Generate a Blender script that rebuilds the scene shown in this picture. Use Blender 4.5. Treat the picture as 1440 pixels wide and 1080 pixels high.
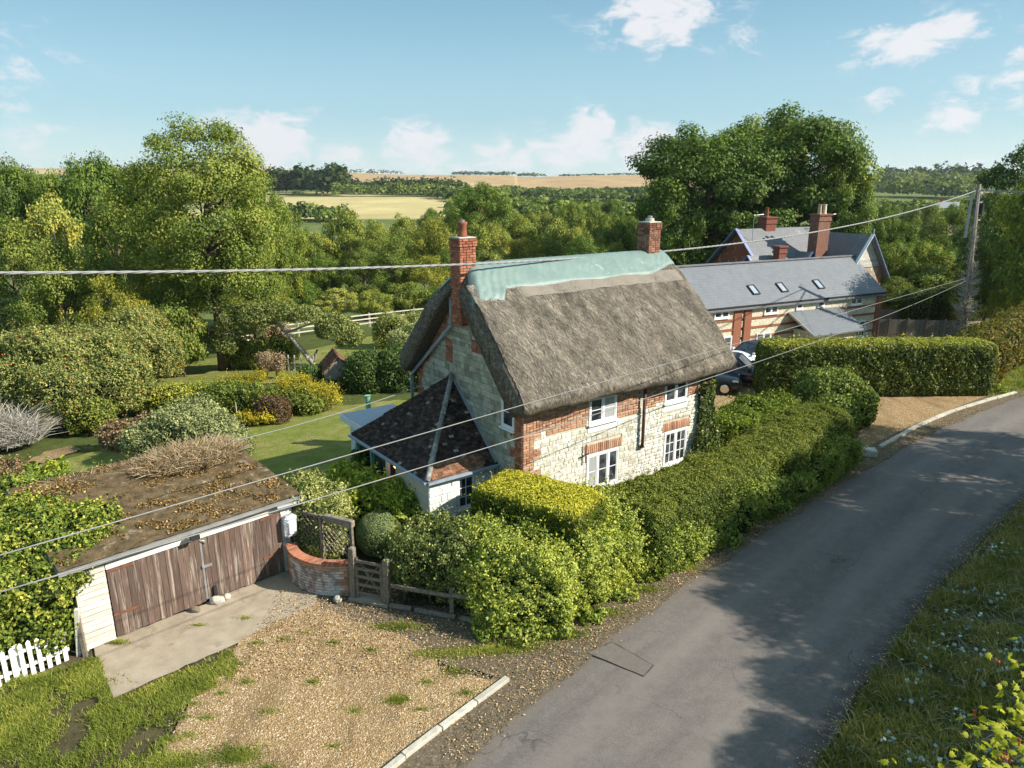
import bpy, bmesh, math, random
import numpy as np
from mathutils import Vector, Matrix, Euler
R = math.radians
rng = np.random.default_rng(7)
random.seed(7)
SC = bpy.context.scene
for o in list(bpy.data.objects): bpy.data.objects.remove(o)
COL = SC.collection

# ------------------------------------------------------------------ camera, sky, sun, exposure
CAMH, PITCH, FPX = 10.0, R(15.5), 1000.0
cam = bpy.data.cameras.new('camera'); camo = bpy.data.objects.new('camera', cam); COL.objects.link(camo)
camo.location = (0, 0, CAMH); camo.rotation_euler = (R(90) - PITCH, 0, 0)
cam.sensor_width = 36; cam.lens = 25.0; cam.clip_end = 9000; cam.clip_start = .1
SC.camera = camo
SUN_EL, SUN_AZ = R(34), R(-12)          # azimuth measured from +X towards +Y
sun = bpy.data.lights.new('sun', 'SUN'); suno = bpy.data.objects.new('sun', sun); COL.objects.link(suno)
sun.energy = 4.6; sun.angle = R(.53); sun.color = (1.0, .93, .80)
sd = Vector((math.cos(SUN_EL) * math.cos(SUN_AZ), math.cos(SUN_EL) * math.sin(SUN_AZ), math.sin(SUN_EL)))
suno.rotation_euler = sd.to_track_quat('Z', 'Y').to_euler(); suno.location = (60, 0, 60)
W = bpy.data.worlds.new('World'); SC.world = W; W.use_nodes = True
SC.view_settings.view_transform = 'Standard'; SC.view_settings.look = 'None'
SC.view_settings.exposure = .90; SC.view_settings.gamma = 1; SC.view_settings.use_curve_mapping = False

def px_dir(x, y):
    a = (x - 720) / FPX; b = -(y - 540) / FPX
    return Vector((a, math.cos(PITCH) + b * math.sin(PITCH), -math.sin(PITCH) + b * math.cos(PITCH)))

def build_world():
    nt = W.node_tree; nt.nodes.clear(); N = nt.nodes.new; L = nt.links.new
    out = N('ShaderNodeOutputWorld'); bg = N('ShaderNodeBackground')
    sky = N('ShaderNodeTexSky'); sky.sky_type = 'NISHITA'; sky.sun_disc = False
    sky.sun_elevation = SUN_EL; sky.sun_rotation = math.pi / 2 - SUN_AZ
    sky.altitude = 100; sky.air_density = 1.0; sky.dust_density = .6; sky.ozone_density = 1.0
    bg.inputs['Strength'].default_value = .148
    tc = N('ShaderNodeTexCoord')
    # clouds: soft wind-torn puffs at chosen directions, torn by noise
    mp = N('ShaderNodeMapping'); mp.inputs['Scale'].default_value = (1, 1, 2.0)
    L(tc.outputs['Generated'], mp.inputs[0])
    nz = N('ShaderNodeTexNoise'); nz.inputs['Scale'].default_value = 26; nz.inputs['Detail'].default_value = 8
    nz.inputs['Roughness'].default_value = .62; nz.inputs['Distortion'].default_value = .4
    L(mp.outputs[0], nz.inputs['Vector'])
    def math_(op, a, b=None, clamp=False):
        m = N('ShaderNodeMath'); m.operation = op; m.use_clamp = clamp
        for i, v in enumerate((a, b)):
            if v is None: continue
            if isinstance(v, (int, float)): m.inputs[i].default_value = v
            else: L(v, m.inputs[i])
        return m.outputs[0]
    acc = None
    puffs = [(925, 22, .085, .045, 1), (1275, 62, .07, .028, 1), (1330, 45, .05, .022, .9), (1335, 166, .04, .022, 1), (1236, 140, .025, .016, .8),
             (828, 182, .045, .03, 1), (805, 208, .07, .03, .95), (375, 205, .08, .05, 1), (585, 205, .055, .036, .9), (470, 222, .06, .03, .7), (340, 185, .03, .03, .7),
             (700, 222, .06, .03, .75), (890, 205, .07, .04, .8), (60, 205, .06, .04, .55), (20, 95, .10, .05, .4), (1040, 60, .03, .02, .5), (20, 150, .09, .012, .5),
             (1350, 240, .08, .02, .5), (640, 240, .3, .018, .5), (1180, 190, .16, .03, .3), (1500, 100, .1, .05, .8), (-150, 150, .1, .05, .8)]
    for (x, y, rx, ry, s) in puffs:
        d = px_dir(x, y).normalized()
        sx = Vector((d.y, -d.x, 0)).normalized(); sy = sx.cross(d)
        v = N('ShaderNodeVectorMath'); v.operation = 'SUBTRACT'; L(tc.outputs['Generated'], v.inputs[0]); v.inputs[1].default_value = d
        def dot(ax, r):
            k = N('ShaderNodeVectorMath'); k.operation = 'DOT_PRODUCT'; L(v.outputs[0], k.inputs[0]); k.inputs[1].default_value = ax / r
            return math_('POWER', k.outputs['Value'], 2)
        q = math_('ADD', dot(sx, rx), dot(sy, ry)); q = math_('MULTIPLY', q, -1.1)
        q = math_('POWER', 2.718, q); q = math_('MULTIPLY', q, s)
        acc = q if acc is None else math_('MAXIMUM', acc, q)
    n2 = math_('SUBTRACT', nz.outputs['Fac'], .5); n2 = math_('MULTIPLY', n2, 2.6)
    m = math_('ADD', acc, n2); 
    ramp = N('ShaderNodeMapRange'); ramp.interpolation_type = 'SMOOTHSTEP'
    ramp.inputs[1].default_value = .24; ramp.inputs[2].default_value = .90; L(m, ramp.inputs[0])
    gate = math_('MULTIPLY', acc, 2.2, True)
    fac = math_('MULTIPLY', ramp.outputs[0], gate, True); fac = math_('MULTIPLY', fac, .88)
    # teal cast of the processed photograph over the whole sky
    tint = N('ShaderNodeMix'); tint.data_type = 'RGBA'; tint.blend_type = 'MULTIPLY'; tint.inputs[0].default_value = 1
    # the clear air of the photograph: an even fall from pale horizon to teal blue, the same all round
    sx_ = N('ShaderNodeSeparateXYZ'); L(tc.outputs['Generated'], sx_.inputs[0])
    gr = N('ShaderNodeValToRGB'); L(sx_.outputs['Z'], gr.inputs[0]); gr.color_ramp.interpolation = 'EASE'; e = gr.color_ramp.elements
    e.new(.5); e.new(.6)
    for i, (p, c) in enumerate(((0, (2.08, 2.80, 2.86)), (.10, (1.18, 2.06, 2.42)), (.26, (.66, 1.50, 2.02)), (1., (1.25, 1.90, 2.25)))): e[i].position = p; e[i].color = (*c, 1)
    gm = N('ShaderNodeMix'); gm.data_type = 'RGBA'; gm.inputs[0].default_value = .85; L(sky.outputs[0], gm.inputs[6]); L(gr.outputs[0], gm.inputs[7])
    L(gm.outputs[2], tint.inputs[6]); tint.inputs[7].default_value = (1, 1, 1, 1)
    mix = N('ShaderNodeMix'); mix.data_type = 'RGBA'; L(fac, mix.inputs[0]); L(tint.outputs[2], mix.inputs[6])
    mix.inputs[7].default_value = (3.35, 3.3, 3.38, 1)
    L(mix.outputs[2], bg.inputs['Color']); L(bg.outputs[0], out.inputs[0])
build_world()

# ------------------------------------------------------------------ helpers
def g(x, y, z=0.0):
    d = px_dir(x, y); t = (z - CAMH) / d.z
    return Vector((d.x * t, d.y * t, z))
def zat(x, y, Y):
    d = px_dir(x, y); t = Y / d.y
    return Vector((d.x * t, Y, CAMH + d.z * t))
def tag(o, label=None, cat=None, group=None, kind=None):
    if label: o['label'] = label
    if cat: o['category'] = cat
    if group: o['group'] = group
    if kind: o['kind'] = kind
    return o
def empty(name, loc, rz, label, cat, group=None):
    o = bpy.data.objects.new(name, None); COL.objects.link(o); o.empty_display_size = .3
    o.location = loc; o.rotation_euler = (0, 0, rz)
    return tag(o, label, cat, group)
class MB:
    def __init__(s): s.v = []; s.f = []; s.m = []
    def add(s, vs, fs, mi=0):
        n = len(s.v); s.v += [tuple(v) for v in vs]
        for f in fs: s.f.append(tuple(i + n for i in f)); s.m.append(mi)
        return s
    def box(s, lo, hi, mi=0, M=None):
        x0, y0, z0 = lo; x1, y1, z1 = hi
        vs = [Vector(p) for p in ((x0, y0, z0), (x1, y0, z0), (x1, y1, z0), (x0, y1, z0), (x0, y0, z1), (x1, y0, z1), (x1, y1, z1), (x0, y1, z1))]
        if M: vs = [M @ v for v in vs]
        return s.add(vs, [(0, 3, 2, 1), (4, 5, 6, 7), (0, 1, 5, 4), (1, 2, 6, 5), (2, 3, 7, 6), (3, 0, 4, 7)], mi)
    def bar(s, a, b, w, d, mi=0, up=(0, 0, 1)):
        a = Vector(a); b = Vector(b); t = (b - a).normalized(); u = Vector(up)
        if abs(t.dot(u)) > .98: u = Vector((0, 1, 0))
        sx = t.cross(u).normalized() * (w / 2); sy = sx.cross(t).normalized() * (d / 2)
        vs = [a - sx - sy, a + sx - sy, a + sx + sy, a - sx + sy, b - sx - sy, b + sx - sy, b + sx + sy, b - sx + sy]
        return s.add(vs, [(0, 1, 2, 3), (7, 6, 5, 4), (0, 4, 5, 1), (1, 5, 6, 2), (2, 6, 7, 3), (3, 7, 4, 0)], mi)
    def tube(s, pts, rad, n=8, mi=0, cap=True):
        pts = [Vector(p) for p in pts]; k = len(pts)
        rad = rad if hasattr(rad, '__len__') else [rad] * k
        base = len(s.v)
        for i, p in enumerate(pts):
            t = (pts[min(i + 1, k - 1)] - pts[max(i - 1, 0)]).normalized()
            u = Vector((0, 0, 1)) if abs(t.z) < .9 else Vector((1, 0, 0))
            a = t.cross(u).normalized(); b = a.cross(t)
            for j in range(n):
                an = 2 * math.pi * j / n
                s.v.append(tuple(p + (a * math.cos(an) + b * math.sin(an)) * rad[i]))
        for i in range(k - 1):
            for j in range(n):
                q = (j + 1) % n
                s.f.append((base + i * n + j, base + i * n + q, base + (i + 1) * n + q, base + (i + 1) * n + j)); s.m.append(mi)
        if cap:
            s.f.append(tuple(base + j for j in range(n))[::-1]); s.m.append(mi)
            s.f.append(tuple(base + (k - 1) * n + j for j in range(n))); s.m.append(mi)
        return s
    def prism(s, poly, y0, y1, mi=0):   # polygon in (x,z) pushed along y
        n = len(poly)
        vs = [(x, y0, z) for x, z in poly] + [(x, y1, z) for x, z in poly]
        fs = [tuple(range(n)), tuple(range(2 * n - 1, n - 1, -1))] + [(i, i + n, (i + 1) % n + n, (i + 1) % n) for i in range(n)]
        return s.add(vs, fs, mi)
    def build(s, name, mats, parent=None, smooth=False, bevel=0, **k):
        me = bpy.data.meshes.new(name); me.from_pydata(s.v, [], s.f)
        if not isinstance(mats, (list, tuple)): mats = [mats]
        for m in mats: me.materials.append(m)
        me.polygons.foreach_set('material_index', s.m)
        bm = bmesh.new(); bm.from_mesh(me); bmesh.ops.recalc_face_normals(bm, faces=bm.faces); bm.to_mesh(me); bm.free()
        if smooth: me.polygons.foreach_set('use_smooth', [True] * len(me.polygons))
        o = bpy.data.objects.new(name, me); COL.objects.link(o)
        if parent: o.parent = parent
        if bevel:
            b = o.modifiers.new('b', 'BEVEL'); b.width = bevel; b.segments = 1
        return tag(o, **k)
def fastmesh(name, V, F, mat, tint=None, parent=None, smooth=False, **k):
    """V (n,3), F (m,3|4) numpy"""
    me = bpy.data.meshes.new(name); n = F.shape[1]
    me.vertices.add(len(V)); me.vertices.foreach_set('co', np.ascontiguousarray(V, np.float32).ravel())
    me.loops.add(F.size); me.loops.foreach_set('vertex_index', np.ascontiguousarray(F, np.int32).ravel())
    me.polygons.add(len(F)); me.polygons.foreach_set('loop_start', np.arange(0, F.size, n, dtype=np.int32))
    me.update(calc_edges=True)
    if tint is not None:
        a = me.attributes.new('tint', 'FLOAT', 'FACE'); a.data.foreach_set('value', np.ascontiguousarray(tint, np.float32))
    for m in (mat if isinstance(mat, (list, tuple)) else [mat]): me.materials.append(m)
    if smooth: me.polygons.foreach_set('use_smooth', [True] * len(me.polygons))
    o = bpy.data.objects.new(name, me); COL.objects.link(o)
    if parent: o.parent = parent
    return tag(o, **k)
_nd = rng.normal(size=(24, 3)); _np = rng.uniform(0, 6.28, 24)
def nnoise(P, sc, seed=0):
    """cheap smooth noise -1..1"""
    r = np.zeros(len(P))
    for i in range(6):
        k = (i + seed * 5) % 24
        r += np.sin((P @ _nd[k]) * sc * (1 + .35 * i) + _np[k] + 1.7 * np.sin((P @ _nd[(k + 7) % 24]) * sc * .7))
    return r / 4.2

# ------------------------------------------------------------------ materials
def c4(c): return (c[0], c[1], c[2], 1)
class NT:
    def __init__(s, m):
        s.nt = m.node_tree; s.nt.nodes.clear(); s.out = s.N('ShaderNodeOutputMaterial')
    def N(s, t, **k):
        n = s.nt.nodes.new(t)
        for a, b in k.items(): setattr(n, a, b)
        return n
    def L(s, a, b): s.nt.links.new(a, b)
    def set(s, n, i, v):
        if isinstance(v, (int, float)): n.inputs[i].default_value = v
        elif isinstance(v, (tuple, list)): n.inputs[i].default_value = v
        else: s.L(v, n.inputs[i])
    def noise(s, co, sc, det=4, rough=.6, dist=0):
        n = s.N('ShaderNodeTexNoise'); s.L(co, n.inputs['Vector'])
        n.inputs['Scale'].default_value = sc; n.inputs['Detail'].default_value = det; n.inputs['Roughness'].default_value = rough
        n.inputs['Distortion'].default_value = dist
        return n.outputs['Fac']
    def rng(s, v, a, b, c=0., d=1.):
        n = s.N('ShaderNodeMapRange'); s.L(v, n.inputs[0])
        for i, q in enumerate((a, b, c, d)): n.inputs[i + 1].default_value = q
        return n.outputs[0]
    def mix(s, f, a, b, mode='MIX'):
        n = s.N('ShaderNodeMix', data_type='RGBA', blend_type=mode)
        s.set(n, 0, f); s.set(n, 6, c4(a) if isinstance(a, tuple) else a); s.set(n, 7, c4(b) if isinstance(b, tuple) else b)
        return n.outputs[2]
    def math(s, op, a, b=0):
        n = s.N('ShaderNodeMath', operation=op); s.set(n, 0, a); s.set(n, 1, b); return n.outputs[0]
    def pos(s, scale=(1, 1, 1), rot=(0, 0, 0), obj=False):
        if obj: co = s.N('ShaderNodeTexCoord').outputs['Object']
        else: co = s.N('ShaderNodeNewGeometry').outputs['Position']
        if scale == (1, 1, 1) and rot == (0, 0, 0): return co
        m = s.N('ShaderNodeMapping'); s.L(co, m.inputs[0]); m.inputs['Scale'].default_value = scale; m.inputs['Rotation'].default_value = rot
        return m.outputs[0]
    def rand(s):
        a = s.N('ShaderNodeAttribute', attribute_name='tint'); o = s.N('ShaderNodeObjectInfo')
        return s.math('FRACT', s.math('ADD', s.math('MULTIPLY', o.outputs['Random'], 7.31), a.outputs['Fac']))
    def ramp(s, v, stops):
        r = s.N('ShaderNodeValToRGB'); s.L(v, r.inputs[0]); e = r.color_ramp.elements
        while len(e) < len(stops): e.new(.5)
        for i, (p, c) in enumerate(stops): e[i].position = p; e[i].color = c4(c)
        return r.outputs[0]
    def bump(s, h, st, dist=.02):
        b = s.N('ShaderNodeBump'); b.inputs['Strength'].default_value = st; b.inputs['Distance'].default_value = dist; s.L(h, b.inputs['Height'])
        return b.outputs[0]
    def bsdf(s, col, rough=.8, spec=.3, normal=None, metal=0):
        p = s.N('ShaderNodeBsdfPrincipled'); s.set(p, 'Base Color', c4(col) if isinstance(col, tuple) else col)
        s.set(p, 'Roughness', rough); p.inputs['Specular IOR Level'].default_value = spec; p.inputs['Metallic'].default_value = metal
        if normal: s.L(normal, p.inputs['Normal'])
        s.L(p.outputs[0], s.out.inputs[0]); return p
def newmat(name):
    m = bpy.data.materials.new(name); m.use_nodes = True; return m, NT(m)
def simple(name, c1, c2=None, sc=3, rough=.8, spec=.3, var=.0, bsc=30, bst=.3, stretch=(1, 1, 1), rot=(0, 0, 0), c3=None, sc3=.6, thr3=.55, lo=.35, hi=.65, metal=0, obj=False, bd=.02):
    """c1/c2 mottled at sc; c3 patches; var = per-piece value variation"""
    m, t = newmat(name); co = t.pos(stretch, rot, obj)
    c2 = c2 or tuple(x * .75 for x in c1)
    col = t.mix(t.rng(t.noise(co, sc, 6), lo, hi), c1, c2)
    if c3: col = t.mix(t.rng(t.noise(co, sc3, 5, .7), thr3, thr3 + .12), col, c3)
    if var:
        v = t.rng(t.rand(), 0, 1, 1 - var, 1 + var)
        cm = t.N('ShaderNodeCombineColor'); [t.L(v, cm.inputs[i]) for i in range(3)]
        col = t.mix(1., col, cm.outputs[0], 'MULTIPLY')
    nrm = t.bump(t.noise(co, bsc, 5), bst, bd) if bst else None
    t.bsdf(col, rough, spec, nrm, metal); return m
def pieces(name, stops, sc=12, amp=.25, rough=.9, bsc=40, bst=.5, lichen=None, lsc=2.5, lthr=.58):
    """bricks, stones, tiles: colour picked per piece from a ramp, grain on top"""
    m, t = newmat(name); co = t.pos()
    col = t.ramp(t.rand(), stops)
    nz = t.noise(co, sc, 5)
    v = t.rng(nz, .3, .7, 1 - amp, 1 + amp); cm = t.N('ShaderNodeCombineColor'); [t.L(v, cm.inputs[i]) for i in range(3)]
    col = t.mix(1., col, cm.outputs[0], 'MULTIPLY')
    if lichen: col = t.mix(t.rng(t.noise(co, lsc, 6, .7), lthr, lthr + .1), col, lichen)
    t.bsdf(col, rough, .25, t.bump(t.noise(co, bsc, 4), bst, .01)); return m
def leafmat(name, dark, mid, light, lpos=.9, trans=.24, rough=.62, spec=.2, ovar=.3, gain=1.72, hue=(1.13, 1.01, .90)):
    m, t = newmat(name); dark, mid, light = [tuple(min(.8, x * gain * k) for x, k in zip(c, hue)) for c in (dark, mid, light)]
    a = t.N('ShaderNodeAttribute', attribute_name='tint'); o = t.N('ShaderNodeObjectInfo')
    v = t.math('ADD', a.outputs['Fac'], t.rng(o.outputs['Random'], 0, 1, -ovar / 2, ovar / 2))
    co = t.pos()
    v = t.math('ADD', v, t.rng(t.noise(co, .9, 3), .3, .7, -.12, .12))
    col = t.ramp(v, [(0.02, tuple(x * .62 for x in dark)), (.52, mid), (lpos, light)])
    p = t.N('ShaderNodeBsdfPrincipled'); t.L(col, p.inputs['Base Color']); p.inputs['Roughness'].default_value = rough
    p.inputs['Specular IOR Level'].default_value = spec
    tr = t.N('ShaderNodeBsdfTranslucent'); t.L(t.mix(1., col, (1.15, 1.25, .55), 'MULTIPLY'), tr.inputs[0])
    ms = t.N('ShaderNodeMixShader'); ms.inputs[0].default_value = trans; t.L(p.outputs[0], ms.inputs[1]); t.L(tr.outputs[0], ms.inputs[2])
    t.L(ms.outputs[0], t.out.inputs[0]); return m

LM = dict(
    oak=leafmat('oak_leaf', (.024, .052, .012), (.070, .122, .022), (.160, .19, .032)),
    ash=leafmat('ash_leaf', (.038, .070, .018), (.092, .135, .028), (.18, .205, .042)),
    willow=leafmat('willow_leaf', (.065, .095, .028), (.150, .190, .048), (.28, .28, .065)),
    hawthorn=leafmat('hawthorn_leaf', (.030, .060, .016), (.10, .145, .030), (.22, .225, .045)),
    fir=leafmat('fir_leaf', (.015, .038, .016), (.035, .072, .024), (.08, .12, .035)),
    yellowing=leafmat('yellowing_leaf', (.06, .085, .018), (.13, .155, .028), (.25, .235, .035)),
    privet=leafmat('privet_leaf', (.045, .080, .018), (.120, .178, .034), (.29, .33, .07), trans=.25, spec=.3),
    yew=leafmat('clipped_leaf', (.022, .046, .012), (.060, .095, .020), (.15, .175, .035), spec=.2),
    golden=leafmat('golden_leaf', (.03, .055, .010), (.11, .135, .018), (.42, .39, .045), trans=.25, gain=1.3, hue=(1, 1, 1)),
    variegated=leafmat('variegated_leaf', (.055, .095, .025), (.17, .22, .06), (.46, .46, .17), lpos=.8, trans=.25, gain=1.15, hue=(1.05, 1, 1)),
    box=leafmat('box_leaf', (.05, .085, .04), (.115, .165, .075), (.20, .25, .11), trans=.15),
    beech=leafmat('beech_leaf', (.030, .055, .010), (.085, .12, .020), (.33, .32, .045), lpos=.95, spec=.4, gain=1.3, hue=(1, 1, 1)),
    mixed=leafmat('mixed_leaf', (.06, .09, .02), (.17, .18, .035), (.42, .22, .08), trans=.25, gain=1.15),
    vine=leafmat('vine_leaf', (.050, .090, .016), (.14, .20, .034), (.36, .40, .05), trans=.35),
    sage=leafmat('grey_leaf', (.09, .12, .06), (.19, .23, .11), (.32, .35, .17), trans=.2),
    bramble=leafmat('bramble_leaf', (.04, .075, .015), (.11, .165, .03), (.30, .30, .06), trans=.25),
    maple=leafmat('maple_leaf', (.15, .20, .02), (.36, .38, .035), (.62, .55, .05), trans=.4, gain=.85, hue=(1, 1.05, 1)),
    apple=leafmat('apple_leaf', (.040, .070, .024), (.125, .16, .052), (.26, .28, .10), trans=.25),
    ivy=leafmat('ivy_leaf', (.020, .045, .012), (.05, .095, .022), (.11, .16, .04), spec=.4),
    goldenrod=leafmat('goldenrod_flower', (.20, .17, .02), (.55, .40, .02), (.80, .62, .06), trans=.2, gain=.95, hue=(.95, 1.05, 1.3)),
    dry=leafmat('dry_stem', (.18, .11, .055), (.42, .28, .15), (.62, .51, .35), trans=.15, spec=.1, gain=.85, hue=(1, 1, 1)),
    dead=leafmat('dead_twig', (.20, .18, .15), (.36, .33, .28), (.52, .49, .44), trans=.0, spec=.1, gain=1, hue=(1, 1, 1)),
    drygrass=leafmat('dry_grass_blade', (.16, .14, .06), (.32, .28, .14), (.50, .44, .26), trans=.15, gain=1, ovar=0, hue=(1, 1, 1)),
    grass=leafmat('grass_blade', (.05, .08, .018), (.12, .165, .030), (.27, .28, .07), trans=.3, ovar=0),
    bankgrass=leafmat('bank_grass_blade', (.06, .085, .018), (.13, .15, .035), (.30, .26, .10), trans=.25, ovar=0),
    sheenleaf=leafmat('sheen_ground_leaf', (.12, .22, .18), (.30, .42, .38), (.55, .64, .60), trans=.1, rough=.3, spec=.6, ovar=0, gain=1, hue=(1, 1, 1)),  # the pale blue is reflected light put into the leaf colour
)
BARK = simple('bark', (.16, .12, .085), (.09, .07, .05), 4, .95, .1, bsc=9, bst=.8, stretch=(1, 1, .3), bd=.05)
BARKPALE = simple('pale_bark', (.42, .38, .31), (.22, .19, .15), 3, .95, .1, bsc=9, bst=.8, bd=.05)
CORE = simple('hedge_dark_core', (.030, .040, .014), (.018, .022, .010), 6, 1, 0, bst=.5)  # dark solid filling inside hedges; inner shade put into its colour
ASPH = None
def road_material():
    m, t = newmat('asphalt'); co = t.pos()
    rot0 = t.pos((1, 1, 1.0001), (0, 0, R(-45))); mq = t.N('ShaderNodeMapping'); t.L(rot0, mq.inputs[0]); mq.inputs['Scale'].default_value = (.16, 1.3, 1); rot = mq.outputs[0]
    big = t.rng(t.noise(rot, 1.1, 5, .6), .3, .7)
    col = t.mix(big, (.130, .114, .106), (.178, .157, .143))
    col = t.mix(t.rng(t.noise(co, .55, 5, .6), .50, .72, 0, .5), col, (.125, .114, .108))
    fine = t.noise(co, 34, 5, .85); v = t.rng(fine, .3, .7, .60, 1.40)
    v = t.math('MULTIPLY', v, t.rng(t.noise(co, 3.2, 6, .7), .3, .7, .88, 1.12))
    cm = t.N('ShaderNodeCombineColor'); [t.L(v, cm.inputs[i]) for i in range(3)]
    col = t.mix(1., col, cm.outputs[0], 'MULTIPLY')
    ac = t.N('ShaderNodeAttribute', attribute_name='across').outputs['Fac']
    wob = t.math('ADD', ac, t.rng(t.noise(co, 2.2, 6, .75), .3, .7, -.05, .05))
    col = t.mix(t.rng(wob, .90, .97, 0, .75), col, (.062, .058, .056))        # broken damp edge under the bank
    col = t.mix(t.rng(wob, .10, .0, 0, .6), col, (.16, .125, .09))            # mud along the hedge side
    cv = t.N('ShaderNodeTexVoronoi', feature='DISTANCE_TO_EDGE'); cw = t.N('ShaderNodeVectorMath', operation='ADD'); t.L(co, cw.inputs[0])
    cn = t.N('ShaderNodeTexNoise'); t.L(co, cn.inputs['Vector']); cn.inputs['Scale'].default_value = 1.6; cn.inputs['Detail'].default_value = 5
    t.L(cn.outputs['Color'], cw.inputs[1]); t.L(cw.outputs[0], cv.inputs['Vector']); cv.inputs['Scale'].default_value = .42
    ck = t.math('MULTIPLY', t.rng(cv.outputs['Distance'], .010, .003), t.rng(t.noise(co, .35, 3), .50, .60))
    col = t.mix(t.math('MULTIPLY', ck, .6), col, (.05, .045, .042))           # hairline cracks here and there
    for c0 in (.30, .68):
        tr = t.math('SUBTRACT', 1, t.math('MULTIPLY', t.math('ABSOLUTE', t.math('SUBTRACT', wob, c0)), 9))
        col = t.mix(t.rng(tr, 0, 1, 0, .55), col, (.222, .196, .174))           # paler worn wheel tracks
    vo = t.N('ShaderNodeTexVoronoi'); t.L(co, vo.inputs['Vector']); vo.inputs['Scale'].default_value = 130
    col = t.mix(t.rng(vo.outputs['Distance'], .12, .0), col, (.36, .34, .31))
    t.bsdf(col, t.rng(big, 0, 1, .85, .75), .25, t.bump(t.noise(co, 70, 4, .8), .6, .012)); return m
def gravel_material(name, a, b, c, dirt):
    m, t = newmat(name); co = t.pos()
    vo = t.N('ShaderNodeTexVoronoi'); t.L(co, vo.inputs['Vector']); vo.inputs['Scale'].default_value = 34; vo.inputs['Randomness'].default_value = 1
    sp = t.N('ShaderNodeSeparateColor'); t.L(vo.outputs['Color'], sp.inputs[0])
    col = t.ramp(sp.outputs[0], [(0, tuple((x + y) / 2 for x, y in zip(dirt, a))), (.25, a), (.6, tuple((x * 2 + y) / 3 for x, y in zip(b, a))), (.93, tuple((x + y) / 2 for x, y in zip(b, c))), (1., (.70, .62, .50))])
    n1 = t.noise(t.pos((1.0, .35, 1), (0, 0, R(50))), .9, 6, .7, .5); n2 = t.noise(co, 2.6, 6, .75)
    col = t.mix(t.rng(n1, .47, .64), col, t.mix(t.rng(n2, .35, .65), dirt, a))
    col = t.mix(t.rng(n2, .58, .72, 0, .45), col, dirt)
    t.bsdf(col, .92, .15, t.bump(vo.outputs['Distance'], .9, .02)); return m
def ground_material():
    m, t = newmat('ground_cover'); co = t.pos()
    a = t.N('ShaderNodeAttribute', attribute_name='field'); base = a.outputs['Color']
    n = t.noise(co, 1.4, 8, .75); v = t.rng(n, .3, .7, .65, 1.35)
    cm = t.N('ShaderNodeCombineColor'); [t.L(v, cm.inputs[i]) for i in range(3)]
    col = t.mix(1., base, cm.outputs[0], 'MULTIPLY')
    n2 = t.noise(co, .02, 5, .6); v2 = t.rng(n2, .35, .65, .85, 1.15)
    cm2 = t.N('ShaderNodeCombineColor'); [t.L(v2, cm2.inputs[i]) for i in range(3)]
    col = t.mix(1., col, cm2.outputs[0], 'MULTIPLY')
    t.bsdf(col, .95, .1, t.bump(t.noise(co, 9, 6, .8), .8, .08)); return m
ASPH = road_material()
GRAVEL = gravel_material('gravel', (.27, .17, .08), (.39, .26, .125), (.50, .375, .22), (.16, .118, .068))
GROUND = ground_material()
LAWN = simple('lawn_grass', (.22, .235, .055), (.145, .18, .038), 2.2, .9, .1, c3=(.27, .24, .09), sc3=.7, thr3=.50, bsc=22, bst=1, bd=.06)
SOIL = simple('leaf_litter', (.17, .135, .095), (.095, .078, .055), 9, .95, .1, c3=(.26, .205, .13), sc3=16, thr3=.52, bsc=30, bst=.9, bd=.03)
CONC = simple('concrete', (.40, .335, .255), (.31, .255, .19), 2.2, .9, .2, c3=(.24, .195, .14), sc3=1.6, thr3=.56, bsc=50, bst=.5)
CONCLT = simple('kerb_concrete', (.58, .54, .46), (.42, .39, .33), 6, .9, .2, var=.1, bsc=40, bst=.4)
CREAM = [(0, (.48, .46, .39)), (.3, (.61, .60, .53)), (.6, (.69, .68, .62)), (.85, (.56, .54, .45)), (1, (.42, .38, .29))]
STONE = pieces('chalk_stone', CREAM, 9, .26, .9, 18, .9, lichen=(.32, .28, .19), lsc=8, lthr=.59)
STONEG = pieces('gable_stone', [(0, (.22, .205, .155)), (.3, (.35, .335, .255)), (.6, (.43, .42, .34)), (.85, (.29, .285, .21)), (1, (.52, .50, .43))], 5, .25, .9, 14, .9, lichen=(.15, .15, .10), lsc=3, lthr=.6)
BRICK = pieces('old_brick', [(0, (.27, .13, .085)), (.35, (.40, .21, .13)), (.7, (.49, .28, .175)), (1, (.42, .31, .22))], 10, .2, .9, 30, .5)
BRICKRED = pieces('red_brick', [(0, (.24, .085, .05)), (.4, (.36, .13, .075)), (.75, (.45, .19, .11)), (1, (.32, .15, .10))], 10, .2, .9, 30, .5)
BRICKOLD = pieces('sooty_brick', [(0, (.14, .065, .045)), (.5, (.26, .12, .08)), (1, (.34, .19, .13))], 10, .2, .9, 30, .5, lichen=(.36, .32, .22), lsc=4, lthr=.62)
MORTAR = simple('mortar', (.56, .52, .43), (.44, .40, .32), 8, .95, .1, bsc=60, bst=.4)
MORTARD = simple('dark_mortar', (.24, .20, .155), (.18, .15, .11), 8, .95, .1, bsc=60, bst=.4)
TILE = pieces('mossy_tile', [(0, (.018, .013, .012)), (.45, (.04, .026, .022)), (.8, (.075, .045, .034)), (.97, (.09, .06, .045)), (1, (.30, .28, .25))], 9, .4, .9, 30, .8, lichen=(.42, .40, .36), lsc=11, lthr=.665)
TILERED = pieces('clay_tile', [(0, (.10, .05, .032)), (.5, (.20, .095, .055)), (1, (.29, .15, .09))], 9, .35, .9, 30, .8, lichen=(.09, .08, .045), lsc=5, lthr=.54)
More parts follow.
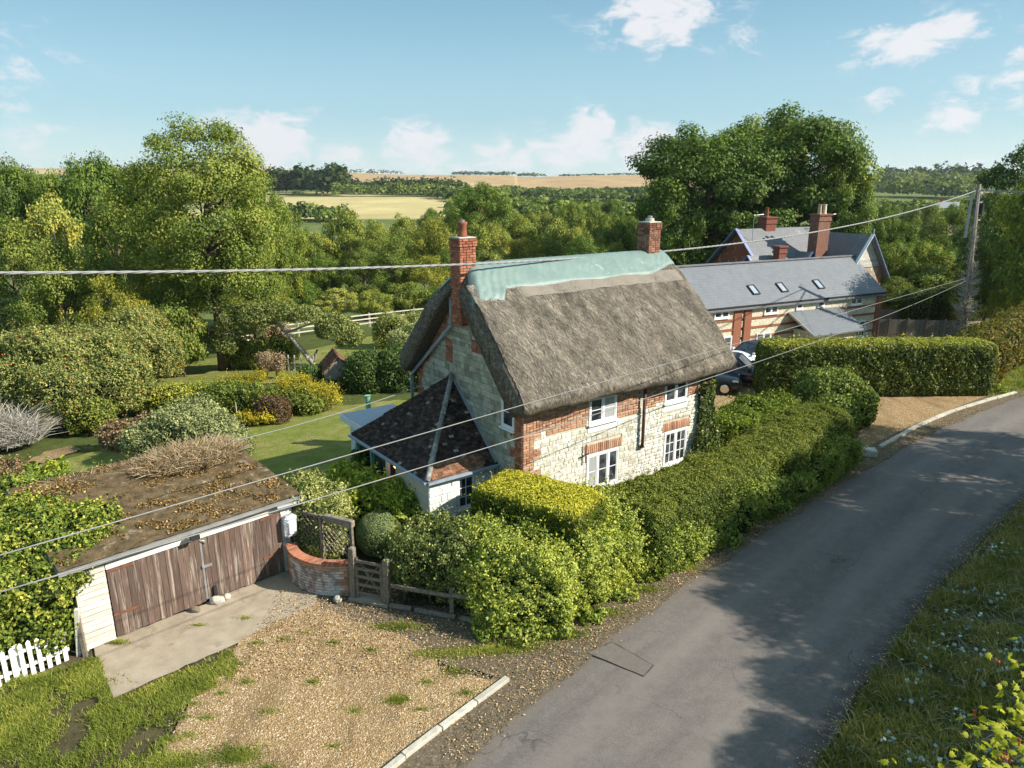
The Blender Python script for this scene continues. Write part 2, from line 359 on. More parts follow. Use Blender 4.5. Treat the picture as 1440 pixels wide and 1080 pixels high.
def slate_roof(name, a, b, dark, scale=1.0):
    m, t = newmat(name); co = t.pos(obj=True)
    br = t.N('ShaderNodeTexBrick'); t.L(co, br.inputs['Vector']); br.inputs['Scale'].default_value = scale
    br.inputs['Brick Width'].default_value = .30; br.inputs['Row Height'].default_value = .20; br.inputs['Mortar Size'].default_value = .012; br.inputs['Mortar Smooth'].default_value = .5
    br.inputs['Color1'].default_value = c4(a); br.inputs['Color2'].default_value = c4(b); br.inputs['Mortar'].default_value = c4(tuple(x * .72 for x in a))
    col = t.mix(t.rng(t.noise(co, .9, 6, .7), .35, .7, 0, .5), br.outputs['Color'], tuple(x * 1.35 for x in a))
    col = t.mix(t.rng(t.noise(co, .45, 6, .75), .62, .72, 0, .8), col, dark)
    t.bsdf(col, .5, .45, t.bump(t.noise(co, 14, 5), .25, .01)); return m
ROOFSLATE = slate_roof('slate_roofing', (.135, .145, .162), (.165, .175, .192), (.045, .045, .045))
ROOFOLD = slate_roof('old_slate_roofing', (.115, .12, .13), (.15, .152, .16), (.30, .29, .26))
SLATE = pieces('slate', [(0, (.175, .188, .21)), (.5, (.19, .203, .225)), (1, (.205, .218, .24))], 1.2, .12, .5, 20, .2, lichen=(.12, .115, .11), lsc=.8, lthr=.68)
SLATEB = pieces('old_slate', [(0, (.15, .155, .17)), (.5, (.165, .17, .182)), (1, (.18, .182, .195))], 2, .25, .6, 20, .2, lichen=(.36, .35, .31), lsc=.9, lthr=.60)
LEAD = simple('lead', (.27, .30, .33), (.20, .22, .25), 5, .6, .4)
WHITE = simple('white_paint', (.80, .80, .79), (.72, .72, .71), 6, .5, .4, bst=.1)
WHITEWASH = simple('whitewash', (.76, .76, .74), (.62, .62, .58), 5, .9, .2, c3=(.36, .36, .33), sc3=7, thr3=.63, bsc=14, bst=.9)
BLUEP = simple('blue_grey_paint', (.22, .26, .42), (.18, .21, .35), 6, .5, .4, bst=.1)
GREYPIPE = simple('grey_pipe', (.32, .37, .43), (.25, .29, .34), 4, .45, .4, bst=.1)
REDIRON = simple('oxide_paint', (.10, .042, .03), (.06, .03, .025), 6, .6, .3, bst=.2)
GREENP = simple('green_paint', (.20, .42, .30), (.15, .34, .24), 5, .6, .3, bst=.1)
PLANKP = simple('peeling_white_board', (.62, .60, .56), (.42, .39, .34), 9, .85, .2, var=.16, stretch=(.25, .25, 3), c3=(.25, .20, .15), sc3=5, thr3=.62, bsc=30, bst=.5)
PLANKR = simple('faded_red_board', (.185, .118, .095), (.105, .08, .066), 5, .9, .15, var=.28, stretch=(8, 8, .5), c3=(.36, .31, .26), sc3=1.6, thr3=.53, bsc=30, bst=.6)
WOOD = simple('weathered_wood', (.26, .225, .18), (.15, .125, .10), 6, .9, .15, var=.2, stretch=(2, 2, 2), bsc=30, bst=.5)
WOODPALE = simple('pale_wood', (.60, .56, .49), (.42, .38, .32), 6, .9, .15, var=.1, bsc=30, bst=.4)
MOSSROOF = simple('mossy_felt', (.18, .125, .07), (.08, .06, .032), 4, .95, .1, c3=(.38, .325, .26), sc3=2.4, thr3=.60, stretch=(1, 1, 1), bsc=14, bst=1, bd=.04)
FELT = simple('grey_felt', (.27, .27, .26), (.20, .20, .195), 4, .9, .2, bst=.3)
BLACK = simple('black_plastic', (.02, .02, .022), (.03, .03, .03), 4, .5, .4, bst=0)
METAL = simple('grey_metal', (.38, .39, .40), (.30, .30, .31), 5, .4, .5, bst=.1, metal=.5)
CABLE = simple('cable_sheath', (.30, .30, .30), (.22, .22, .22), 5, .6, .3, bst=0)
CABLETHIN = simple('thin_cable_sheath', (.26, .26, .25), (.20, .20, .20), 5, .6, .3, bst=0)
def glass_material():
    m, t = newmat('window_glass'); co = t.pos()
    col = t.mix(t.rng(t.noise(co, 2.2, 2), .4, .6), (.018, .022, .028), (.09, .10, .11))
    t.bsdf(col, .06, .7); return m
GLASS = glass_material()
CURTAIN = simple('net_curtain', (.30, .32, .33), (.42, .43, .42), 8, .25, .6, stretch=(6, 6, .5), bst=0)
CARWHITE = simple('white_car_paint', (.80, .80, .82), (.78, .78, .80), 2, .18, .5, bst=0)
CARBLUE = simple('navy_car_paint', (.015, .022, .05), (.012, .018, .04), 2, .12, .7, bst=0)
CARDARK = simple('charcoal_car_paint', (.03, .032, .036), (.028, .03, .034), 2, .15, .6, bst=0)
TYRE = simple('tyre_rubber', (.02, .02, .02), (.03, .03, .03), 8, .9, .1, bst=.2)
CHROME = simple('chrome', (.75, .76, .78), (.7, .7, .72), 3, .15, .6, metal=1, bst=0)
def thatch_material():
    m, t = newmat('thatch'); co = t.pos(obj=True)
    mp = t.N('ShaderNodeMapping'); t.L(co, mp.inputs[0]); mp.inputs['Scale'].default_value = (5.5, 1.1, 1.1)
    n = t.noise(mp.outputs[0], 5.5, 9, .78, .25); n2 = t.noise(co, 1.1, 5, .6); n3 = t.noise(mp.outputs[0], 16, 5, .8)
    col = t.ramp(t.math('ADD', n, t.math('MULTIPLY', t.math('SUBTRACT', n3, .5), .8)), [(.28, (.05, .042, .034)), (.46, (.155, .132, .104)), (.58, (.29, .25, .20)), (.76, (.50, .43, .33))])
    col = t.mix(t.rng(n2, .42, .7, 0, .42), col, (.115, .095, .075))
    t.bsdf(col, 1, .05, t.bump(t.math('ADD', n, n3), 1., .06)); return m
THATCH = thatch_material()
STRAW = pieces('straw', [(0, (.06, .051, .042)), (.35, (.17, .146, .118)), (.7, (.34, .295, .235)), (1, (.62, .545, .43))], 2, .3, 1, 30, 0)
STRAWNEW = simple('ridge_straw', (.30, .265, .225), (.20, .175, .145), 14, 1, .05, bsc=30, bst=.9, stretch=(4, 1, 1), obj=True, lo=.3, hi=.7)
TARP = simple('green_sheeting', (.19, .262, .243), (.15, .215, .20), 1.5, .5, .35, c3=(.30, .43, .40), sc3=2.0, thr3=.62, bsc=2.6, bst=.5, bd=.08, obj=True)

# ------------------------------------------------------------------ terrain
RL = np.array([(-14, -3.5), (-6.5, 4.2), (-2.35, 9.0), (1.59, 13.74), (5.51, 17.65), (12.38, 23.99), (17.43, 28.41), (25.91, 34.58), (37, 41), (52, 48), (90, 62), (200, 90)], float)
RR = np.array([(-8.0, -6.), (-2.3, 1.0), (1.7, 6.1), (5.33, 10.4), (7.6, 12.85), (10.4, 15.7), (13.6, 18.75), (16.89, 21.57), (24, 26.9), (31.5, 31.8), (41, 37), (55, 43.5), (93, 57), (203, 85)], float)
def sdist(P, L):
    """signed distance to polyline, positive on its left"""
    best = np.full(len(P), 1e9); sg = np.zeros(len(P))
    for a, b in zip(L[:-1], L[1:]):
        d = b - a; l2 = d @ d; t = np.clip(((P - a) @ d) / l2, 0, 1)
        q = P - (a + t[:, None] * d); ds = np.hypot(q[:, 0], q[:, 1]); cr = d[0] * q[:, 1] - d[1] * q[:, 0]
        k = ds < best; best[k] = ds[k]; sg[k] = np.sign(cr[k])
    return best * sg
def S(t): t = np.clip(t, 0, 1); return t * t * (3 - 2 * t)
def hts(P):
    P = np.asarray(P, float); x, y = P[:, 0], P[:, 1]
    dl = sdist(P, RL); dr = -sdist(P, RR)
    h = np.where(dl > 0, -.05 * np.clip(dl - 11, 0, 50), 0.)
    h += -1.25 * S((y - 39.5) / 5.5) * S((x - 4) / 6) * S((dl - 1) / 5) * (1 - S((x - 60) / 30))
    h += np.where(dr > 0, np.minimum(.42 * np.clip(dr - .25, 0, 99), 3.2 + 0 * dr), 0) * (1 - S((y - 70) / 60))
    far = np.interp(y, [0, 60, 150, 300, 350, 550, 750, 1000, 1350, 1600, 1750, 2600], [0, 0, -2.2, -2.8, -1.6, 5.2, 8.0, 9.0, 25, 33, 32, 8])
    far = far + S((y - 1000) / 500) * (4.5 * np.sin(x * .0042 + 2.6) + 7 * S((x - 40) / 260)) + S((y - 500) / 300) * S((-x - 200) / 500) * 22
    return h + far + S((y - 120) / 200) * .0
def hh(x, y): return float(hts(np.array([[x, y]]))[0])

def build_ground():
    xs = np.unique(np.concatenate([np.arange(-30, 45, .6), np.arange(-80, 110, 4), np.arange(-400, 420, 22), np.arange(-2600, 2601, 90)]))
    ys = np.unique(np.concatenate([np.arange(0, 62, .6), np.arange(-60, 0, 6), np.arange(62, 140, 4), np.arange(140, 760, 12), np.arange(760, 2000, 22), np.arange(2000, 3200, 150)]))
    X, Y = np.meshgrid(xs, ys); P = np.stack([X.ravel(), Y.ravel()], 1); Z = hts(P)
    dl = sdist(P, RL); dr = -sdist(P, RR)
    Z = Z - .03 * (np.abs(P[:, 1]) < 62)
    V = np.column_stack([P, Z]); nx, ny = len(xs), len(ys)
    i = np.arange(nx - 1)[None, :] + nx * np.arange(ny - 1)[:, None]; i = i.ravel()
    F = np.stack([i, i + 1, i + nx + 1, i + nx], 1)
    o = fastmesh('ground', V, F, GROUND, smooth=True, kind='structure')
    x, y = P[:, 0], P[:, 1]; C = np.tile(np.array([.085, .105, .030]), (len(P), 1))
    C[(dl > 0) & (dl < 14) & (y < 32)] = (.10, .085, .045)
    C[(dr > 0)] = (.10, .10, .045)
    C[(y > 300)] = (.12, .15, .04)
    C[(y > 60) & (y < 300)] = (.13, .16, .05)
    k = (y > 335) & (y < 556) & (x > -170 + (y - 335) * -.1) & (x < -10 - (y - 335) * .0 + 8); C[k] = (.46, .38, .18)
    k = (y > 575) & (y < 700) & (x > -300) & (x < -110); C[k] = (.48, .40, .20)
    k = (y > 940); C[k] = (.40, .27, .135)
    k = (y > 940) & (y < 1200) & (x < -40); C[k] = (.44, .34, .17)
    k = (y > 500) & (x > 330); C[k] = (.10, .14, .045)
    k = (y > 700) & (y < 800) & (x > 350) & (x < 620); C[k] = (.36, .26, .17)
    k = (dl > 0) & (x > 28) & (x < 45) & (y > 55) & (y < 66); C[k] = (.30, .25, .17)
    a = o.data.color_attributes.new('field', 'FLOAT_COLOR', 'POINT')
    a.data.foreach_set('color', np.column_stack([C, np.ones(len(C))]).astype(np.float32).ravel())
build_ground()

def sheet(name, poly, off, mat, res=.6, rough=0, **k):
    """a ground sheet: polygon (x,y) with ragged edges, cut into a grid and laid on the terrain"""
    pts = []
    n = len(poly)
    for i in range(n):
        a = Vector(poly[i][:2]); b = Vector(poly[(i + 1) % n][:2]); L = (b - a).length
        m = max(1, int(L / .22)) if rough else 1
        for j in range(m):
            p = a.lerp(b, j / m)
            if rough and j: p += Vector((random.gauss(0, rough), random.gauss(0, rough)))
            pts.append(p)
    bm = bmesh.new(); bm.faces.new([bm.verts.new((p.x, p.y, 0)) for p in pts])
    bmesh.ops.triangulate(bm, faces=bm.faces[:])
    x0, x1 = min(p.x for p in pts), max(p.x for p in pts); y0, y1 = min(p.y for p in pts), max(p.y for p in pts)
    if res:
        for ax, lo, hi in ((0, x0, x1), (1, y0, y1)):
            q = math.floor(lo / res) * res + res
            while q < hi:
                co = (q, 0, 0) if ax == 0 else (0, q, 0); no = (1, 0, 0) if ax == 0 else (0, 1, 0)
                bmesh.ops.bisect_plane(bm, geom=bm.verts[:] + bm.edges[:] + bm.faces[:], plane_co=co, plane_no=no); q += res
    H = hts(np.array([(v.co.x, v.co.y) for v in bm.verts]))
    for v, h in zip(bm.verts, H): v.co.z = h + off
    for f in bm.faces:
        if f.normal.z < 0: f.normal_flip()
    me = bpy.data.meshes.new(name); bm.to_mesh(me); bm.free(); me.materials.append(mat)
    o = bpy.data.objects.new(name, me); COL.objects.link(o)
    return tag(o, kind='structure', **k)
def pp(*pts): return [tuple(g(x, y)[:2]) for x, y in pts]
# the lane: strip between the two edges, slightly crumbled edges
def resample(L, step):
    out = [L[0]]
    for a, b in zip(L[:-1], L[1:]):
        n = max(1, int(np.hypot(*(b - a)) / step)); out += [a + (b - a) * (i + 1) / n for i in range(n)]
    return np.array(out)
def smoothline(L, it=3):
    L = np.array(L, float)
    for _ in range(it):
        q = [L[0]]
        for a, b in zip(L[:-1], L[1:]): q += [a * .75 + b * .25, a * .25 + b * .75]
        L = np.array(q + [L[-1]])
    return L
RLs, RRs = smoothline(RL), smoothline(RR)
def build_lane():
    A = resample(RLs[:], .4); A = A[A[:, 0] < 95]
    n = len(A); idx = []
    Bs = resample(RRs, .3); B = np.array([Bs[np.argmin(np.hypot(*(Bs - a).T))] for a in A])
    mb = MB(); m = 14
    for a, b in zip(A, B):
        ja = random.gauss(0, .035); jb = random.gauss(0, .05)
        for j in range(m + 1):
            t = j / m; p = a + (b - a) * t
            if j == 0: p = p + (a - b) / np.hypot(*(a - b)) * ja
            if j == m: p = p + (b - a) / np.hypot(*(a - b)) * jb
            mb.v.append((p[0], p[1], .004 + .02 * math.sin(math.pi * t)))
    for i in range(n - 1):
        for j in range(m):
            q = i * (m + 1) + j; mb.f.append((q, q + 1, q + m + 2, q + m + 1)); mb.m.append(0)
    mb.build('lane', ASPH, smooth=True, kind='structure')
    o = bpy.data.objects['lane']; at_ = o.data.attributes.new('across', 'FLOAT', 'POINT'); at_.data.foreach_set('value', np.tile(np.arange(m + 1) / m, n).astype(np.float32))
    # dirt and leaf litter washed along the left edge
    for nm, L_, s, w in (('verge_dirt', resample(RLs, .35), 1, .95),):
        mb = MB(); k = 0; n = len(L_)
        for i, p in enumerate(L_):
            if p[0] < -3 or p[0] > 40: continue
            d = L_[min(i + 1, n - 1)] - L_[max(i - 1, 0)]; d = d / (np.hypot(*d) + 1e-9); nn = np.array([-d[1], d[0]]) * s
            inn = p - nn * (.10 + .10 * math.sin(i * .37) ** 2 + abs(random.gauss(0, .05))); out = p + nn * w
            mb.v += [(inn[0], inn[1], .030 if s > 0 else .034), (p[0], p[1], .020), (out[0], out[1], .006 if s > 0 else .03)]
            if k: b = 3 * k; mb.f += [(b - 3, b, b + 1, b - 2), (b - 2, b + 1, b + 2, b - 1)]; mb.m += [0, 0]
            k += 1
        mb.build(nm, SOIL, kind='structure')
build_lane()
sheet('soil_strip', pp((395, 812), (500, 838), (545, 850), (700, 860), (800, 905), (830, 912), (735, 962), (640, 940), (560, 900), (500, 890), (440, 880), (385, 860)), .004, SOIL, rough=.05)
sheet('gravel_drive', pp((385, 815), (430, 838), (470, 862), (530, 882), (585, 905), (625, 945), (712, 960), (660, 1000), (546, 1084), (455, 1170), (200, 1140), (235, 1040), (268, 985), (335, 905), (290, 862)), .008, GRAVEL, rough=.06)
sheet('concrete_apron', pp((130, 908), (290, 850), (336, 904), (160, 982)), .014, CONC, rough=.012)
sheet('worn_concrete', pp((283, 862), (290, 848), (398, 800), (450, 832), (445, 850), (392, 872), (333, 905)), .012, CONC, rough=.05)
sheet('turning_gravel', pp((1190, 640), (1215, 600), (1222, 566), (1240, 553), (1390, 553), (1428, 552), (1362, 571), (1302, 594), (1238, 632), (1210, 650)), .008, GRAVEL, rough=.04)
sheet('drive_beyond_hedge', [(9.5, 30.5), (13.5, 30.5), (15.5, 33), (14.5, 36), (20, 41.5), (26, 47), (27.5, 50), (16, 44), (11.5, 42.5), (8.5, 38)], .02, GRAVEL, rough=.05)
sheet('rear_yard', [tuple(g(x, y, -1.6)[:2]) for x, y in ((1236, 468), (1262, 446), (1350, 446), (1352, 468))], .03, GRAVEL)
sheet('lawn', [tuple(g(x, y, -.35)[:2]) for x, y in ((340, 640), (350, 590), (440, 570), (560, 560), (640, 570), (640, 640), (560, 700), (400, 690))], .03, LAWN, rough=.05)
sheet('upper_lawn', [tuple(g(x, y, -1.1)[:2]) for x, y in ((215, 530), (250, 505), (330, 492), (420, 492), (470, 480), (520, 468), (600, 462), (620, 520), (540, 540), (350, 545), (230, 560))], .03, LAWN, rough=.05)
sheet('side_lawn', [tuple(g(x, y, -.4)[:2]) for x, y in ((0, 700), (0, 655), (90, 640), (200, 610), (230, 650), (120, 690))], .03, LAWN, rough=.05)
sheet('garden_path', [tuple(g(x, y, -.4)[:2]) for x, y in ((35, 642), (60, 627), (100, 619), (112, 625), (60, 645))], .05, GRAVEL, rough=.04)
sheet('road_patch', pp((827, 920), (905, 952), (918, 937), (860, 905)), .034, simple('tar_patch', (.175, .153, .137), (.145, .126, .113), 14, .9, .2, bsc=80, bst=.6), res=.3, rough=.006)
sheet('patch_seam', pp((825.5, 920), (905, 953.2), (919.6, 937), (860, 903.8)), .030, simple('bitumen_seam', (.05, .045, .04), None, 5), res=.3, rough=.006)

# kerbs
def kerb(px, label, w=.13, seg=.92, group=None):
    P = smoothline([tuple(g(x, y)[:2]) for x, y in px], 2) if len(px) > 2 else np.array([tuple(g(x, y)[:2]) for x, y in px])
    P = resample(P, .05); acc = 0; runs = [[P[0]]]
    for a, b in zip(P[:-1], P[1:]):
        acc += np.hypot(*(b - a)); runs[-1].append(b)
        if acc > seg: acc = 0; runs.append([b])
    e = empty('kerb', (P[0][0], P[0][1], 0), 0, label, 'kerb')
    for r in runs:
        if len(r) < 3: continue
        a = Vector((*r[0], .035)) - e.location; b = Vector((*r[-1], .035)) - e.location; d = (b - a).normalized()
        dz = random.uniform(-.006, .006); lat = Vector((-d.y, d.x, 0)) * random.uniform(-.012, .012)
        MB().bar(a + d * .012 + lat + Vector((0, 0, dz)), b - d * .012 + lat + Vector((0, 0, dz)), w, .12).build('kerb_stone', CONCLT, e, bevel=.008)
kerb([(714, 956), (548, 1080), (470, 1150)], 'pale concrete kerb stones between the gravel drive and the lane, nearest the camera')
kerb([(1238, 630), (1300, 594), (1362, 571), (1428, 553)], 'long curved line of pale edging stones beside the far gravel turning area', .16)
o = MB().box((-.45, -.22, 0), (.45, .22, .28)).build('kerb_block', CONCLT, bevel=.03); o.location = (*g(1214, 640)[:2], 0); o.rotation_euler = (0, 0, R(-12))
tag(o, 'loose pale concrete block lying at the end of the far kerb', 'block')
o = MB().box((-.35, -.11, 0), (.35, .11, .16)).build('kerb_block', CONCLT, bevel=.03); o.location = (*g(1198, 636)[:2], 0); o.rotation_euler = (0, 0, R(60))
tag(o, 'smaller pale stone half under the end of the long hedge beside the far kerb', 'block')

# ------------------------------------------------------------------ foliage
def leaf_arrays(P, Nn, size, tint, jit=.7, aspect=.62, r=None, fold=.18):
    r = r or rng
    n = len(P)
    N2 = Nn + r.normal(size=(n, 3)) * jit; N2 /= np.linalg.norm(N2, axis=1)[:, None] + 1e-9
    T = np.cross(N2, r.normal(size=(n, 3))); T /= np.linalg.norm(T, axis=1)[:, None] + 1e-9
    B = np.cross(N2, T)
    s = (size * r.uniform(.65, 1.3, n))[:, None]
    V = np.empty((n, 4, 3))
    V[:, 0] = P - T * s * .5; V[:, 2] = P + T * s * .5
    V[:, 1] = P + B * s * .5 * aspect + N2 * s * fold; V[:, 3] = P - B * s * .5 * aspect + N2 * s * fold
    F = np.arange(4 * n).reshape(n, 4)
    return V.reshape(-1, 3), F, tint
def blob_points(blobs, dens, inner=.22, lump=.06, lsc=2.2, r=None, bottom=True):
    """points on the surface of a union of rounded boxes/ellipsoids (cx,cy,cz,rx,ry,rz,power,yaw)"""
    r = r or rng; Ps, Ns = [], []
    for bi, b in enumerate(blobs):
        cx, cy, cz, rx, ry, rz = b[:6]; p = b[6] if len(b) > 6 else 2.2; yaw = b[7] if len(b) > 7 else 0
        A = 8 * (rx * ry + ry * rz + rx * rz) * (.62 if p < 3 else .9); n = int(A * dens)
        w = np.array([ry * rz, rx * rz, rx * ry]); ax = r.choice(3, n, p=w / w.sum())
        q = r.uniform(-1, 1, (n, 3)); q[np.arange(n), ax] = np.sign(r.uniform(-1, 1, n))
        nn = (np.abs(q) ** p).sum(1) ** (1 / p); q = q / nn[:, None]
        Nn = np.sign(q) * np.abs(q) ** (p - 1) / np.array([rx, ry, rz]); Nn /= np.linalg.norm(Nn, axis=1)[:, None]
        L = q * np.array([rx, ry, rz])
        c, s = math.cos(yaw), math.sin(yaw); M = np.array([[c, -s, 0], [s, c, 0], [0, 0, 1]])
        Pw = L @ M.T; Nn = Nn @ M.T; Pw0 = Pw + np.array([cx, cy, cz])
        nz = nnoise(Pw0, lsc, bi % 3) * .6 + nnoise(Pw0, lsc * 2.7, 1) * .4
        depth = np.abs(r.normal(0, inner, n))
        Pn = Pw0 + Nn * (nz * lump - depth * min(rx, ry, rz) * .5)[:, None]
        keep = np.ones(n, bool)
        for bj, o in enumerate(blobs):
            if bj == bi: continue
            p2 = o[6] if len(o) > 6 else 2.2; y2 = o[7] if len(o) > 7 else 0
            c2, s2 = math.cos(-y2), math.sin(-y2); D = Pn - np.array(o[:3])
            D = np.stack([D[:, 0] * c2 - D[:, 1] * s2, D[:, 0] * s2 + D[:, 1] * c2, D[:, 2]], 1) / np.array(o[3:6])
            keep &= (np.abs(D) ** p2).sum(1) ** (1 / p2) > .86
        if bottom: keep &= Nn[:, 2] > -.75
        Ps.append(Pn[keep]); Ns.append(Nn[keep])
    return np.concatenate(Ps), np.concatenate(Ns)
def lumpy(blobs, k=4, seed=1, lo=.28, hi=.5):
    r = random.Random(seed); out = list(blobs)
    for b in blobs:
        for _ in range(k):
            a = r.uniform(0, 6.28); el = r.uniform(-.5, 1.3); d = (math.cos(a) * math.cos(el), math.sin(a) * math.cos(el), math.sin(el)); s = r.uniform(lo, hi)
            out.append((b[0] + d[0] * b[3] * .85, b[1] + d[1] * b[4] * .85, b[2] + d[2] * b[5] * .82, b[3] * s, b[4] * s, b[5] * s * r.uniform(.7, 1.1)))
    return out
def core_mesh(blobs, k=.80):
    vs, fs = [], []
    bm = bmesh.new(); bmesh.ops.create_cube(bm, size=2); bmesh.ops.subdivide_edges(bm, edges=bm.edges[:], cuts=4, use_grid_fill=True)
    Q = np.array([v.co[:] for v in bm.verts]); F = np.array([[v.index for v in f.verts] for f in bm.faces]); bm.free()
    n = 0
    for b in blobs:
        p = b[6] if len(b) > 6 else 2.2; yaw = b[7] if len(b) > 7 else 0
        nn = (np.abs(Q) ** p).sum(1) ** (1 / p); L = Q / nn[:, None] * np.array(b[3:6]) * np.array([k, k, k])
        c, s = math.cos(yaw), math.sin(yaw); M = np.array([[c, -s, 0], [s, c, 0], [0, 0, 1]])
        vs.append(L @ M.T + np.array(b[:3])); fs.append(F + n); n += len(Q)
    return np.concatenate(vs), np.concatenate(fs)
def shrub(name, label, cat, blobs, leaf, size, dens, tbias=.45, tvar=.28, jit=.7, inner=.22, lump=.08, lsc=2.0, stem=True, core=.78, group=None, part='foliage', extra=None, top=0., aspect=.62, sprig=0):
    blobs = [tuple(b) for b in blobs]
    cx = sum(b[0] for b in blobs) / len(blobs); cy = sum(b[1] for b in blobs) / len(blobs)
    bz = min(b[2] - b[5] for b in blobs); base = Vector((cx, cy, min(bz + .02, hh(cx, cy)) if stem else bz))
    e = empty(name, base, 0, label, cat, group)
    P, N_ = blob_points(blobs, dens, inner, lump, lsc)
    if sprig:   # loose shoots that stick out of the outline
        k = rng.choice(len(P), int(len(P) * .012 * sprig)); sh = []; sn = []
        for i in k:
            if N_[i, 2] < -.1: continue
            d = N_[i] + rng.normal(0, .35, 3) + np.array([0, 0, .5]); d /= np.linalg.norm(d); L_ = rng.uniform(.1, .38)
            t = np.linspace(0, L_, 7)[:, None]; sh.append(P[i] + d * t + rng.normal(0, .025, (7, 3))); sn.append(np.tile(d, (7, 1)))
        if sh: P = np.concatenate([P] + sh); N_ = np.concatenate([N_] + sn)
    tint = tbias + nnoise(P, 3.1, 2) * .10 + rng.normal(0, tvar * .5, len(P)) + top * np.clip(N_[:, 2], 0, 1)  # top paints sunlight: paler tint on leaves that face up
    V, F, t = leaf_arrays(P, N_, size, tint, jit, aspect)
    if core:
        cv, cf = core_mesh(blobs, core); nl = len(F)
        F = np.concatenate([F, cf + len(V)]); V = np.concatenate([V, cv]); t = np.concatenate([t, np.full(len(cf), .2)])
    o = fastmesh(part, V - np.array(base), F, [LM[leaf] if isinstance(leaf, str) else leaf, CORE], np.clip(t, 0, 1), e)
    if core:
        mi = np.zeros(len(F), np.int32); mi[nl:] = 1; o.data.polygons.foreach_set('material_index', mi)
    if stem:
        mb = MB()
        for b in blobs[:12]:
            for q in range(2):
                a = Vector((b[0] + random.uniform(-.2, .2) * b[3], b[1] + random.uniform(-.2, .2) * b[4], 0)); a.z = hh(a.x, a.y) - .02
                mb.tube([a - base, Vector((a.x, a.y, b[2])) - base + Vector((random.uniform(-.1, .1), 0, 0))], [.035, .02], 5)
        mb.build('stem', BARK, e, kind='stuff')
    return e

# ------------------------------------------------------------------ trees
PROTO = {}
def tree_proto(key, leaf, seed, Hh=10., cr=3.6, base=.22, ncl=80, lpc=260, lsz=.24, rc=(.75, 1.25), flat=.75, shape='round', bark=BARK, airy=0., trunk=.22, tb=.5, jit=.65, lean=0.):
    r = np.random.default_rng(seed); rs = random.Random(seed)
    cz0, cz1 = Hh * base, Hh; cc = (cz0 + cz1) / 2; hz = (cz1 - cz0) / 2
    C = []; tries = 0
    while len(C) < ncl and tries < 6000:
        tries += 1
        d = r.normal(size=3); d /= np.linalg.norm(d); q = r.uniform(.35, 1) ** .45
        f = 1.
        if shape == 'cone': f = .25 + .85 * (1 - (d[2] * q + 1) / 2)
        if shape == 'tall': f = .8 + .25 * math.sin((d[2] * q + 1) * 2.2)
        if shape == 'spread': f = 1 + .25 * d[2]
        p = np.array([d[0] * cr * q * f, d[1] * cr * q * f, cc + d[2] * hz * q * .9])
        p[:2] *= 1 + .18 * math.sin(3 * math.atan2(d[1], d[0]) + seed) 
        if all(np.linalg.norm((p - c)) > rc[0] * .62 for c in C): C.append(p)
    Ps, Ns, Ts = [], [], []
    for c in C:
        rad = r.uniform(*rc); n = int(lpc * (rad / rc[1]) ** 2 * r.uniform(.7, 1.15))
        d = r.normal(size=(n, 3)); d /= np.linalg.norm(d, axis=1)[:, None]
        q = r.uniform(.45, 1.05, n)[:, None]
        k = 1 + .3 * nnoise(d * 2 + c, 1.6, 1)[:, None]
        off = d * q * rad * k * np.array([1, 1, flat]); Ps.append(c + off)
        out = c - np.array([0, 0, cc]); out /= np.linalg.norm(out) + 1e-6
        Ns.append(d * .8 + out * .4 + np.array([0, 0, .35])); Ts.append(np.full(n, r.normal(0, .11)))
    P = np.concatenate(Ps); Nn = np.concatenate(Ns); tt = tb + np.concatenate(Ts) + r.normal(0, .13, len(P))
    P[:, 0] += lean * P[:, 2]
    V, F, t = leaf_arrays(P, Nn, lsz, np.clip(tt, 0, 1), jit, .7, r)
    crown = fastmesh('crown', V, F, LM[leaf], t)
    mb = MB(); topz = Hh * .8
    tp = [Vector((rs.uniform(-.12, .12) * i + lean * topz * i / 6, rs.uniform(-.12, .12) * i, -.3 + (topz + .3) * i / 6)) for i in range(7)]
    tr = [trunk * (1 - .13 * i) for i in range(7)]; tr[0] *= 1.35
    mb.tube(tp, tr, 9)
    for c in rs.sample(C, min(len(C), 26)):
        cv = Vector(c) + Vector((lean * c[2], 0, 0)); t0 = max(.12, min(.85, (cv.z - rs.uniform(.8, 2.2)) / topz)); i = t0 * 6; i0 = int(i); s0 = tp[i0].lerp(tp[min(i0 + 1, 6)], i - i0)
        mid = s0.lerp(cv, .5) + Vector((0, 0, rs.uniform(-.1, .3))); mb.tube([s0, mid, cv], [trunk * .35, trunk * .22, trunk * .07], 5, cap=False)
    tk = mb.build('trunk', bark, smooth=True)
    PROTO[key] = (crown.data, tk.data, Hh, cr); bpy.data.objects.remove(crown); bpy.data.objects.remove(tk)
def tree_at(key, x, y, ztop, width, label, group=None, rot=None, name='tree', cat='tree', stretch=1.):
    cr_, tk_, Hh, cr = PROTO[key]; b = hh(x, y); s = (ztop - b) / Hh; sw = (width / 2) / (cr + .5)
    e = empty(name, (x, y, b), rot if rot is not None else random.uniform(0, 6.28), label, cat, group)
    for nm, me in (('crown', cr_), ('trunk', tk_)):
        o = bpy.data.objects.new(nm, me); COL.objects.link(o); o.parent = e
        o.scale = (sw, sw, s) if nm == 'crown' else (sw * .5 + s * .5, sw * .5 + s * .5, s)
        if nm == 'trunk': o.scale = (sw, sw, s)
    return e
def tree_px(key, px, topy, Y, wpx, label, **k):
    p = zat(px, topy, Y); f = Y * math.cos(PITCH) - (p.z - CAMH) * math.sin(PITCH)
    return tree_at(key, p.x, Y, p.z, wpx * f / FPX, label, **k)
tree_proto('oak', 'oak', 11, ncl=95, lpc=430, lsz=.21, jit=.5, cr=4.0, base=.16)
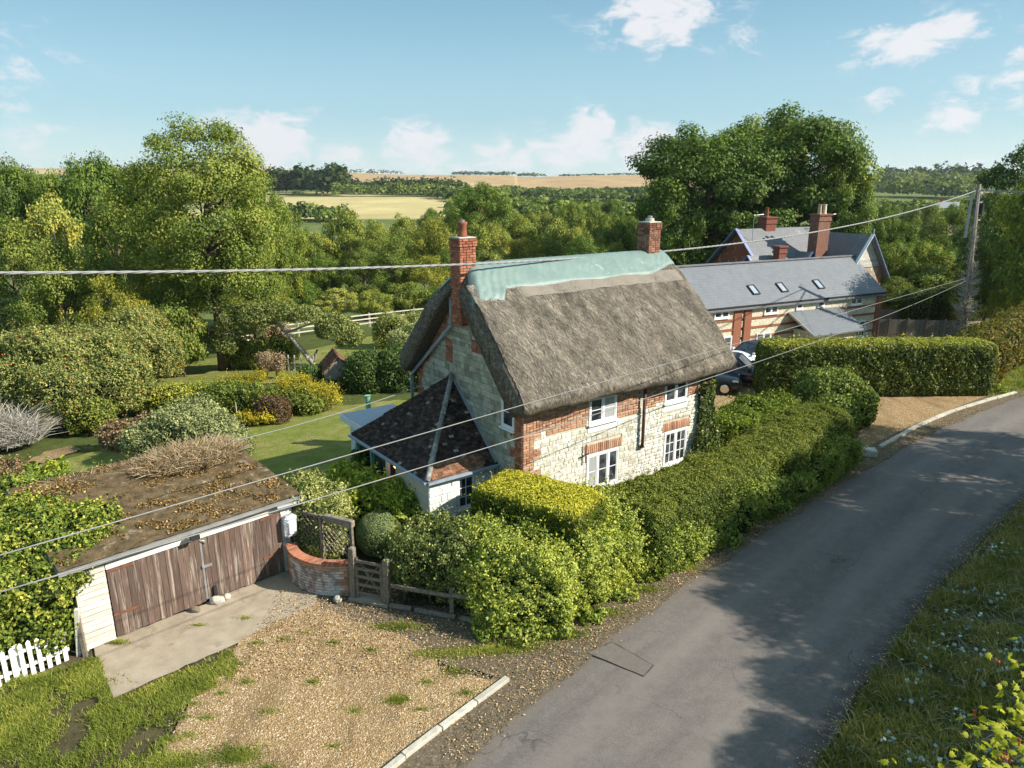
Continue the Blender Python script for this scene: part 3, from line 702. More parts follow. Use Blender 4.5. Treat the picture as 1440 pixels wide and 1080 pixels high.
tree_proto('oak_dense', 'oak', 12, ncl=120, lpc=400, lsz=.175, jit=.5, cr=3.9, base=.08, rc=(.6, 1.0))
tree_proto('bush', 'hawthorn', 13, Hh=6, cr=3.0, base=.03, ncl=70, lpc=300, lsz=.21, rc=(.6, 1.0), trunk=.12)
tree_proto('willow', 'willow', 14, Hh=8, cr=3.0, base=.08, ncl=85, lpc=260, lsz=.20, rc=(.5, .9), shape='tall', trunk=.12, bark=BARKPALE, jit=.9)
tree_proto('yellow', 'yellowing', 15, Hh=8, cr=3.0, base=.08, ncl=75, lpc=380, lsz=.16, rc=(.5, .95), trunk=.12)
tree_proto('ashy', 'ash', 16, Hh=10, cr=3.4, base=.12, ncl=85, lpc=400, lsz=.17, jit=.5, rc=(.6, 1.1), shape='tall')
tree_proto('fir', 'fir', 17, Hh=11, cr=2.6, base=.06, ncl=90, lpc=220, lsz=.22, rc=(.5, .8), shape='cone', flat=.5)
tree_proto('bigash', 'ash', 18, Hh=15, cr=4.6, base=.23, ncl=165, lpc=650, lsz=.155, rc=(.75, 1.35), flat=.62, trunk=.34, lean=-.02, jit=.55)
tree_proto('bigoak', 'oak', 19, Hh=15, cr=5.6, base=.06, ncl=180, lpc=480, lsz=.23, rc=(.8, 1.4), flat=.65, trunk=.45, jit=.5)
tree_proto('conifer_edge', 'fir', 20, Hh=14, cr=4.2, base=.05, ncl=120, lpc=300, lsz=.22, rc=(.6, 1.2), shape='tall', flat=.5)

def plant_trees():
    # named, single trees
    tree_px('bigash', 275, 148, 44, 235, 'tall airy light green ash rising above all others at the left', rot=.4)
    tree_px('bigoak', 1000, 158, 80, 225, 'broad dark green tree, left half of the big crown behind the slate roofs', rot=1.0)
    tree_px('bigoak', 1068, 140, 90, 190, 'dark green tree filling the middle of the big crown behind the slate roofs', rot=5.2)
    tree_px('bigoak', 1130, 134, 84, 225, 'biggest and tallest dark green tree behind the four-pot chimney', rot=2.4)
    tree_px('bigoak', 1190, 212, 78, 110, 'dark green tree, lower right shoulder of the big crown behind the slate roofs', rot=4.4)
    tree_px('oak_dense', 950, 225, 76, 110, 'dark rounded tree behind the far chimney of the thatched cottage', rot=3.)
    tree_px('conifer_edge', 1445, 172, 58, 130, 'tall ragged tree at the right edge of the photo beside the utility pole')
    tree_px('oak', 1500, 230, 50, 150, 'dark tree half outside the right edge of the photo')
    tree_px('oak_dense', 672, 250, 118, 95, 'large dense dark green tree standing above the valley trees', rot=1.)
    # the left bank of trees
    for a in (('oak', 5, 215, 75, 110, 'round dark green tree at the far left edge on the skyline'),
              ('oak', 120, 207, 72, 120, 'broad tree on the skyline left of the tall ash'),
              ('oak', 60, 232, 74, 80, 'smaller dark tree second from the left on the skyline'),
              ('ashy', 190, 236, 66, 90, 'slender light tree touching the left side of the tall ash'),
              ('willow', 60, 262, 58, 120, 'pale brownish green willow below the skyline trees at the left'),
              ('oak_dense', 345, 205, 52, 60, 'dark green tree behind the right side of the tall ash'),
              ('oak_dense', 390, 262, 66, 75, 'dark green tree right of the tall ash'),
              ('ashy', 10, 300, 48, 120, 'light green tree at the left edge above the apple trees'),
              ('ashy', 150, 270, 50, 130, 'leafy mid green tree left of the tall ash trunk'),
              ('yellow', 225, 345, 45, 120, 'yellow-green tree in front of the tall ash trunk'),
              ('yellow', 150, 380, 40, 90, 'yellow-green small tree above the apple trees'),
              ('ashy', 345, 330, 50, 90, 'light green bushy tree right of the tall ash trunk'),
              ('ashy', 70, 330, 42, 110, 'bushy green tree above the left apple tree'),
              ('bush', 245, 405, 42, 100, 'rounded green bush left of the ash trunk foot')):
        tree_px(a[0], a[1], a[2], a[3], a[4], a[5])
    # valley trees behind the fence, several ranks
    R_ = random.Random(3)
    lab = dict(oak='dark green tree in the wooded valley between the fence and the stubble fields', oak_dense='dense dark green tree in the wooded valley beyond the fence',
               willow='pale grey-green willow in the wooded valley beyond the fence', yellow='yellow-green tree in the wooded valley beyond the fence',
               ashy='light green tree in the wooded valley beyond the fence', bush='rounded hawthorn bush in the wooded valley beyond the fence', fir='dark narrow conifer in the valley')
    ranks = [  # Y, top y, x range, step, kinds, width
        (68, 385, (330, 700), 46, ('bush', 'willow', 'bush', 'oak_dense', 'yellow'), 62),
        (76, 342, (340, 905), 48, ('willow', 'bush', 'oak_dense', 'yellow', 'ashy'), 66),
        (90, 318, (385, 905), 44, ('oak_dense', 'willow', 'bush', 'yellow', 'ashy'), 62),
        (112, 300, (405, 905), 40, ('willow', 'oak_dense', 'ashy', 'yellow', 'bush', 'yellow', 'willow'), 56),
        (150, 296, (560, 900), 34, ('oak_dense', 'ashy', 'bush', 'willow'), 46),
        (210, 286, (640, 905), 30, ('oak', 'oak_dense', 'ashy', 'bush'), 38),
        (72, 330, (1245, 1370), 42, ('oak_dense', 'ashy', 'oak'), 66),
        (85, 290, (1238, 1360), 38, ('oak', 'ashy', 'oak_dense'), 60),
        (130, 278, (1245, 1400), 30, ('ashy', 'oak_dense', 'bush'), 42),
        (66, 370, (1255, 1440), 44, ('oak_dense', 'ashy', 'bush'), 70)]
    for (Y, ty, (x0, x1), st, kinds, w) in ranks:
        x = x0 + R_.uniform(0, st / 2)
        while x < x1:
            k = R_.choice(kinds); yy = Y + R_.uniform(-5, 5) * Y / 90
            tt = ty + R_.uniform(-16, 20) * (90 / Y) ** .5
            if Y == 112 and 380 < x < 470: tt += 6
            if x > 1240:
                tree_px(k, x, tt, yy, w * R_.uniform(.85, 1.3), '%s %s' % (dict(oak='dark green tree', oak_dense='dense dark tree', ashy='light green tree', bush='rounded bushy tree', willow='pale willow')[k], {72: 'close behind the roof of the gabled house', 85: 'rising above the others between gabled house and pole', 130: 'farther off around the half hidden brown roof', 66: 'just behind the dark clipped yard hedge'}[Y]), group='trees behind the utility pole')
            else:
                tree_px(k, x, tt, yy, w * R_.uniform(.85, 1.3), lab[k].replace('in the wooded valley', {68: 'in the rank nearest the rail fence', 76: 'in the second rank behind the rail fence', 90: 'in the third rank beyond the rail fence', 112: 'in the middle of the valley', 150: 'on the far side of the valley', 210: 'low by the stubble field'}[Y]).replace(' beyond the fence', '').replace(' between the fence and the stubble fields', ''), group='%s trees in the wooded valley' % k.replace('_', ' '))
            x += st * R_.uniform(.75, 1.2)
    for (px, ty, Y, w, k) in ((1260, 395, 66, 60, 'bush'), (1310, 400, 68, 70, 'bush'), (1400, 360, 60, 90, 'oak_dense'), (1440, 330, 56, 90, 'oak_dense'), (1470, 380, 52, 90, 'oak_dense'),
                              (1385, 300, 75, 60, 'oak'), (1400, 250, 66, 60, 'conifer_edge')):
        tree_px(k, px, ty, Y, w, 'dark tree in the belt at the right edge behind the mixed hedge', group='dark trees at the right edge')
    # roadside trees on the bank beyond the right edge; their shade lies across the lane
    for (x, y, zt, w, k) in ((19, 18.8, 9.6, 6.0, 'oak_dense'), (22, 20.8, 10.5, 6.5, 'oak_dense'), (25, 23.3, 11, 7, 'oak_dense'), (21, 16.8, 10.3, 6.0, 'oak_dense'), (18, 15.5, 8.8, 5.0, 'oak'),
                             (15.8, 13.4, 7.2, 4.0, 'oak_dense'), (14.0, 11.0, 6.9, 3.6, 'oak_dense'), (12.6, 8.6, 6.6, 3.4, 'bush'), (28.5, 26, 12, 6, 'oak_dense'), (24, 18.5, 12, 6, 'oak')):
        tree_at(k, x, y - 2.3, zt, w, 'roadside tree on the bank outside the right edge of the photo', group='roadside trees outside the frame')
    # far woods and hedgerows
    r = np.random.default_rng(5); Ps = []; Ns = []; Ts = []; Sz = []
    def wood(x, y, h, w, n, t):
        d = r.normal(size=(n, 3)); d /= np.linalg.norm(d, axis=1)[:, None]; d[:, 2] = np.abs(d[:, 2]) * 1.2 - .3
        k = 1 + .3 * nnoise(d * 3 + np.array([x, y, 0]), 1.3)[:, None]
        P = d * k * r.uniform(.75, 1.05, n)[:, None] * np.array([w / 2, w / 2, h * .55]) + np.array([x, y, hh(x, y) + h * .45])
        Ps.append(P); Ns.append(d + np.array([0, 0, .3])); Ts.append(np.clip(t + r.normal(0, .1, n), 0, 1)); Sz.append(np.full(n, max(w, h) * .16))
    def row(px0, px1, Y0, Y1, h, w, n, t, k=60, sp=8):
        for i in range(n):
            q = i / max(1, n - 1); Y = Y0 + (Y1 - Y0) * q + r.normal(0, sp); px = px0 + (px1 - px0) * q + r.normal(0, 3)
            d = px_dir(px, 265); x = d.x / d.y * Y; wood(x, Y, h * r.uniform(.7, 1.25), w * r.uniform(.8, 1.3), k, t + r.normal(0, .12))
    row(330, 480, 640, 600, 20, 19, 40, .02, 140, 16); row(440, 640, 640, 620, 12, 15, 36, .08, 110, 12); row(360, 640, 700, 600, 10, 15, 44, .22, 110, 14); row(470, 640, 566, 560, 9, 11, 30, .5, 100, 4)
    row(600, 720, 560, 400, 6, 13, 30, .3, 120, 10); row(520, 912, 740, 700, 5, 15, 60, .35, 90, 14); row(650, 920, 600, 500, 6, 14, 46, .4, 110, 18)
    row(650, 920, 420, 330, 8, 13, 50, .45, 130, 14); row(640, 920, 300, 260, 10, 11, 44, .5, 150, 12)
    row(420, 480, 568, 566, 7, 9, 3, .3, 100, 2); row(640, 760, 1600, 1610, 8, 22, 26, .15, 40, 10); row(500, 560, 1560, 1570, 9, 16, 9, .1, 40, 8); row(790, 915, 1612, 1620, 4, 20, 22, .15, 30, 6)
    row(1235, 1385, 1000, 900, 26, 28, 44, .1, 90, 20); row(1240, 1390, 800, 760, 17, 17, 50, .5, 110, 16); row(1240, 1360, 560, 520, 12, 14, 30, .4, 120, 12)
    row(330, 480, 330, 322, 7, 9, 22, .4, 150, 5); row(1230, 1400, 300, 260, 9, 12, 30, .4, 150, 14); row(1240, 1400, 190, 170, 8, 9, 26, .4, 200, 10)
    P = np.concatenate(Ps); V, F, t = leaf_arrays(P, np.concatenate(Ns), np.concatenate(Sz), np.concatenate(Ts), .5, .8, r)
    o = fastmesh('distant_woods', V, F, LM['hawthorn'], t, kind='stuff')
    tag(o, 'distant woods and hedgerows between the stubble fields below the skyline', 'woodland')
plant_trees()
# ------------------------------------------------------------------ building helpers
def unit_block(ch=.10):
    # x 0..1, y -1..0 (front at -1), z 0..1, chamfered front
    a, b = ch, 1 - ch
    v = [(0, 0, 0), (1, 0, 0), (1, 0, 1), (0, 0, 1), (0, -.7, 0), (1, -.7, 0), (1, -.7, 1), (0, -.7, 1), (a * .6, -1, a), (1 - a * .6, -1, a), (1 - a * .6, -1, b), (a * .6, -1, b)]
    f = [(0, 1, 5, 4), (1, 2, 6, 5), (2, 3, 7, 6), (3, 0, 4, 7), (4, 5, 9, 8), (5, 6, 10, 9), (6, 7, 11, 10), (7, 4, 8, 11), (8, 9, 10, 11)]
    return v, f
UB = unit_block()
def scatter(parent, name, mats4, mat, n_ind=300, unit=UB, order=None, stuffname=None):
    """mats4: list of 4x4 local matrices. The n_ind first (by order) become parts, the rest one 'stuff' part"""
    if not mats4: return
    idx = list(range(len(mats4)))
    if order: idx.sort(key=lambda i: order(mats4[i]))
    ind, rest = idx[:n_ind], idx[n_ind:]
    me = bpy.data.meshes.new(name); me.from_pydata(unit[0], [], unit[1]); me.materials.append(mat)
    bm = bmesh.new(); bm.from_mesh(me); bmesh.ops.recalc_face_normals(bm, faces=bm.faces); bm.to_mesh(me); bm.free()
    for i in ind:
        o = bpy.data.objects.new(name, me); COL.objects.link(o); o.parent = parent; o.matrix_local = mats4[i]
    if rest:
        U = np.array(unit[0]); U = np.column_stack([U, np.ones(len(U))]); M = np.array([np.array(mats4[i]) for i in rest])
        V = np.einsum('nij,kj->nki', M, U)[:, :, :3].reshape(-1, 3)
        F4 = [f for f in unit[1]]; nf = len(F4); Fa = np.array(F4)
        F = (Fa[None] + (np.arange(len(rest)) * len(unit[0]))[:, None, None]).reshape(-1, 4)
        t = np.repeat(rng.uniform(0, 1, len(rest)), nf)
        fastmesh(stuffname or name, V, F, mat, t, parent, kind='stuff')
def frame(ox, oy, rz): return Matrix.Translation((ox, oy, 0)) @ Matrix.Rotation(rz, 4, 'Z')
def courses(s0f, s1f, z0, z1, hr, wr, skips=(), gap=.012, thick=.024, thj=.010, zj=0):
    """rects of a masonry face: s0f,s1f functions of z; skips (s0,s1,z0,z1)"""
    out = []; z = z0
    while z < z1 - .02:
        h = min(random.uniform(*hr), z1 - z); zm = z + h / 2
        iv = [(s0f(zm), s1f(zm))]
        for (a, b, c, d) in skips:
            if z + h > c + .01 and z < d - .01:
                ni = []
                for (p, q) in iv:
                    if b <= p or a >= q: ni.append((p, q)); continue
                    if a > p: ni.append((p, a))
                    if b < q: ni.append((b, q))
                iv = ni
        for (p, q) in iv:
            s = p
            while s < q - .03:
                w = random.uniform(*wr) * (random.choice((.5, 1)) if wr[0] == wr[1] else 1)
                if q - s - w < wr[0] * .35: w = q - s
                w = min(w, q - s)
                out.append((s + gap / 2, z + gap / 2, w - gap, h - gap, thick + random.uniform(0, thj))); s += w
        z += h
    return out
def rect_mats(fr, rects):
    r = []
    for (s, z, w, h, t) in rects:
        if w < .02 or h < .015: continue
        r.append(fr @ Matrix.Translation((s, 0, z)) @ Matrix.Diagonal((w, t, h, 1)))
    return r
def window(parent, fr, s0, z0, w, h, casements=2, rows=3, cols=1, mat=None, y=-.022, fw=.055, depth=.07, pane_mat=None, sill=True, curtain=()):
    """white framed window in the face frame fr, frame front at y"""
    mat = mat or WHITE
    mb = MB(); M = fr @ Matrix.Translation((s0, y - .014, z0)); cw = w / casements; b = fw
    def bx(x0, x1, za, zb, ya=0., yb=depth): mb.box((x0, ya, za), (x1, yb, zb), 0, M)
    bx(0, w, 0, b); bx(0, w, h - b, h); bx(0, b, b, h - b); bx(w - b, w, b, h - b)
    for i in range(1, casements): bx(i * cw - b * .6, i * cw + b * .6, b, h - b)
    gb = .028; cells = []
    for i in range(casements):
        a0 = i * cw + (b if i == 0 else b * .6); a1 = (i + 1) * cw - (b if i == casements - 1 else b * .6)
        # casement stile
        bx(a0, a0 + .035, b, h - b, .012, .05); bx(a1 - .035, a1, b, h - b, .012, .05); bx(a0 + .035, a1 - .035, b, b + .035, .012, .05); bx(a0 + .035, a1 - .035, h - b - .035, h - b, .012, .05)
        c0, c1, r0, r1 = a0 + .035, a1 - .035, b + .035, h - b - .035
        for c in range(cols):
            for q in range(rows):
                x0 = c0 + (c1 - c0) * c / cols + (gb / 2 if c else 0); x1 = c0 + (c1 - c0) * (c + 1) / cols - (gb / 2 if c < cols - 1 else 0)
                y0 = r0 + (r1 - r0) * q / rows + (gb / 2 if q else 0); y1 = r0 + (r1 - r0) * (q + 1) / rows - (gb / 2 if q < rows - 1 else 0)
                cells.append((i, x0, x1, y0, y1))
        for c in range(1, cols): x = c0 + (c1 - c0) * c / cols; bx(x - gb / 2, x + gb / 2, r0, r1, .02, .045)
        for q in range(1, rows): z = r0 + (r1 - r0) * q / rows; bx(c0, c1, z - gb / 2, z + gb / 2, .0225, .0425)
    wd = mb.build('window', mat, parent)
    if sill: MB().box((-.04, -.06, -.055), (w + .04, depth, -.003), 0, M).build('window_sill', mat, wd)
    me = bpy.data.meshes.get('pane_unit')
    if not me:
        me = bpy.data.meshes.new('pane_unit'); me.from_pydata([(0, 0, 0), (1, 0, 0), (1, 0, 1), (0, 0, 1), (0, 1, 0), (1, 1, 0), (1, 1, 1), (0, 1, 1)], [], [(0, 1, 2, 3), (7, 6, 5, 4), (0, 4, 5, 1), (1, 5, 6, 2), (2, 6, 7, 3), (3, 7, 4, 0)]); me.materials.append(GLASS)
        mc = me.copy(); mc.name = 'pane_unit_curtain'; mc.materials.clear(); mc.materials.append(CURTAIN)
    for (i, x0, x1, y0, y1) in cells:
        o = bpy.data.objects.new('pane', bpy.data.meshes['pane_unit_curtain'] if i in curtain else me); COL.objects.link(o); o.parent = wd
        o.matrix_local = M @ Matrix.Translation((x0, .022, y0)) @ Matrix.Diagonal((x1 - x0, .010, y1 - y0, 1))
    return wd
UT = ([(0, 0, 0), (1, 0, 0), (1, 1, 0), (0, 1, 0), (0, 0, 1), (1, 0, 1), (1, 1, .35), (0, 1, .35)], [(0, 3, 2, 1), (4, 5, 6, 7), (0, 1, 5, 4), (1, 2, 6, 5), (2, 3, 7, 6), (3, 0, 4, 7)])
def tiles(parent, name, O, E, G, inside, eu, gv, tw, th, thick, mat, n_ind=0, jit=.004, order=None, stuffname=None):
    """tiles over plane O + e*E + g*G; inside(e,g) tests tile centre; eu,gv extents"""
    O = Vector(O); E = Vector(E).normalized(); G = Vector(G).normalized(); Nn = E.cross(G).normalized()
    if Nn.z < 0: Nn = -Nn
    out = []; r = 0; gg = 0.
    while gg < gv:
        e = -(tw / 2) * (r % 2)
        while e < eu:
            if inside(e + tw / 2, gg + th / 2):
                lift = .004 + random.uniform(0, jit); tl = random.uniform(-.01, .01)
                M = Matrix(((E.x, G.x, Nn.x, 0), (E.y, G.y, Nn.y, 0), (E.z, G.z, Nn.z, 0), (0, 0, 0, 1)))
                P = O + E * (e + .003) + G * gg + Nn * lift
                out.append(Matrix.Translation(P) @ M @ Matrix.Rotation(tl, 4, 'Y') @ Matrix.Diagonal((tw - (.006 if thick > .012 else .002), th * 1.18, thick, 1)))
            e += tw
        gg += th; r += 1
    scatter(parent, name, out, mat, n_ind, UT, order, stuffname)
def camdist(parent):
    Mw = Matrix.Translation(parent.location) @ Matrix.Rotation(parent.rotation_euler.z, 4, 'Z')
    return lambda m: (Mw @ m.to_translation() - Vector((0, 0, CAMH))).length + (4 if (Mw @ m.to_translation()).z < .9 else 0)

# ------------------------------------------------------------------ thatched cottage
CO = Vector((.29, 18.3, 0)); CA = R(36)
cot = empty('thatched_cottage', CO, CA, 'old stone and brick thatched cottage with a green sheet over its ridge', 'cottage')
CL, CW, CE = 7.92, 5.8, 4.12
def cottage():
    ord_ = camdist(cot)
    slope = 1.10; RZ = CE + slope * CW / 2
    # body
    mb = MB(); poly = [(0, -.4), (CW, -.4), (CW, CE), (CW / 2, RZ), (0, CE)]
    vs = [(0, y, z) for y, z in poly] + [(CL, y, z) for y, z in poly]; n = 5
    mb.add(vs, [tuple(range(n)), tuple(range(2 * n - 1, n - 1, -1))] + [(i, (i + 1) % n, (i + 1) % n + n, i + n) for i in range(n)])
    mb.build('wall', MORTAR, cot)
    fF = frame(0, 0, 0); fG = frame(0, CW, R(-90)); fR = frame(CL, 0, R(90))
    W1 = (2.40, 3.50, 3.30, 4.12); W2 = (5.60, 6.68, 3.36, 4.12); W3 = (2.36, 3.66, 1.22, 2.36); W4 = (5.70, 6.78, 1.22, 2.38)
    pads = lambda w, e=.0: (w[0] - e, w[1] + e, w[2] - e, w[3] + e)
    # brick zones on the front
    def zl(s): return 3.42 if s < 2.3 else 3.36
    bricks = []; stones = []
    lintel3 = (2.26, 3.76, 2.37, 2.66); lintel4 = (5.58, 6.88, 2.39, 2.68)
    fs = [pads(W1, .02), pads(W2, .02), pads(W3, .02), pads(W4, .02), lintel3, lintel4, (2.36, 3.54, 3.02, 3.30), (5.56, 6.72, 3.06, 3.36)]
    # upper band
    bricks += rect_mats(fF, courses(lambda z: 0, lambda z: CL, 3.44, 4.14, (.075, .075), (.225, .225), [pads(W1, .02), pads(W2, .02), (4.50, 4.66, 0, 9)], .014, .027, .005))
    # ragged steps under the band and the corner quoins
    bricks += rect_mats(fF, courses(lambda z: 0, lambda z: .36 + .26 * (int(z / .3) % 2), -.1, 3.44, (.075, .075), (.225, .225), [], .014, .027, .005))
    bricks += rect_mats(fF, courses(lambda z: CL - .30 - .2 * (int(z / .3) % 2), lambda z: CL, -.1, 3.44, (.075, .075), (.225, .225), [], .014, .027, .005))
    for a, b, c, d in ((.8, 2.3, 3.30, 3.44), (3.54, 4.5, 3.28, 3.44), (4.66, 5.2, 3.36, 3.44)):
        bricks += rect_mats(fF, courses(lambda z: a, lambda z: b, c, d, (.07, .07), (.225, .225), [], .010, .026, .005))
        fs.append((a, b, c, d))
    fs.append((4.50, 4.66, 2.2, 9)) if False else None
    for (a, b, c, d) in (lintel3, lintel4):     # soldier arches
        s = a
        while s < b - .05:
            tilt = (s - (a + b) / 2) * .22
            bricks.append(fF @ Matrix.Translation((s, 0, c)) @ Matrix.Rotation(tilt, 4, 'Y') @ Matrix.Diagonal((.068, .030, (d - c) * .98, 1))); s += .08
    # white panels below the upper windows
    for a, b, c, d in ((2.36, 3.54, 3.02, 3.30), (5.56, 6.72, 3.06, 3.36)):
        MB().box((a + .01, -.028, c + .01), (b - .01, .0, d - .01)).build('render_panel', WHITEWASH, cot)
    stones += rect_mats(fF, courses(lambda z: .36 + .26 * (int(z / .3) % 2), lambda z: CL - .30 - .2 * (int(z / .3) % 2), -.1, 3.44, (.07, .15), (.10, .34), fs, .010, .020, .012))
    scatter(cot, 'stone', stones, STONE, 300, UB, ord_)
    # gable facing the drive (s = CW - y)
    GW = (CW - .96, CW - .36, 3.50, 4.42)
    e0 = lambda z: 0 if z < CE else (z - CE) / slope; e1 = lambda z: CW if z < CE else CW - (z - CE) / slope
    gb = []; gs = []
    q0 = lambda z: e0(z); q1 = lambda z: e0(z) + .22 + .12 * (int(z / .3) % 2)
    gb += rect_mats(fG, courses(q0, q1, .0, RZ - .5, (.075, .075), (.225, .225), [], .014, .027, .005))
    p0 = lambda z: e1(z) - (.34 + .22 * (int(z / .3) % 2) if z < CE else .10)
    gb += rect_mats(fG, courses(p0, e1, .0, RZ - .5, (.075, .075), (.225, .225), [pads(GW, .02)], .014, .027, .005))
    pt = [(CW - 3.95, CW - 3.55, 4.78, 5.55), (CW - 2.48, CW - 1.9, 5.35, 5.75)]
    for a, b, c, d in pt: gb += rect_mats(fG, courses(lambda z: a, lambda z: b, c, d, (.075, .075), (.225, .225), [], .014, .027, .005))
    gs += rect_mats(fG, courses(q1, p0, .0, RZ - .3, (.09, .24), (.14, .46), [pads(GW, .02)] + pt, .012, .020, .014))
    scatter(cot, 'gable_stone', gs, STONEG, 300, UB, ord_)
    # right gable, a plain brick return
    gb += rect_mats(fR, courses(lambda z: 0, lambda z: .34, 0, CE - .1, (.075, .075), (.225, .225), [], .014, .027, .005))
    scatter(cot, 'brick', bricks, BRICK, 300, UB, ord_)
    scatter(cot, 'gable_brick', gb, BRICKRED, 300, UB, ord_)
    window(cot, fF, W1[0], W1[2], 1.10, .80, 2, 2, 1, curtain=(1,)); window(cot, fF, W2[0], W2[2], 1.06, .74, 2, 2, 1)
    window(cot, fF, W3[0], W3[2], 1.30, 1.12, 3, 2, 1, curtain=(0,)); window(cot, fF, W4[0], W4[2], 1.08, 1.15, 2, 3, 2)
    window(cot, fG, GW[0], GW[2], .60, .92, 1, 2, 1)
    # corroded iron tie and downpipe on the front
    MB().tube([(4.58, -.13, 4.1), (4.58, -.13, 2.3), (4.58, -.10, 2.18)], .05, 10).build('downpipe', REDIRON, cot, smooth=True)
    MB().box((4.48, -.10, 2.10), (4.70, -.075, 2.2)).build('pipe_shoe', REDIRON, cot)
    MB().bar((2.10, -.11, 2.42), (2.36, -.11, 2.44), .03, .03).bar((2.24, -.11, 2.18), (2.24, -.11, 2.75), .03, .03).build('wall_tie', REDIRON, cot)
    # grey pipe from the chimney down the back slope of the gable
    MB().tube([(-.16, 3.36, 6.9), (-.16, 3.34, 6.26), (-.15, 3.40, 6.02), (-.15, 5.95, 4.02), (-.15, 6.02, 3.9), (-.15, 6.02, 2.0)], .055, 10).build('gable_pipe', GREYPIPE, cot, smooth=True)
    # thatch ------------------------------------------------
    prof_o = [(-.30, 4.12), (-.50, 4.19), (-.59, 4.33), (-.56, 4.55), (-.36, 4.84)]
    for k in range(1, 16):
        t = k / 16; prof_o.append((-.36 + t * 2.95, 4.84 + t * 2.86 + .10 * math.sin(t * math.pi)))
    prof_o += [(2.66, 7.76), (2.9, 7.82), (3.14, 7.76)]
    prof_o += [(CW - y, z) for y, z in prof_o[:20][::-1]]
    prof_i = [(-.10, 4.10)] + [(t * 2.9 / 8, 4.16 + 3.19 * t / 8) for t in range(1, 9)]
    prof_i += [(CW - y, z) for y, z in prof_i[:-1][::-1]]
    no, ni = len(prof_o), len(prof_i); ring = prof_o + prof_i[::-1]; nr = len(ring); NX = 90
    def xends(y, z):
        t = S(np.array([(z - 4.4) / 3.4]))[0]; tt = max(0, (z - 6.6) / 1.2)
        return -.46 + .50 * tt ** 1.3, CL + .50 - .10 * tt ** 2
    V = []
    for i in range(NX + 1):
        q = i / NX
        for j, (y, z) in enumerate(ring):
            a, b = xends(y, z); x = a + (b - a) * q
            if j < no:
                edge = min(q, 1 - q) * (b - a); rd = .14 * max(0, 1 - edge / .22) ** 2     # rounded verge
                cyy = CW / 2; d = Vector((y - cyy, z - 5.6)).normalized()
                nz = (.035 * math.sin(x * 1.3 + y * .8) + .025 * math.sin(x * 3.1 + z * 2.2) + .012 * math.sin(x * 9 + y * 7)) * min(1, max(.12, (7.5 - z) / .8))
                sag = -.10 * math.sin(math.pi * q) * (1 if z > 7 else 0) * .3
                y -= d.x * (rd - nz); z -= d.y * (rd - nz) - sag
                z += .05 * math.sin(x * .8) * (1 if z < 4.7 else 0)
            V.append((x, y, z))
    F = []
    for i in range(NX):
        for j in range(nr):
            k = (j + 1) % nr; F.append((i * nr + j, i * nr + k, (i + 1) * nr + k, (i + 1) * nr + j))
    mb = MB(); mb.v = V; mb.f = F; mb.m = [0] * len(F)
    # end caps between outer and inner profile
    for i in (0, NX):
        m = i * nr
        for j in range(no - 1):
            a = int(round(j * (ni - 1) / (no - 1))); b = int(round((j + 1) * (ni - 1) / (no - 1)))
            ia, ib = nr - 1 - a, nr - 1 - b
            mb.f.append((m + j, m + j + 1, m + ib, m + ia) if ia != ib else (m + j, m + j + 1, m + ia)); mb.m.append(0)
    th = mb.build('thatch', THATCH, cot, smooth=True)
    # straw ends standing proud of the coat
    r = np.random.default_rng(3); n = 110000
    pl = np.array(prof_o[3:20]); seg = np.hypot(*np.diff(pl, axis=0).T); cum = np.concatenate([[0], np.cumsum(seg)])
    u = r.uniform(0, cum[-1] * .93, n); yy = np.interp(u, cum, pl[:, 0]); zz = np.interp(u, cum, pl[:, 1])
    dy = np.interp(u + .1, cum, pl[:, 0]) - yy + 1e-4; dz = np.interp(u + .1, cum, pl[:, 1]) - zz; L_ = np.hypot(dy, dz); dy /= L_; dz /= L_
    x = r.uniform(-.36, CL + .42, n)
    nz = (.035 * np.sin(x * 1.3 + yy * .8) + .025 * np.sin(x * 3.1 + zz * 2.2) + .012 * np.sin(x * 9 + yy * 7)) * np.clip((7.5 - zz) / .8, .12, 1)
    zz = zz + .05 * np.sin(x * .8) * (zz < 4.7)
    N_ = np.stack([0 * x, -dz, dy], 1); P = np.stack([x, yy, zz], 1) + N_ * (nz + .014)[:, None]
    T = np.stack([r.normal(0, .12, n), -dy, -dz], 1); ln = r.uniform(.08, .24, n)[:, None]
    Q = P + T * ln + N_ * r.uniform(.0, .034, n)[:, None]; sd_ = np.cross(T, N_) * r.uniform(.005, .014, n)[:, None]
    P = P - N_ * .02
    Vv = np.stack([P - sd_, P + sd_, Q], 1).reshape(-1, 3)
    cl = nnoise(np.stack([x * 2.2, yy, zz], 1), 1.6, 2) * .16
    # darker tufts and lighter weathered streaks
    fastmesh('straw', Vv, np.arange(3 * n).reshape(n, 3), STRAW, np.clip(r.beta(1.6, 2, n) + cl, 0, .99), cot, kind='stuff')
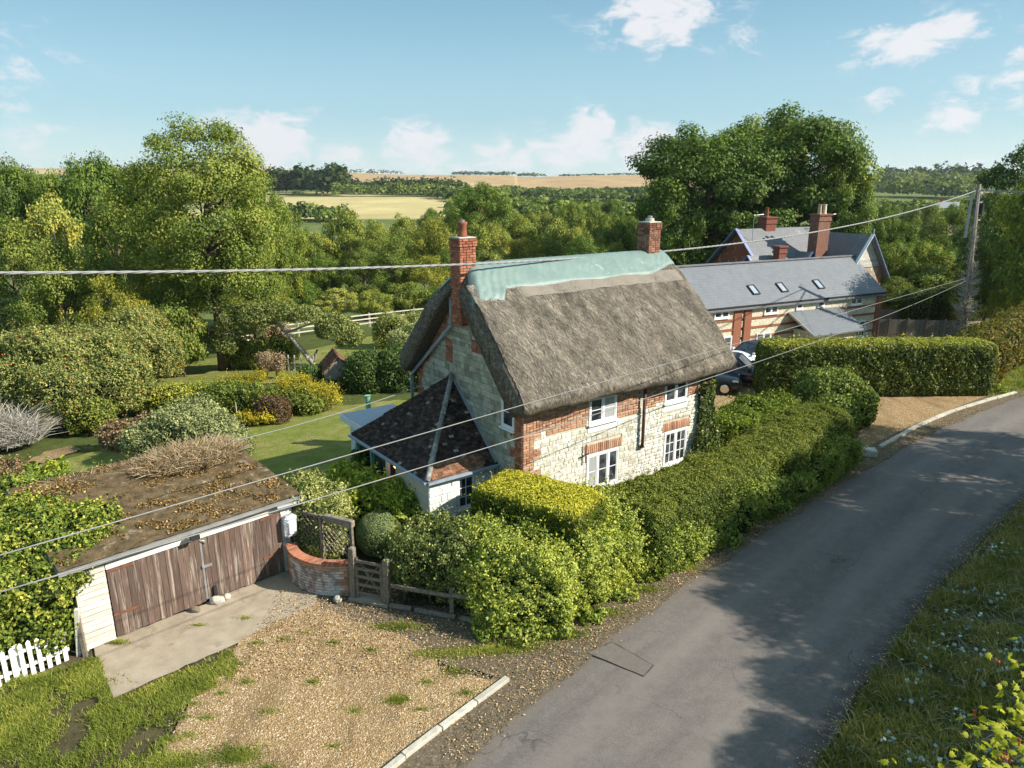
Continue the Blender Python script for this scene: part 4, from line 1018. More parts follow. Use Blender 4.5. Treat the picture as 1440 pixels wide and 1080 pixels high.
    # ridge strip of older straw just under the sheet, and the sheet itself
    def skin(name, prof, x0, x1, off, mat, nx=70, wr=.0, xend=True, edgej=0, thick=.0, smooth=True):
        mb = MB(); m = len(prof)
        for i in range(nx + 1):
            q = i / nx
            for j, (y, z) in enumerate(prof):
                a, b = xends(y, z); a = max(a, x0) if x0 is not None else a + .02; b = min(b, x1) if x1 is not None else b - .02
                x = a + (b - a) * q; d = Vector((y - CW / 2, z - 5.6)).normalized()
                nz = (.035 * math.sin(x * 1.3 + y * .8) + .025 * math.sin(x * 3.1 + z * 2.2) + .012 * math.sin(x * 9 + y * 7)) * min(1, max(.12, (7.5 - z) / .8))
                ejj = edgej * (math.sin(x * 3.1) + .6 * math.sin(x * 7.7)) if j == 0 else 0
                edge = min(q, 1 - q) * (b - a); rd = .10 * max(0, 1 - edge / .22) ** 2
                k = off + nz - rd + wr * (math.sin(x * 5 + y * 9) * math.sin(x * 11 - y * 4)) * (1.8 if x < 1.2 else .5)
                y2 = y + d.x * k; z2 = z + d.y * k
                if j == 0: y2 += ejj * .7; z2 += ejj
                mb.v.append((x, y2, z2))
        for i in range(nx):
            for j in range(m - 1): b = i * m + j; mb.f.append((b, b + 1, b + m + 1, b + m)); mb.m.append(0)
        o = mb.build(name, mat, cot, smooth=smooth)
        if thick: md = o.modifiers.new('s', 'SOLIDIFY'); md.thickness = thick; md.offset = 1
        return o
    sl = lambda t: (-.36 + t * 2.95, 4.84 + t * 2.86 + .10 * math.sin(t * math.pi))
    skin('ridge_straw', [sl(t) for t in (.70, .74, .78, .82)], 1.15, 8.3, .035, STRAWNEW, edgej=.012)
    tp = [sl(t) for t in (.79, .84, .88, .92, .96)] + [(2.66, 7.76), (2.9, 7.82), (3.14, 7.76)] + [(CW - y, z) for y, z in [sl(t) for t in (.96, .9, .84, .78)]]
    def sheet_mesh():
        mb = MB(); nx, m = 150, 30
        for i in range(nx + 1):
            q = i / nx
            for j in range(m + 1):
                w = j / m; a_, b_ = xends(2.9, 7.8); xx = a_ + (b_ - a_) * q
                t0 = .79 - .105 * float(S(np.array([(1.15 - xx) / .18]))[0]) + .006 * math.sin(xx * 2.3) + .10 * float(S(np.array([(xx - 6.6) / 1.6]))[0])
                if w < .62:
                    u = w / .62; t = t0 + (1 - t0) * u; y, z = sl(t) if t < 1 else (2.66, 7.76)
                    if t > .965: y, z = (sl(.965)[0] + (2.9 - sl(.965)[0]) * (t - .965) / .035, sl(.965)[1] + (7.83 - sl(.965)[1]) * math.sin((t - .965) / .035 * math.pi / 2))
                else:
                    u = (w - .62) / .38; y0, z0 = sl(1 - .22 * u); y, z = CW - y0, z0
                    if u < .16: k = u / .16; y, z = (2.9 + (CW - sl(.965)[0] - 2.9) * k, 7.83 + (sl(.965)[1] - 7.83) * (1 - math.cos(k * math.pi / 2)))
                a, b = xends(y, z); x = a - .03 + (b - a + .06) * q; d = Vector((y - CW / 2, z - 5.6)).normalized()
                edge = min(q, 1 - q) * (b - a); rd = .20 * max(0, 1 - edge / .25) ** 2
                cr = .016 * math.exp(-((x - .5) / .75) ** 2) + .010 * math.exp(-((x - 7.7) / .5) ** 2) + .003
                wr = cr * (math.sin(x * 9 + y * 13 + 2 * math.sin(z * 7)) * .5 + .5 * math.sin(x * 23 - z * 17 + math.sin(y * 9)))
                pl = .012 * math.exp(-((x - 2.9) / .03) ** 2) + .012 * math.exp(-((x - 5.6) / .03) ** 2)
                k = .062 - rd + wr + pl - .045 * max(0, 1 - w / .05)
                mb.v.append((x, y + d.x * k, z + d.y * k))
        for i in range(nx):
            for j in range(m): b = i * (m + 1) + j; mb.f.append((b, b + 1, b + m + 2, b + m + 1)); mb.m.append(0)
        mb.build('ridge_sheet', TARP, cot, smooth=True)
    sheet_mesh()
    # chimneys
    def chimney(cx, cy, wx, wy, z0, z1, mat, pot, lab):
        ch = MB().box((cx - wx / 2 + .012, cy - wy / 2 + .012, z0), (cx + wx / 2 - .012, cy + wy / 2 - .012, z1)).build('chimney', MORTARD, cot); ch['label'] = lab
        ms = []
        for (fx, fy, rz, L) in ((cx - wx / 2, cy - wy / 2 + .012, 0, wx), (cx - wx / 2 + .012, cy + wy / 2, R(-90), wy), (cx + wx / 2 - .012, cy - wy / 2, R(90), wy), (cx + wx / 2, cy + wy / 2 - .012, R(180), wx)):
            z = z1 - .30
            ms += rect_mats(frame(fx, fy, rz), courses(lambda z: 0, lambda z: L, max(z0, 6.0), z1 - .22, (.075, .075), (.215, .215), [], .012, .022, .004))
            ms += rect_mats(frame(fx, fy, rz), courses(lambda z: -.03, lambda z: L + .03, z1 - .22, z1, (.075, .075), (.215, .215), [], .012, .05, .004))
        scatter(ch, 'brick', ms, mat, 300, UB, ord_)
        MB().box((cx - wx / 2 - .02, cy - wy / 2 - .02, z1 + .001), (cx + wx / 2 + .02, cy + wy / 2 + .02, z1 + .05)).build('chimney_cap', MORTAR, ch, bevel=.02)
        if pot == 'tall': MB().tube([(cx, cy, z1 + .04), (cx, cy, z1 + .10), (cx, cy, z1 + .35), (cx, cy, z1 + .40), (cx, cy, z1 + .46)], [.15, .125, .115, .145, .14], 14).build('chimney_pot', BRICKRED, ch, smooth=True); MB().tube([(cx, cy, z1 + .46), (cx, cy, z1 + .52)], .07, 10).build('cowl', METAL, ch)
        else: MB().tube([(cx, cy, z1 + .04), (cx, cy, z1 + .16)], [.17, .14], 14).build('chimney_pot', CONCLT, ch); MB().tube([(cx, cy, z1 + .16), (cx, cy, z1 + .24)], .09, 12).build('cowl', METAL, ch)
    chimney(.02, 2.92, .54, .52, 6.1, 8.58, BRICKRED, 'tall', 'red brick chimney with an orange pot at the drive end')
    chimney(7.62, 2.9, .56, .54, 7.0, 8.80, BRICKOLD, 'low', 'lichened brown brick chimney at the far end')
    # lean-to with the mossy hipped roof -----------------------
    X0, Y0, Y1 = -2.26, 1.25, 6.2; EZ = 2.28; A = Vector((0, 3.6, 4.42)); EZL = 2.22
    ov = .10
    c1 = Vector((X0 - ov, Y0 - ov, EZ)); c2 = Vector((X0 - ov, Y1, EZ - .06)); c3 = Vector((-.02, Y0 - ov, EZ)); c4_ = Vector((-.02, Y1, EZ)); ap = Vector((-.02, 3.6, 4.42))
    MB().add([c1, c3, ap, c2, c4_, c1 - Vector((0, 0, .06)), c3 - Vector((0, 0, .06)), c2 - Vector((0, 0, .06)), c4_ - Vector((0, 0, .06))], [(0, 1, 2), (3, 0, 2), (4, 3, 2), (0, 5, 6, 1), (3, 7, 5, 0), (4, 8, 7, 3), (5, 7, 8, 6), (1, 6, 8, 4), (1, 4, 2)]).build('lean_to_roof', BLACK, cot)
    ord2 = ord_
    def plane_tiles(p, q, top, mat, stuff, n_ind, sel=None, nm='roof_tile'):
        E = (q - p).normalized(); G = (top - p) - E * ((top - p).dot(E)); gv = G.length; G.normalize(); eu = (q - p).length; te = (top - p).dot(E)
        def ins(e, gg):
            a = te * gg / gv; b = eu + (te - eu) * gg / gv
            return a + .02 < e < b - .02 and (sel is None or sel(e, gg))
        N_ = E.cross(G); N_ = -N_ if N_.z < 0 else N_
        tiles(cot, nm, p + N_ * .006, E, G, ins, eu, gv, .155, .095, .022, mat, n_ind, .010, ord2, stuff)
    plane_tiles(c1, c3, ap, TILE, 'roof_tile', 110, lambda e, gg: not (gg < .50 and e > .08 and e < 1.9))
    plane_tiles(c1, c3, ap, TILERED, 'clay_tile', 90, lambda e, gg: (gg < .50 and e > .08 and e < 1.9), 'clay_tile')
    plane_tiles(c1, c2, ap, TILE, 'roof_tile', 190)
    plane_tiles(c4_, c2, ap, TILE, 'roof_tile', 0)
    d = (ap - c1); nseg = 12
    for i in range(nseg):
        a = c1 + d * ((i + .02) / nseg); b = c1 + d * ((i + 1.06) / nseg)
        MB().tube([a + Vector((0, 0, .035)), b + Vector((0, 0, .045))], [.085, .072], 8).build('hip_tile', pieces('hip_tile_%d' % (i // 6), [(0, (.13, .13, .125)), (1, (.30, .29, .27))], 8, .4, .9, 20, .8, lichen=(.5, .49, .45), lsc=7, lthr=.55) if i in (0, 6) else bpy.data.materials['hip_tile_%d' % (i // 6)], cot, smooth=True)
    MB().bar(c3 + Vector((-.02, 0, .06)), ap + Vector((-.02, 0, .06)), .16, .03).bar(c4_ + Vector((-.02, 0, .06)), ap + Vector((-.02, 0, .06)), .16, .03).build('flashing', LEAD, cot)
    MB().bar(c1 + Vector((0, -.05, -.03)), c3 + Vector((0, -.05, -.03)), .09, .07).bar(c1 + Vector((-.05, 0, -.03)), c2 + Vector((-.05, 0, -.03)), .09, .07).build('gutter', GREYPIPE, cot)
    # lean-to walls: white front with a window, open porch behind
    MB().box((X0, Y0 + .065, -.3), (-.002, 3.25, EZ - .08)).build('lean_to_wall', MORTAR, cot)
    fL = frame(X0, Y0 + .065, 0); LW = (.92, 1.52, 1.12, 2.12)
    scatter(cot, 'whitewashed_stone', rect_mats(fL, courses(lambda z: 0, lambda z: 2.2, 0, EZ - .08, (.12, .24), (.2, .5), [pads(LW, .01)], .008, .045, .02)), WHITEWASH, 300, UB, ord_)
    window(cot, fL, LW[0], LW[2], .60, 1.0, 1, 3, 2)
    for y in (3.9, 5.0, 6.1): MB().box((X0 + .02, y - .05, -.5), (X0 + .12, y + .05, EZ - .12)).build('porch_post', WHITE if y == 3.9 else GREENP, cot)
    MB().box((-1.9, 3.32, -.4), (-1.86, 6.0, 2.1)).build('porch_glazing', GLASS, cot)
    lamp = MB().tube([(X0 + .10, 3.40, 1.90), (X0 + .10, 3.40, 1.96), (X0 + .10, 3.40, 2.06), (X0 + .10, 3.40, 2.10)], [.03, .075, .075, .02], 10)
    m, t = newmat('lamp_glow'); em = t.N('ShaderNodeEmission'); em.inputs[0].default_value = (1, .42, .12, 1); em.inputs[1].default_value = 3.5; t.L(em.outputs[0], t.out.inputs[0])
    lamp.build('porch_lamp', m, cot, smooth=True)
    # flat roofed rear extension
    MB().box((-1.5, 6.3, -.6), (.2, 8.3, 2.02)).build('extension_wall', WHITEWASH, cot)
    MB().box((-1.72, 6.28, 2.021), (.3, 8.5, 2.20)).build('extension_roof', simple('zinc_sheet', (.36, .38, .42), (.32, .34, .38), 3, .5, .4, bst=0), cot)
    MB().box((-1.75, 6.25, 1.95), (-1.721, 8.53, 2.19)).build('fascia', WHITE, cot)
cottage()
o = MB().tube([(0, 0, -.3), (0, 0, 2.9), (0, 0, 2.95)], [.10, .10, .13], 12).build('vent_pipe', GREENP, smooth=False)
p = zat(517, 556, 27.2); o.location = (p.x, p.y, p.z - 2.95); tag(o, 'upright pale green vent pipe behind the flat roofed extension', 'pipe')
shrub('climbing_ivy', 'ivy climbing the brick corner at the far end of the cottage front', 'ivy', [(CO.x + 7.65 * .809 + .03, CO.y + 7.65 * .588 - .12, 2.2, .40, .14, 2.1, 3, CA), (CO.x + 7.5 * .809 + .2, CO.y + 7.5 * .588 - .15, 1.2, .6, .2, 1.2, 3, CA)], 'variegated', .10, 500, .25, .5, core=0, lump=.1, inner=.3, stem=True)

# ------------------------------------------------------------------ slate roofed row house
H2 = Vector((11.66, 44.8, 0)); A2 = R(27)
row = empty('slate_roof_house', H2, A2, 'long low house with brick banded flint walls and a slate roof with three skylights', 'house')
def house2():
    L_, D, E, Rz, B = 17.9, 6.0, 2.50, 4.78, -1.9
    mb = MB(); poly = [(0, B), (D, B), (D, E), (D / 2, Rz - .1), (0, E)]; n = 5
    vs = [(0, y, z) for y, z in poly] + [(L_, y, z) for y, z in poly]
    FL = simple('flint_panel', (.66, .61, .47), (.50, .45, .33), 6, .95, .1, c3=(.78, .73, .58), sc3=9, thr3=.5, bsc=14, bst=1., bd=.05)
    mb.add(vs, [tuple(range(n)), tuple(range(2 * n - 1, n - 1, -1))] + [(i, (i + 1) % n, (i + 1) % n + n, i + n) for i in range(n)]).build('wall', FL, row)
    BR = simple('band_brick', (.33, .13, .08), (.25, .10, .065), 14, .95, .1, c3=(.45, .25, .17), sc3=6, thr3=.58, bsc=40, bst=.4)
    fF = frame(0, 0, 0)
    Ws = [(1.58, 1.74, 1.26, .72, 2, 2), (5.98, 1.70, 1.26, .72, 2, 2), (8.98, 1.80, .62, .62, 1, 2), (11.08, 1.82, .68, .60, 1, 2), (14.45, 1.70, 1.30, .74, 2, 2),
          (1.85, -.78, 1.40, 1.28, 2, 3), (5.45, -.75, 1.35, 1.2, 2, 3), (14.50, -.76, 1.90, 1.20, 3, 3)]
    for (s, z, w, h, c, r_) in Ws: window(row, fF, s, z, w, h, c, r_, 1, y=-.06, fw=.075)
    # brick bands between window heights, cut around the openings
    for z in (2.22, 1.45, .82, .18, -.46, -1.1):
        a = 0.0; cuts = sorted([(s - .06, s + w + .06) for (s, zz, w, h, c, r_) in Ws if zz - .08 < z + .16 and zz + h + .05 > z])
        for c0, c1 in cuts + [(L_, L_)]:
            if c0 - a > .1: MB().box((a + .004, -.045, z), (c0 - .004, -.001, z + .15)).build('brick_band', BR, row)
            a = c1
    for a, b in ((3.30, 3.95), (4.25, 4.85), (17.35, 17.9), (0, .28)): MB().box((a, -.075, B), (b, -.002, E - .02)).build('brick_pier', BR, row)
    for z in (2.3,): pass
    MB().tube([(4.10, -.10, 2.4), (4.10, -.10, -1.6)], .05, 8).build('downpipe', REDIRON, row)
    MB().tube([(.62, -.22, 2.42), (.62, -.1, 2.1), (.35, -.1, 1.9), (.35, -.1, -1.5)], .045, 8).build('downpipe', BLACK, row)
    MB().bar((-.2, -.26, 2.44), (L_ + .15, -.26, 2.44), .11, .09).build('gutter', BLACK, row)
    # roof
    ov = .30
    G = Vector((0, D / 2, Rz - E)); sl_ = G.length; Gn = G.normalized()
    O = Vector((-.25, -ov, E - ov * G.z / G.y + .06)); EU = L_ + .5; gv = sl_ + ov * sl_ / (D / 2)
    MB().add([(-.25, -ov, O.z - .01), (L_ + .25, -ov, O.z - .01), (L_ + .25, D / 2, Rz + .05), (-.25, D / 2, Rz + .05), (L_ + .25, D + ov, O.z), (-.25, D + ov, O.z),
              (-.25, -ov, O.z - .12), (L_ + .25, -ov, O.z - .12), (L_ + .25, D / 2, Rz - .07), (-.25, D / 2, Rz - .07)],
             [(0, 1, 2, 3), (3, 2, 4, 5), (0, 6, 7, 1), (1, 7, 8, 2), (3, 9, 6, 0)]).build('roof', ROOFSLATE, row)
    sky_ = [(5.45, 6.35), (8.10, 9.0), (11.72, 12.6)]
    s0, s1 = 1.05, 1.95
    0 and tiles(row, 'slate', O + Vector((0, 0, .012)), (1, 0, 0), Gn, lambda e, q: not any(a + .2 < e < b + .3 and s0 - .02 < q < s1 + .05 for a, b in sky_), EU - .1, gv - .08, .40, .28, .004, SLATE, 0, .001)
    MB().bar((-.25, D / 2, Rz + .10), (L_ + .25, D / 2, Rz + .10), .26, .09).build('ridge_tiles', SLATEB, row)
    Nn = Vector((0, -Gn.z, Gn.y))
    for a, b in sky_:
        M = Matrix(((1, 0, 0, 0), (0, Gn.y, Nn.y, 0), (0, Gn.z, Nn.z, 0), (0, 0, 0, 1)))
        T = Matrix.Translation(O + Vector((a + .25, 0, 0)) + Gn * s0) @ M
        w = .62; h = s1 - s0
        sk = MB().box((0, 0, 0), (.07, h, .09), 0, T).box((w - .07, 0, 0), (w, h, .09), 0, T).box((.07, 0, 0), (w - .07, .07, .09), 0, T).box((.07, h - .07, 0), (w - .07, h, .09), 0, T).build('skylight', BLACK, row)
        MB().box((.07, .07, .02), (w - .07, h - .07, .05), 0, T).build('pane', simple('skylight_glass', (.35, .40, .46), (.30, .34, .40), 3, .08, .8, bst=0), sk)
    # porch with a small slate roof: ridge square to the wall is parallel to it here
    po = MB(); pm = FL
    a0, a1, out = 8.6, 13.2, 2.3; pe, pr = .45, 1.62
    MB().box((a0 + .3, -out + .25, B), (a1 - .3, -.08, pe + .05)).build('porch_wall', FL, row)
    MB().add([(a0 - .35, -.06, pr + .08), (a1 + .25, -.06, pr + .08), (a1 + .25, -out - .1, pe - .02), (a0 - .35, -out - .1, pe - .02), (a0 - .35, -.06, pr - .02), (a1 + .25, -.06, pr - .02), (a1 + .25, -out - .1, pe - .12), (a0 - .35, -out - .1, pe - .12)],
             [(0, 1, 2, 3), (4, 7, 6, 5), (0, 3, 7, 4), (1, 5, 6, 2), (2, 6, 7, 3), (0, 4, 5, 1)]).build('porch_roof', ROOFSLATE, row)
    Gp = Vector((0, out + .04, pr + .1 - pe)); 
    0 and tiles(row, 'porch_slate', (a0 - .35, -out - .1, pe - .012), (1, 0, 0), Gp, lambda e, q: True, a1 - a0 + .55, Gp.length - .05, .40, .28, .004, SLATE, 0, .001)
    MB().bar((a0 - .36, -.06, pr + .02), (a0 - .36, -out - .12, pe - .07), .03, .14).build('bargeboard', WOODPALE, row)
house2()

# ------------------------------------------------------------------ gabled house behind
H3 = Vector((18.2, 58.0, 0)); A3 = R(27)
gh = empty('gabled_house', H3, A3, 'taller gabled slate house with blue bargeboards and brick chimneys behind the long slate roof', 'house')
def house3():
    RZ = 6.75
    MBk = simple('house_brick', (.30, .10, .065), (.22, .075, .05), 14, .95, .1, c3=(.50, .42, .30), sc3=2.5, thr3=.56, bsc=40, bst=.4)
    def gable_block(x0, x1, y0, y1, ez, rz, along, mat, mat2=None, ov=.35, name='roof'):
        """body plus tiled roof; ridge along 'x' or 'y'"""
        if along == 'x':
            prof = [(y0, -1.9), (y1, -1.9), (y1, ez), ((y0 + y1) / 2, rz - .1), (y0, ez)]; vs = [(x0, y, z) for y, z in prof] + [(x1, y, z) for y, z in prof]
        else:
            prof = [(x0, -1.9), (x1, -1.9), (x1, ez), ((x0 + x1) / 2, rz - .1), (x0, ez)]; vs = [(x, y0, z) for x, z in prof] + [(x, y1, z) for x, z in prof]
        n = 5
        MB().add(vs, [tuple(range(n)), tuple(range(2 * n - 1, n - 1, -1))] + [(i, (i + 1) % n, (i + 1) % n + n, i + n) for i in range(n)]).build('wall', MBk, gh)
        w = ((y1 - y0) if along == 'x' else (x1 - x0)) / 2; sl = (rz - ez) / w; lo = ez - ov * sl
        for sgn in (-1, 1):
            if along == 'x':
                yc = (y0 + y1) / 2; q = [(x0 - ov, yc + sgn * (w + ov), lo), (x1 + ov, yc + sgn * (w + ov), lo), (x1 + ov, yc, rz), (x0 - ov, yc, rz)]
            else:
                xc = (x0 + x1) / 2; q = [(xc + sgn * (w + ov), y0 - ov, lo), (xc + sgn * (w + ov), y1, lo), (xc, y1, rz), (xc, y0 - ov, rz)]
            q = [Vector(p) for p in q]; MB().add(q + [p - Vector((0, 0, .1)) for p in q], [(0, 1, 2, 3), (7, 6, 5, 4), (0, 4, 5, 1), (1, 5, 6, 2), (2, 6, 7, 3), (3, 7, 4, 0)]).build(name, ROOFOLD, gh)
            E = (q[1] - q[0]); G = q[3] - q[0]; 0 and tiles(gh, 'slate', q[0] + Vector((0, 0, .02)), E, G, lambda e, k: True, E.length - .05, G.length - .05, .42, .30, .004, SLATEB, 0, .001)
        return lo
    # main range, ridge parallel to the front
    gable_block(0, 9.5, -2.9, 2.9, 3.9, RZ, 'x', MBk)
    # right wing with its gable towards the lane
    wx0, wx1, wy0 = 5.55, 9.75, -6.0 + .0
    # wing apex at (7.47, -6.05)
    gable_block(7.47 - 2.05, 7.47 + 2.05, -6.0, .5, 3.55, 6.45, 'y', MBk)
    ax = 7.47
    # white boarded gable, boards proud one by one
    z = 3.95; i = 0
    while z < 6.1:
        w = 2.05 * (6.35 - z - .12) / 2.9 + .02
        if w > .15:
            MB().box((ax - w, -6.045 - .01 * (i % 2), z), (ax + w, -6.002, z + .18)).build('weatherboard', PLANKP, gh)
        z += .19; i += 1
    for s in (-1, 1):
        MB().bar((ax, -6.38, 6.5), (ax + s * 2.5, -6.38, 3.02), .05, .26, 0, (0, 1, 0)).build('bargeboard', BLUEP if s > 0 else WHITE, gh)
    MB().bar((ax, -6.40, 6.2), (ax, -6.40, 6.9), .08, .08).build('finial', BLUEP, gh)
    for a in (ax + 1.55,): MB().box((a, -6.05, -1.9), (a + .5, -6.004, 3.9)).build('brick_pier', BRICKRED, gh)
    MB().box((ax - .75, -6.05, -1.9), (ax - .4, -6.004, 3.9)).build('brick_pier', BRICKRED, gh)
    FLp = simple('flint_patch', (.42, .36, .25), (.3, .2, .14), 5, .95, .1, c3=(.62, .58, .48), sc3=3.5, thr3=.52, bst=1)
    MB().box((ax - .39, -6.04, -1.9), (ax + 1.54, -6.006, 3.88)).build('flint_panel', FLp, gh)
    window(gh, frame(ax - 1.75, -6.0, 0), 0, 2.9, .9, .9, 2, 2, 1, y=-.05)
    # left gable bargeboards in blue
    for s in (-1, 1): MB().bar((-.42, 0, 6.8), (-.42, s * 3.3, 3.50), .06, .30, 0, (1, 0, 0)).build('bargeboard', BLUEP, gh)
    # little lower gable on the left, facing the cottage
    gable_block(-1.4, 1.2, -3.9, -1.6, 3.6, 4.9, 'x', MBk, ov=.2)
    for s in (-1, 1): MB().bar((-1.65, -2.75, 4.95), (-1.65, -2.75 + s * 1.5, 3.3), .06, .22, 0, (1, 0, 0)).build('bargeboard', BLUEP, gh)
    # small front dormer gable beside the big stack
    for s in (-1, 1): MB().bar((4.55, -3.35, 5.05), (4.55 + s * 1.0, -3.35, 3.8), .06, .2, 0, (0, 1, 0)).build('bargeboard', BLUEP, gh)
    MB().add([(4.55, -3.3, 5.0), (3.6, -3.3, 3.8), (5.5, -3.3, 3.8), (4.55, -1.4, 5.0), (3.6, -1.0, 3.8), (5.5, -1.0, 3.8)], [(0, 1, 2), (0, 3, 4, 1), (0, 2, 5, 3)]).build('dormer', ROOFOLD, gh)
    def stack(cx, cy, wx, wy, z0, z1, pots, mat, lab):
        s = MB().box((cx - wx / 2, cy - wy / 2, z0), (cx + wx / 2, cy + wy / 2, z1 - .55)).box((cx - wx / 2 - .06, cy - wy / 2 - .06, z1 - .549), (cx + wx / 2 + .06, cy + wy / 2 + .06, z1 - .38)).box((cx - wx / 2 - .02, cy - wy / 2 - .02, z1 - .379), (cx + wx / 2 + .02, cy + wy / 2 + .02, z1 - .12)).box((cx - wx / 2 - .1, cy - wy / 2 - .1, z1 - .119), (cx + wx / 2 + .1, cy + wy / 2 + .1, z1)).build('chimney', mat, gh)
        s['label'] = lab
        for i, (dx, dy, m) in enumerate(pots): MB().tube([(cx + dx, cy + dy, z1), (cx + dx, cy + dy, z1 + .08), (cx + dx, cy + dy, z1 + .6), (cx + dx, cy + dy, z1 + .72)], [.17, .14, .12, .15], 12).build('chimney_pot', m, s)
    SB = simple('stack_brick', (.25, .13, .095), (.17, .085, .065), 10, .95, .1, c3=(.36, .27, .20), sc3=4, thr3=.58, bsc=30, bst=.5)
    SR = simple('stack_brick_red', (.26, .095, .07), (.17, .07, .055), 10, .95, .1, bsc=30, bst=.5)
    potc = simple('buff_pot', (.52, .40, .27), (.42, .30, .20), 4, .9, .1, bst=.2)
    stack(5.35, -3.15, 1.30, .85, 3.3, 7.95, [(-.40, -.15, potc), (-.12, .12, potc), (.14, -.1, potc), (.45, .1, WHITE)], SB, 'tall brown brick stack with four pots in a row')
    stack(3.1, .2, 1.05, .9, 5.8, 7.65, [(-.1, 0, BRICKRED)], SR, 'short red brick stack on the main ridge with one pot')
    stack(.85, -3.5, .75, .6, 3.5, 5.65, [], SR, 'narrow dark brick stack with lichen behind the long roof')
    # aerials
    for (x, y, z0, z1, d) in ((.4, -1.0, 5.2, 7.9, 1.0), (8.4, -1.2, 4.9, 7.8, 1.0)):
        mb = MB().tube([(x, y, z0), (x, y, z1)], .025, 6).tube([(x, y, z1 - .05), (x + d, y, z1)], .02, 6)
        for k in range(5): mb.tube([(x + .15 + k * .2, y - .2, z1 - .03), (x + .15 + k * .2, y + .2, z1 - .03)], .012, 5)
        mb.build('aerial', METAL, gh)
house3()
# yard wall and board fence right of the houses
def board_fence():
    a = g(1222, 474, -1.55); b = g(1352, 474, -1.4); e = empty('board_fence', a, math.atan2(b.y - a.y, b.x - a.x), 'close boarded grey timber fence between the slate house and the utility pole', 'fence')
    L_ = (b - a).length; n = int(L_ / .15); s = (L_ / n)
    for i in range(n):
        h = 1.45 + random.uniform(-.015, .015)
        MB().box((i * s + .004, -.012, -.2), (i * s + s - .004, .012, h)).build('board', WOOD, e)
    for i in range(6): MB().box((i * L_ / 5 - .05, -.08, -.3), (i * L_ / 5 + .05, -.013, 1.55)).build('fence_post', WOOD, e)
    MB().box((0, .013, .3), (L_, .06, .38)).box((0, .013, 1.1), (L_, .06, 1.18)).build('rail', WOOD, e)
board_fence()
o = MB().box((-4.5, -.12, -.3), (4.5, .12, .75)).build('garden_wall', simple('grey_render', (.30, .25, .20), (.22, .18, .14), 5, .9, .1, bsc=20, bst=.5)); o.location = g(1292, 447, -1.5); tag(o, 'low brown wall at the back of the yard behind the board fence', 'wall')
shrub('clipped_hedge', 'dark clipped hedge behind the yard, between the gabled house and the pole', 'hedge', [(g(1255 + i * 24, 440, -1.5).x, 63 + i * .3, -.2, 1.2, .8, 1.5, 4) for i in range(5)], 'yew', .14, 170)

# distant houses
def far_house(px, py, Y, w, d, h, rh, rz, wall, roof, label):
    p = zat(px, py, Y); e = empty('far_house', (p.x, p.y, p.z - h - rh), rz, label, 'house')
    poly = [(-w / 2, -3), (w / 2, -3), (w / 2, h), (0, h + rh - .1), (-w / 2, h)]
    MB().prism(poly, 0, d).build('wall', wall, e)
    for s in (-1, 1):
        q = [Vector((s * (w / 2 + .3), -.3, h - .2)), Vector((s * (w / 2 + .3), d + .3, h - .2)), Vector((0, d + .3, h + rh)), Vector((0, -.3, h + rh))]
        MB().add(q + [v - Vector((0, 0, .15)) for v in q], [(0, 1, 2, 3), (7, 6, 5, 4), (0, 4, 5, 1), (1, 5, 6, 2), (2, 6, 7, 3), (3, 7, 4, 0)]).build('roof', roof, e)
    MB().box((-.3, d * .6, h + rh * .4), (.3, d * .6 + .6, h + rh + .9)).build('chimney', BRICKRED, e)
    window(e, frame(-.6, 0, 0), 0, h - 1.4, 1.2, 1.0, 2, 2, 1, y=-.06)
RB = simple('brown_tile_roof', (.17, .13, .11), (.12, .095, .08), 6, .9, .1, bst=.5)
far_house(1308, 316, 112, 6, 9, 3, 2.4, R(-60), simple('far_brick', (.25, .15, .10), None, 5), RB, 'brown roofed house half buried in trees left of the utility pole')
far_house(1348, 284, 190, 5, 6, 2.4, 2, R(60), WHITEWASH, simple('pale_roof', (.5, .5, .5), None, 4), 'small white house far off just left of the pole top')

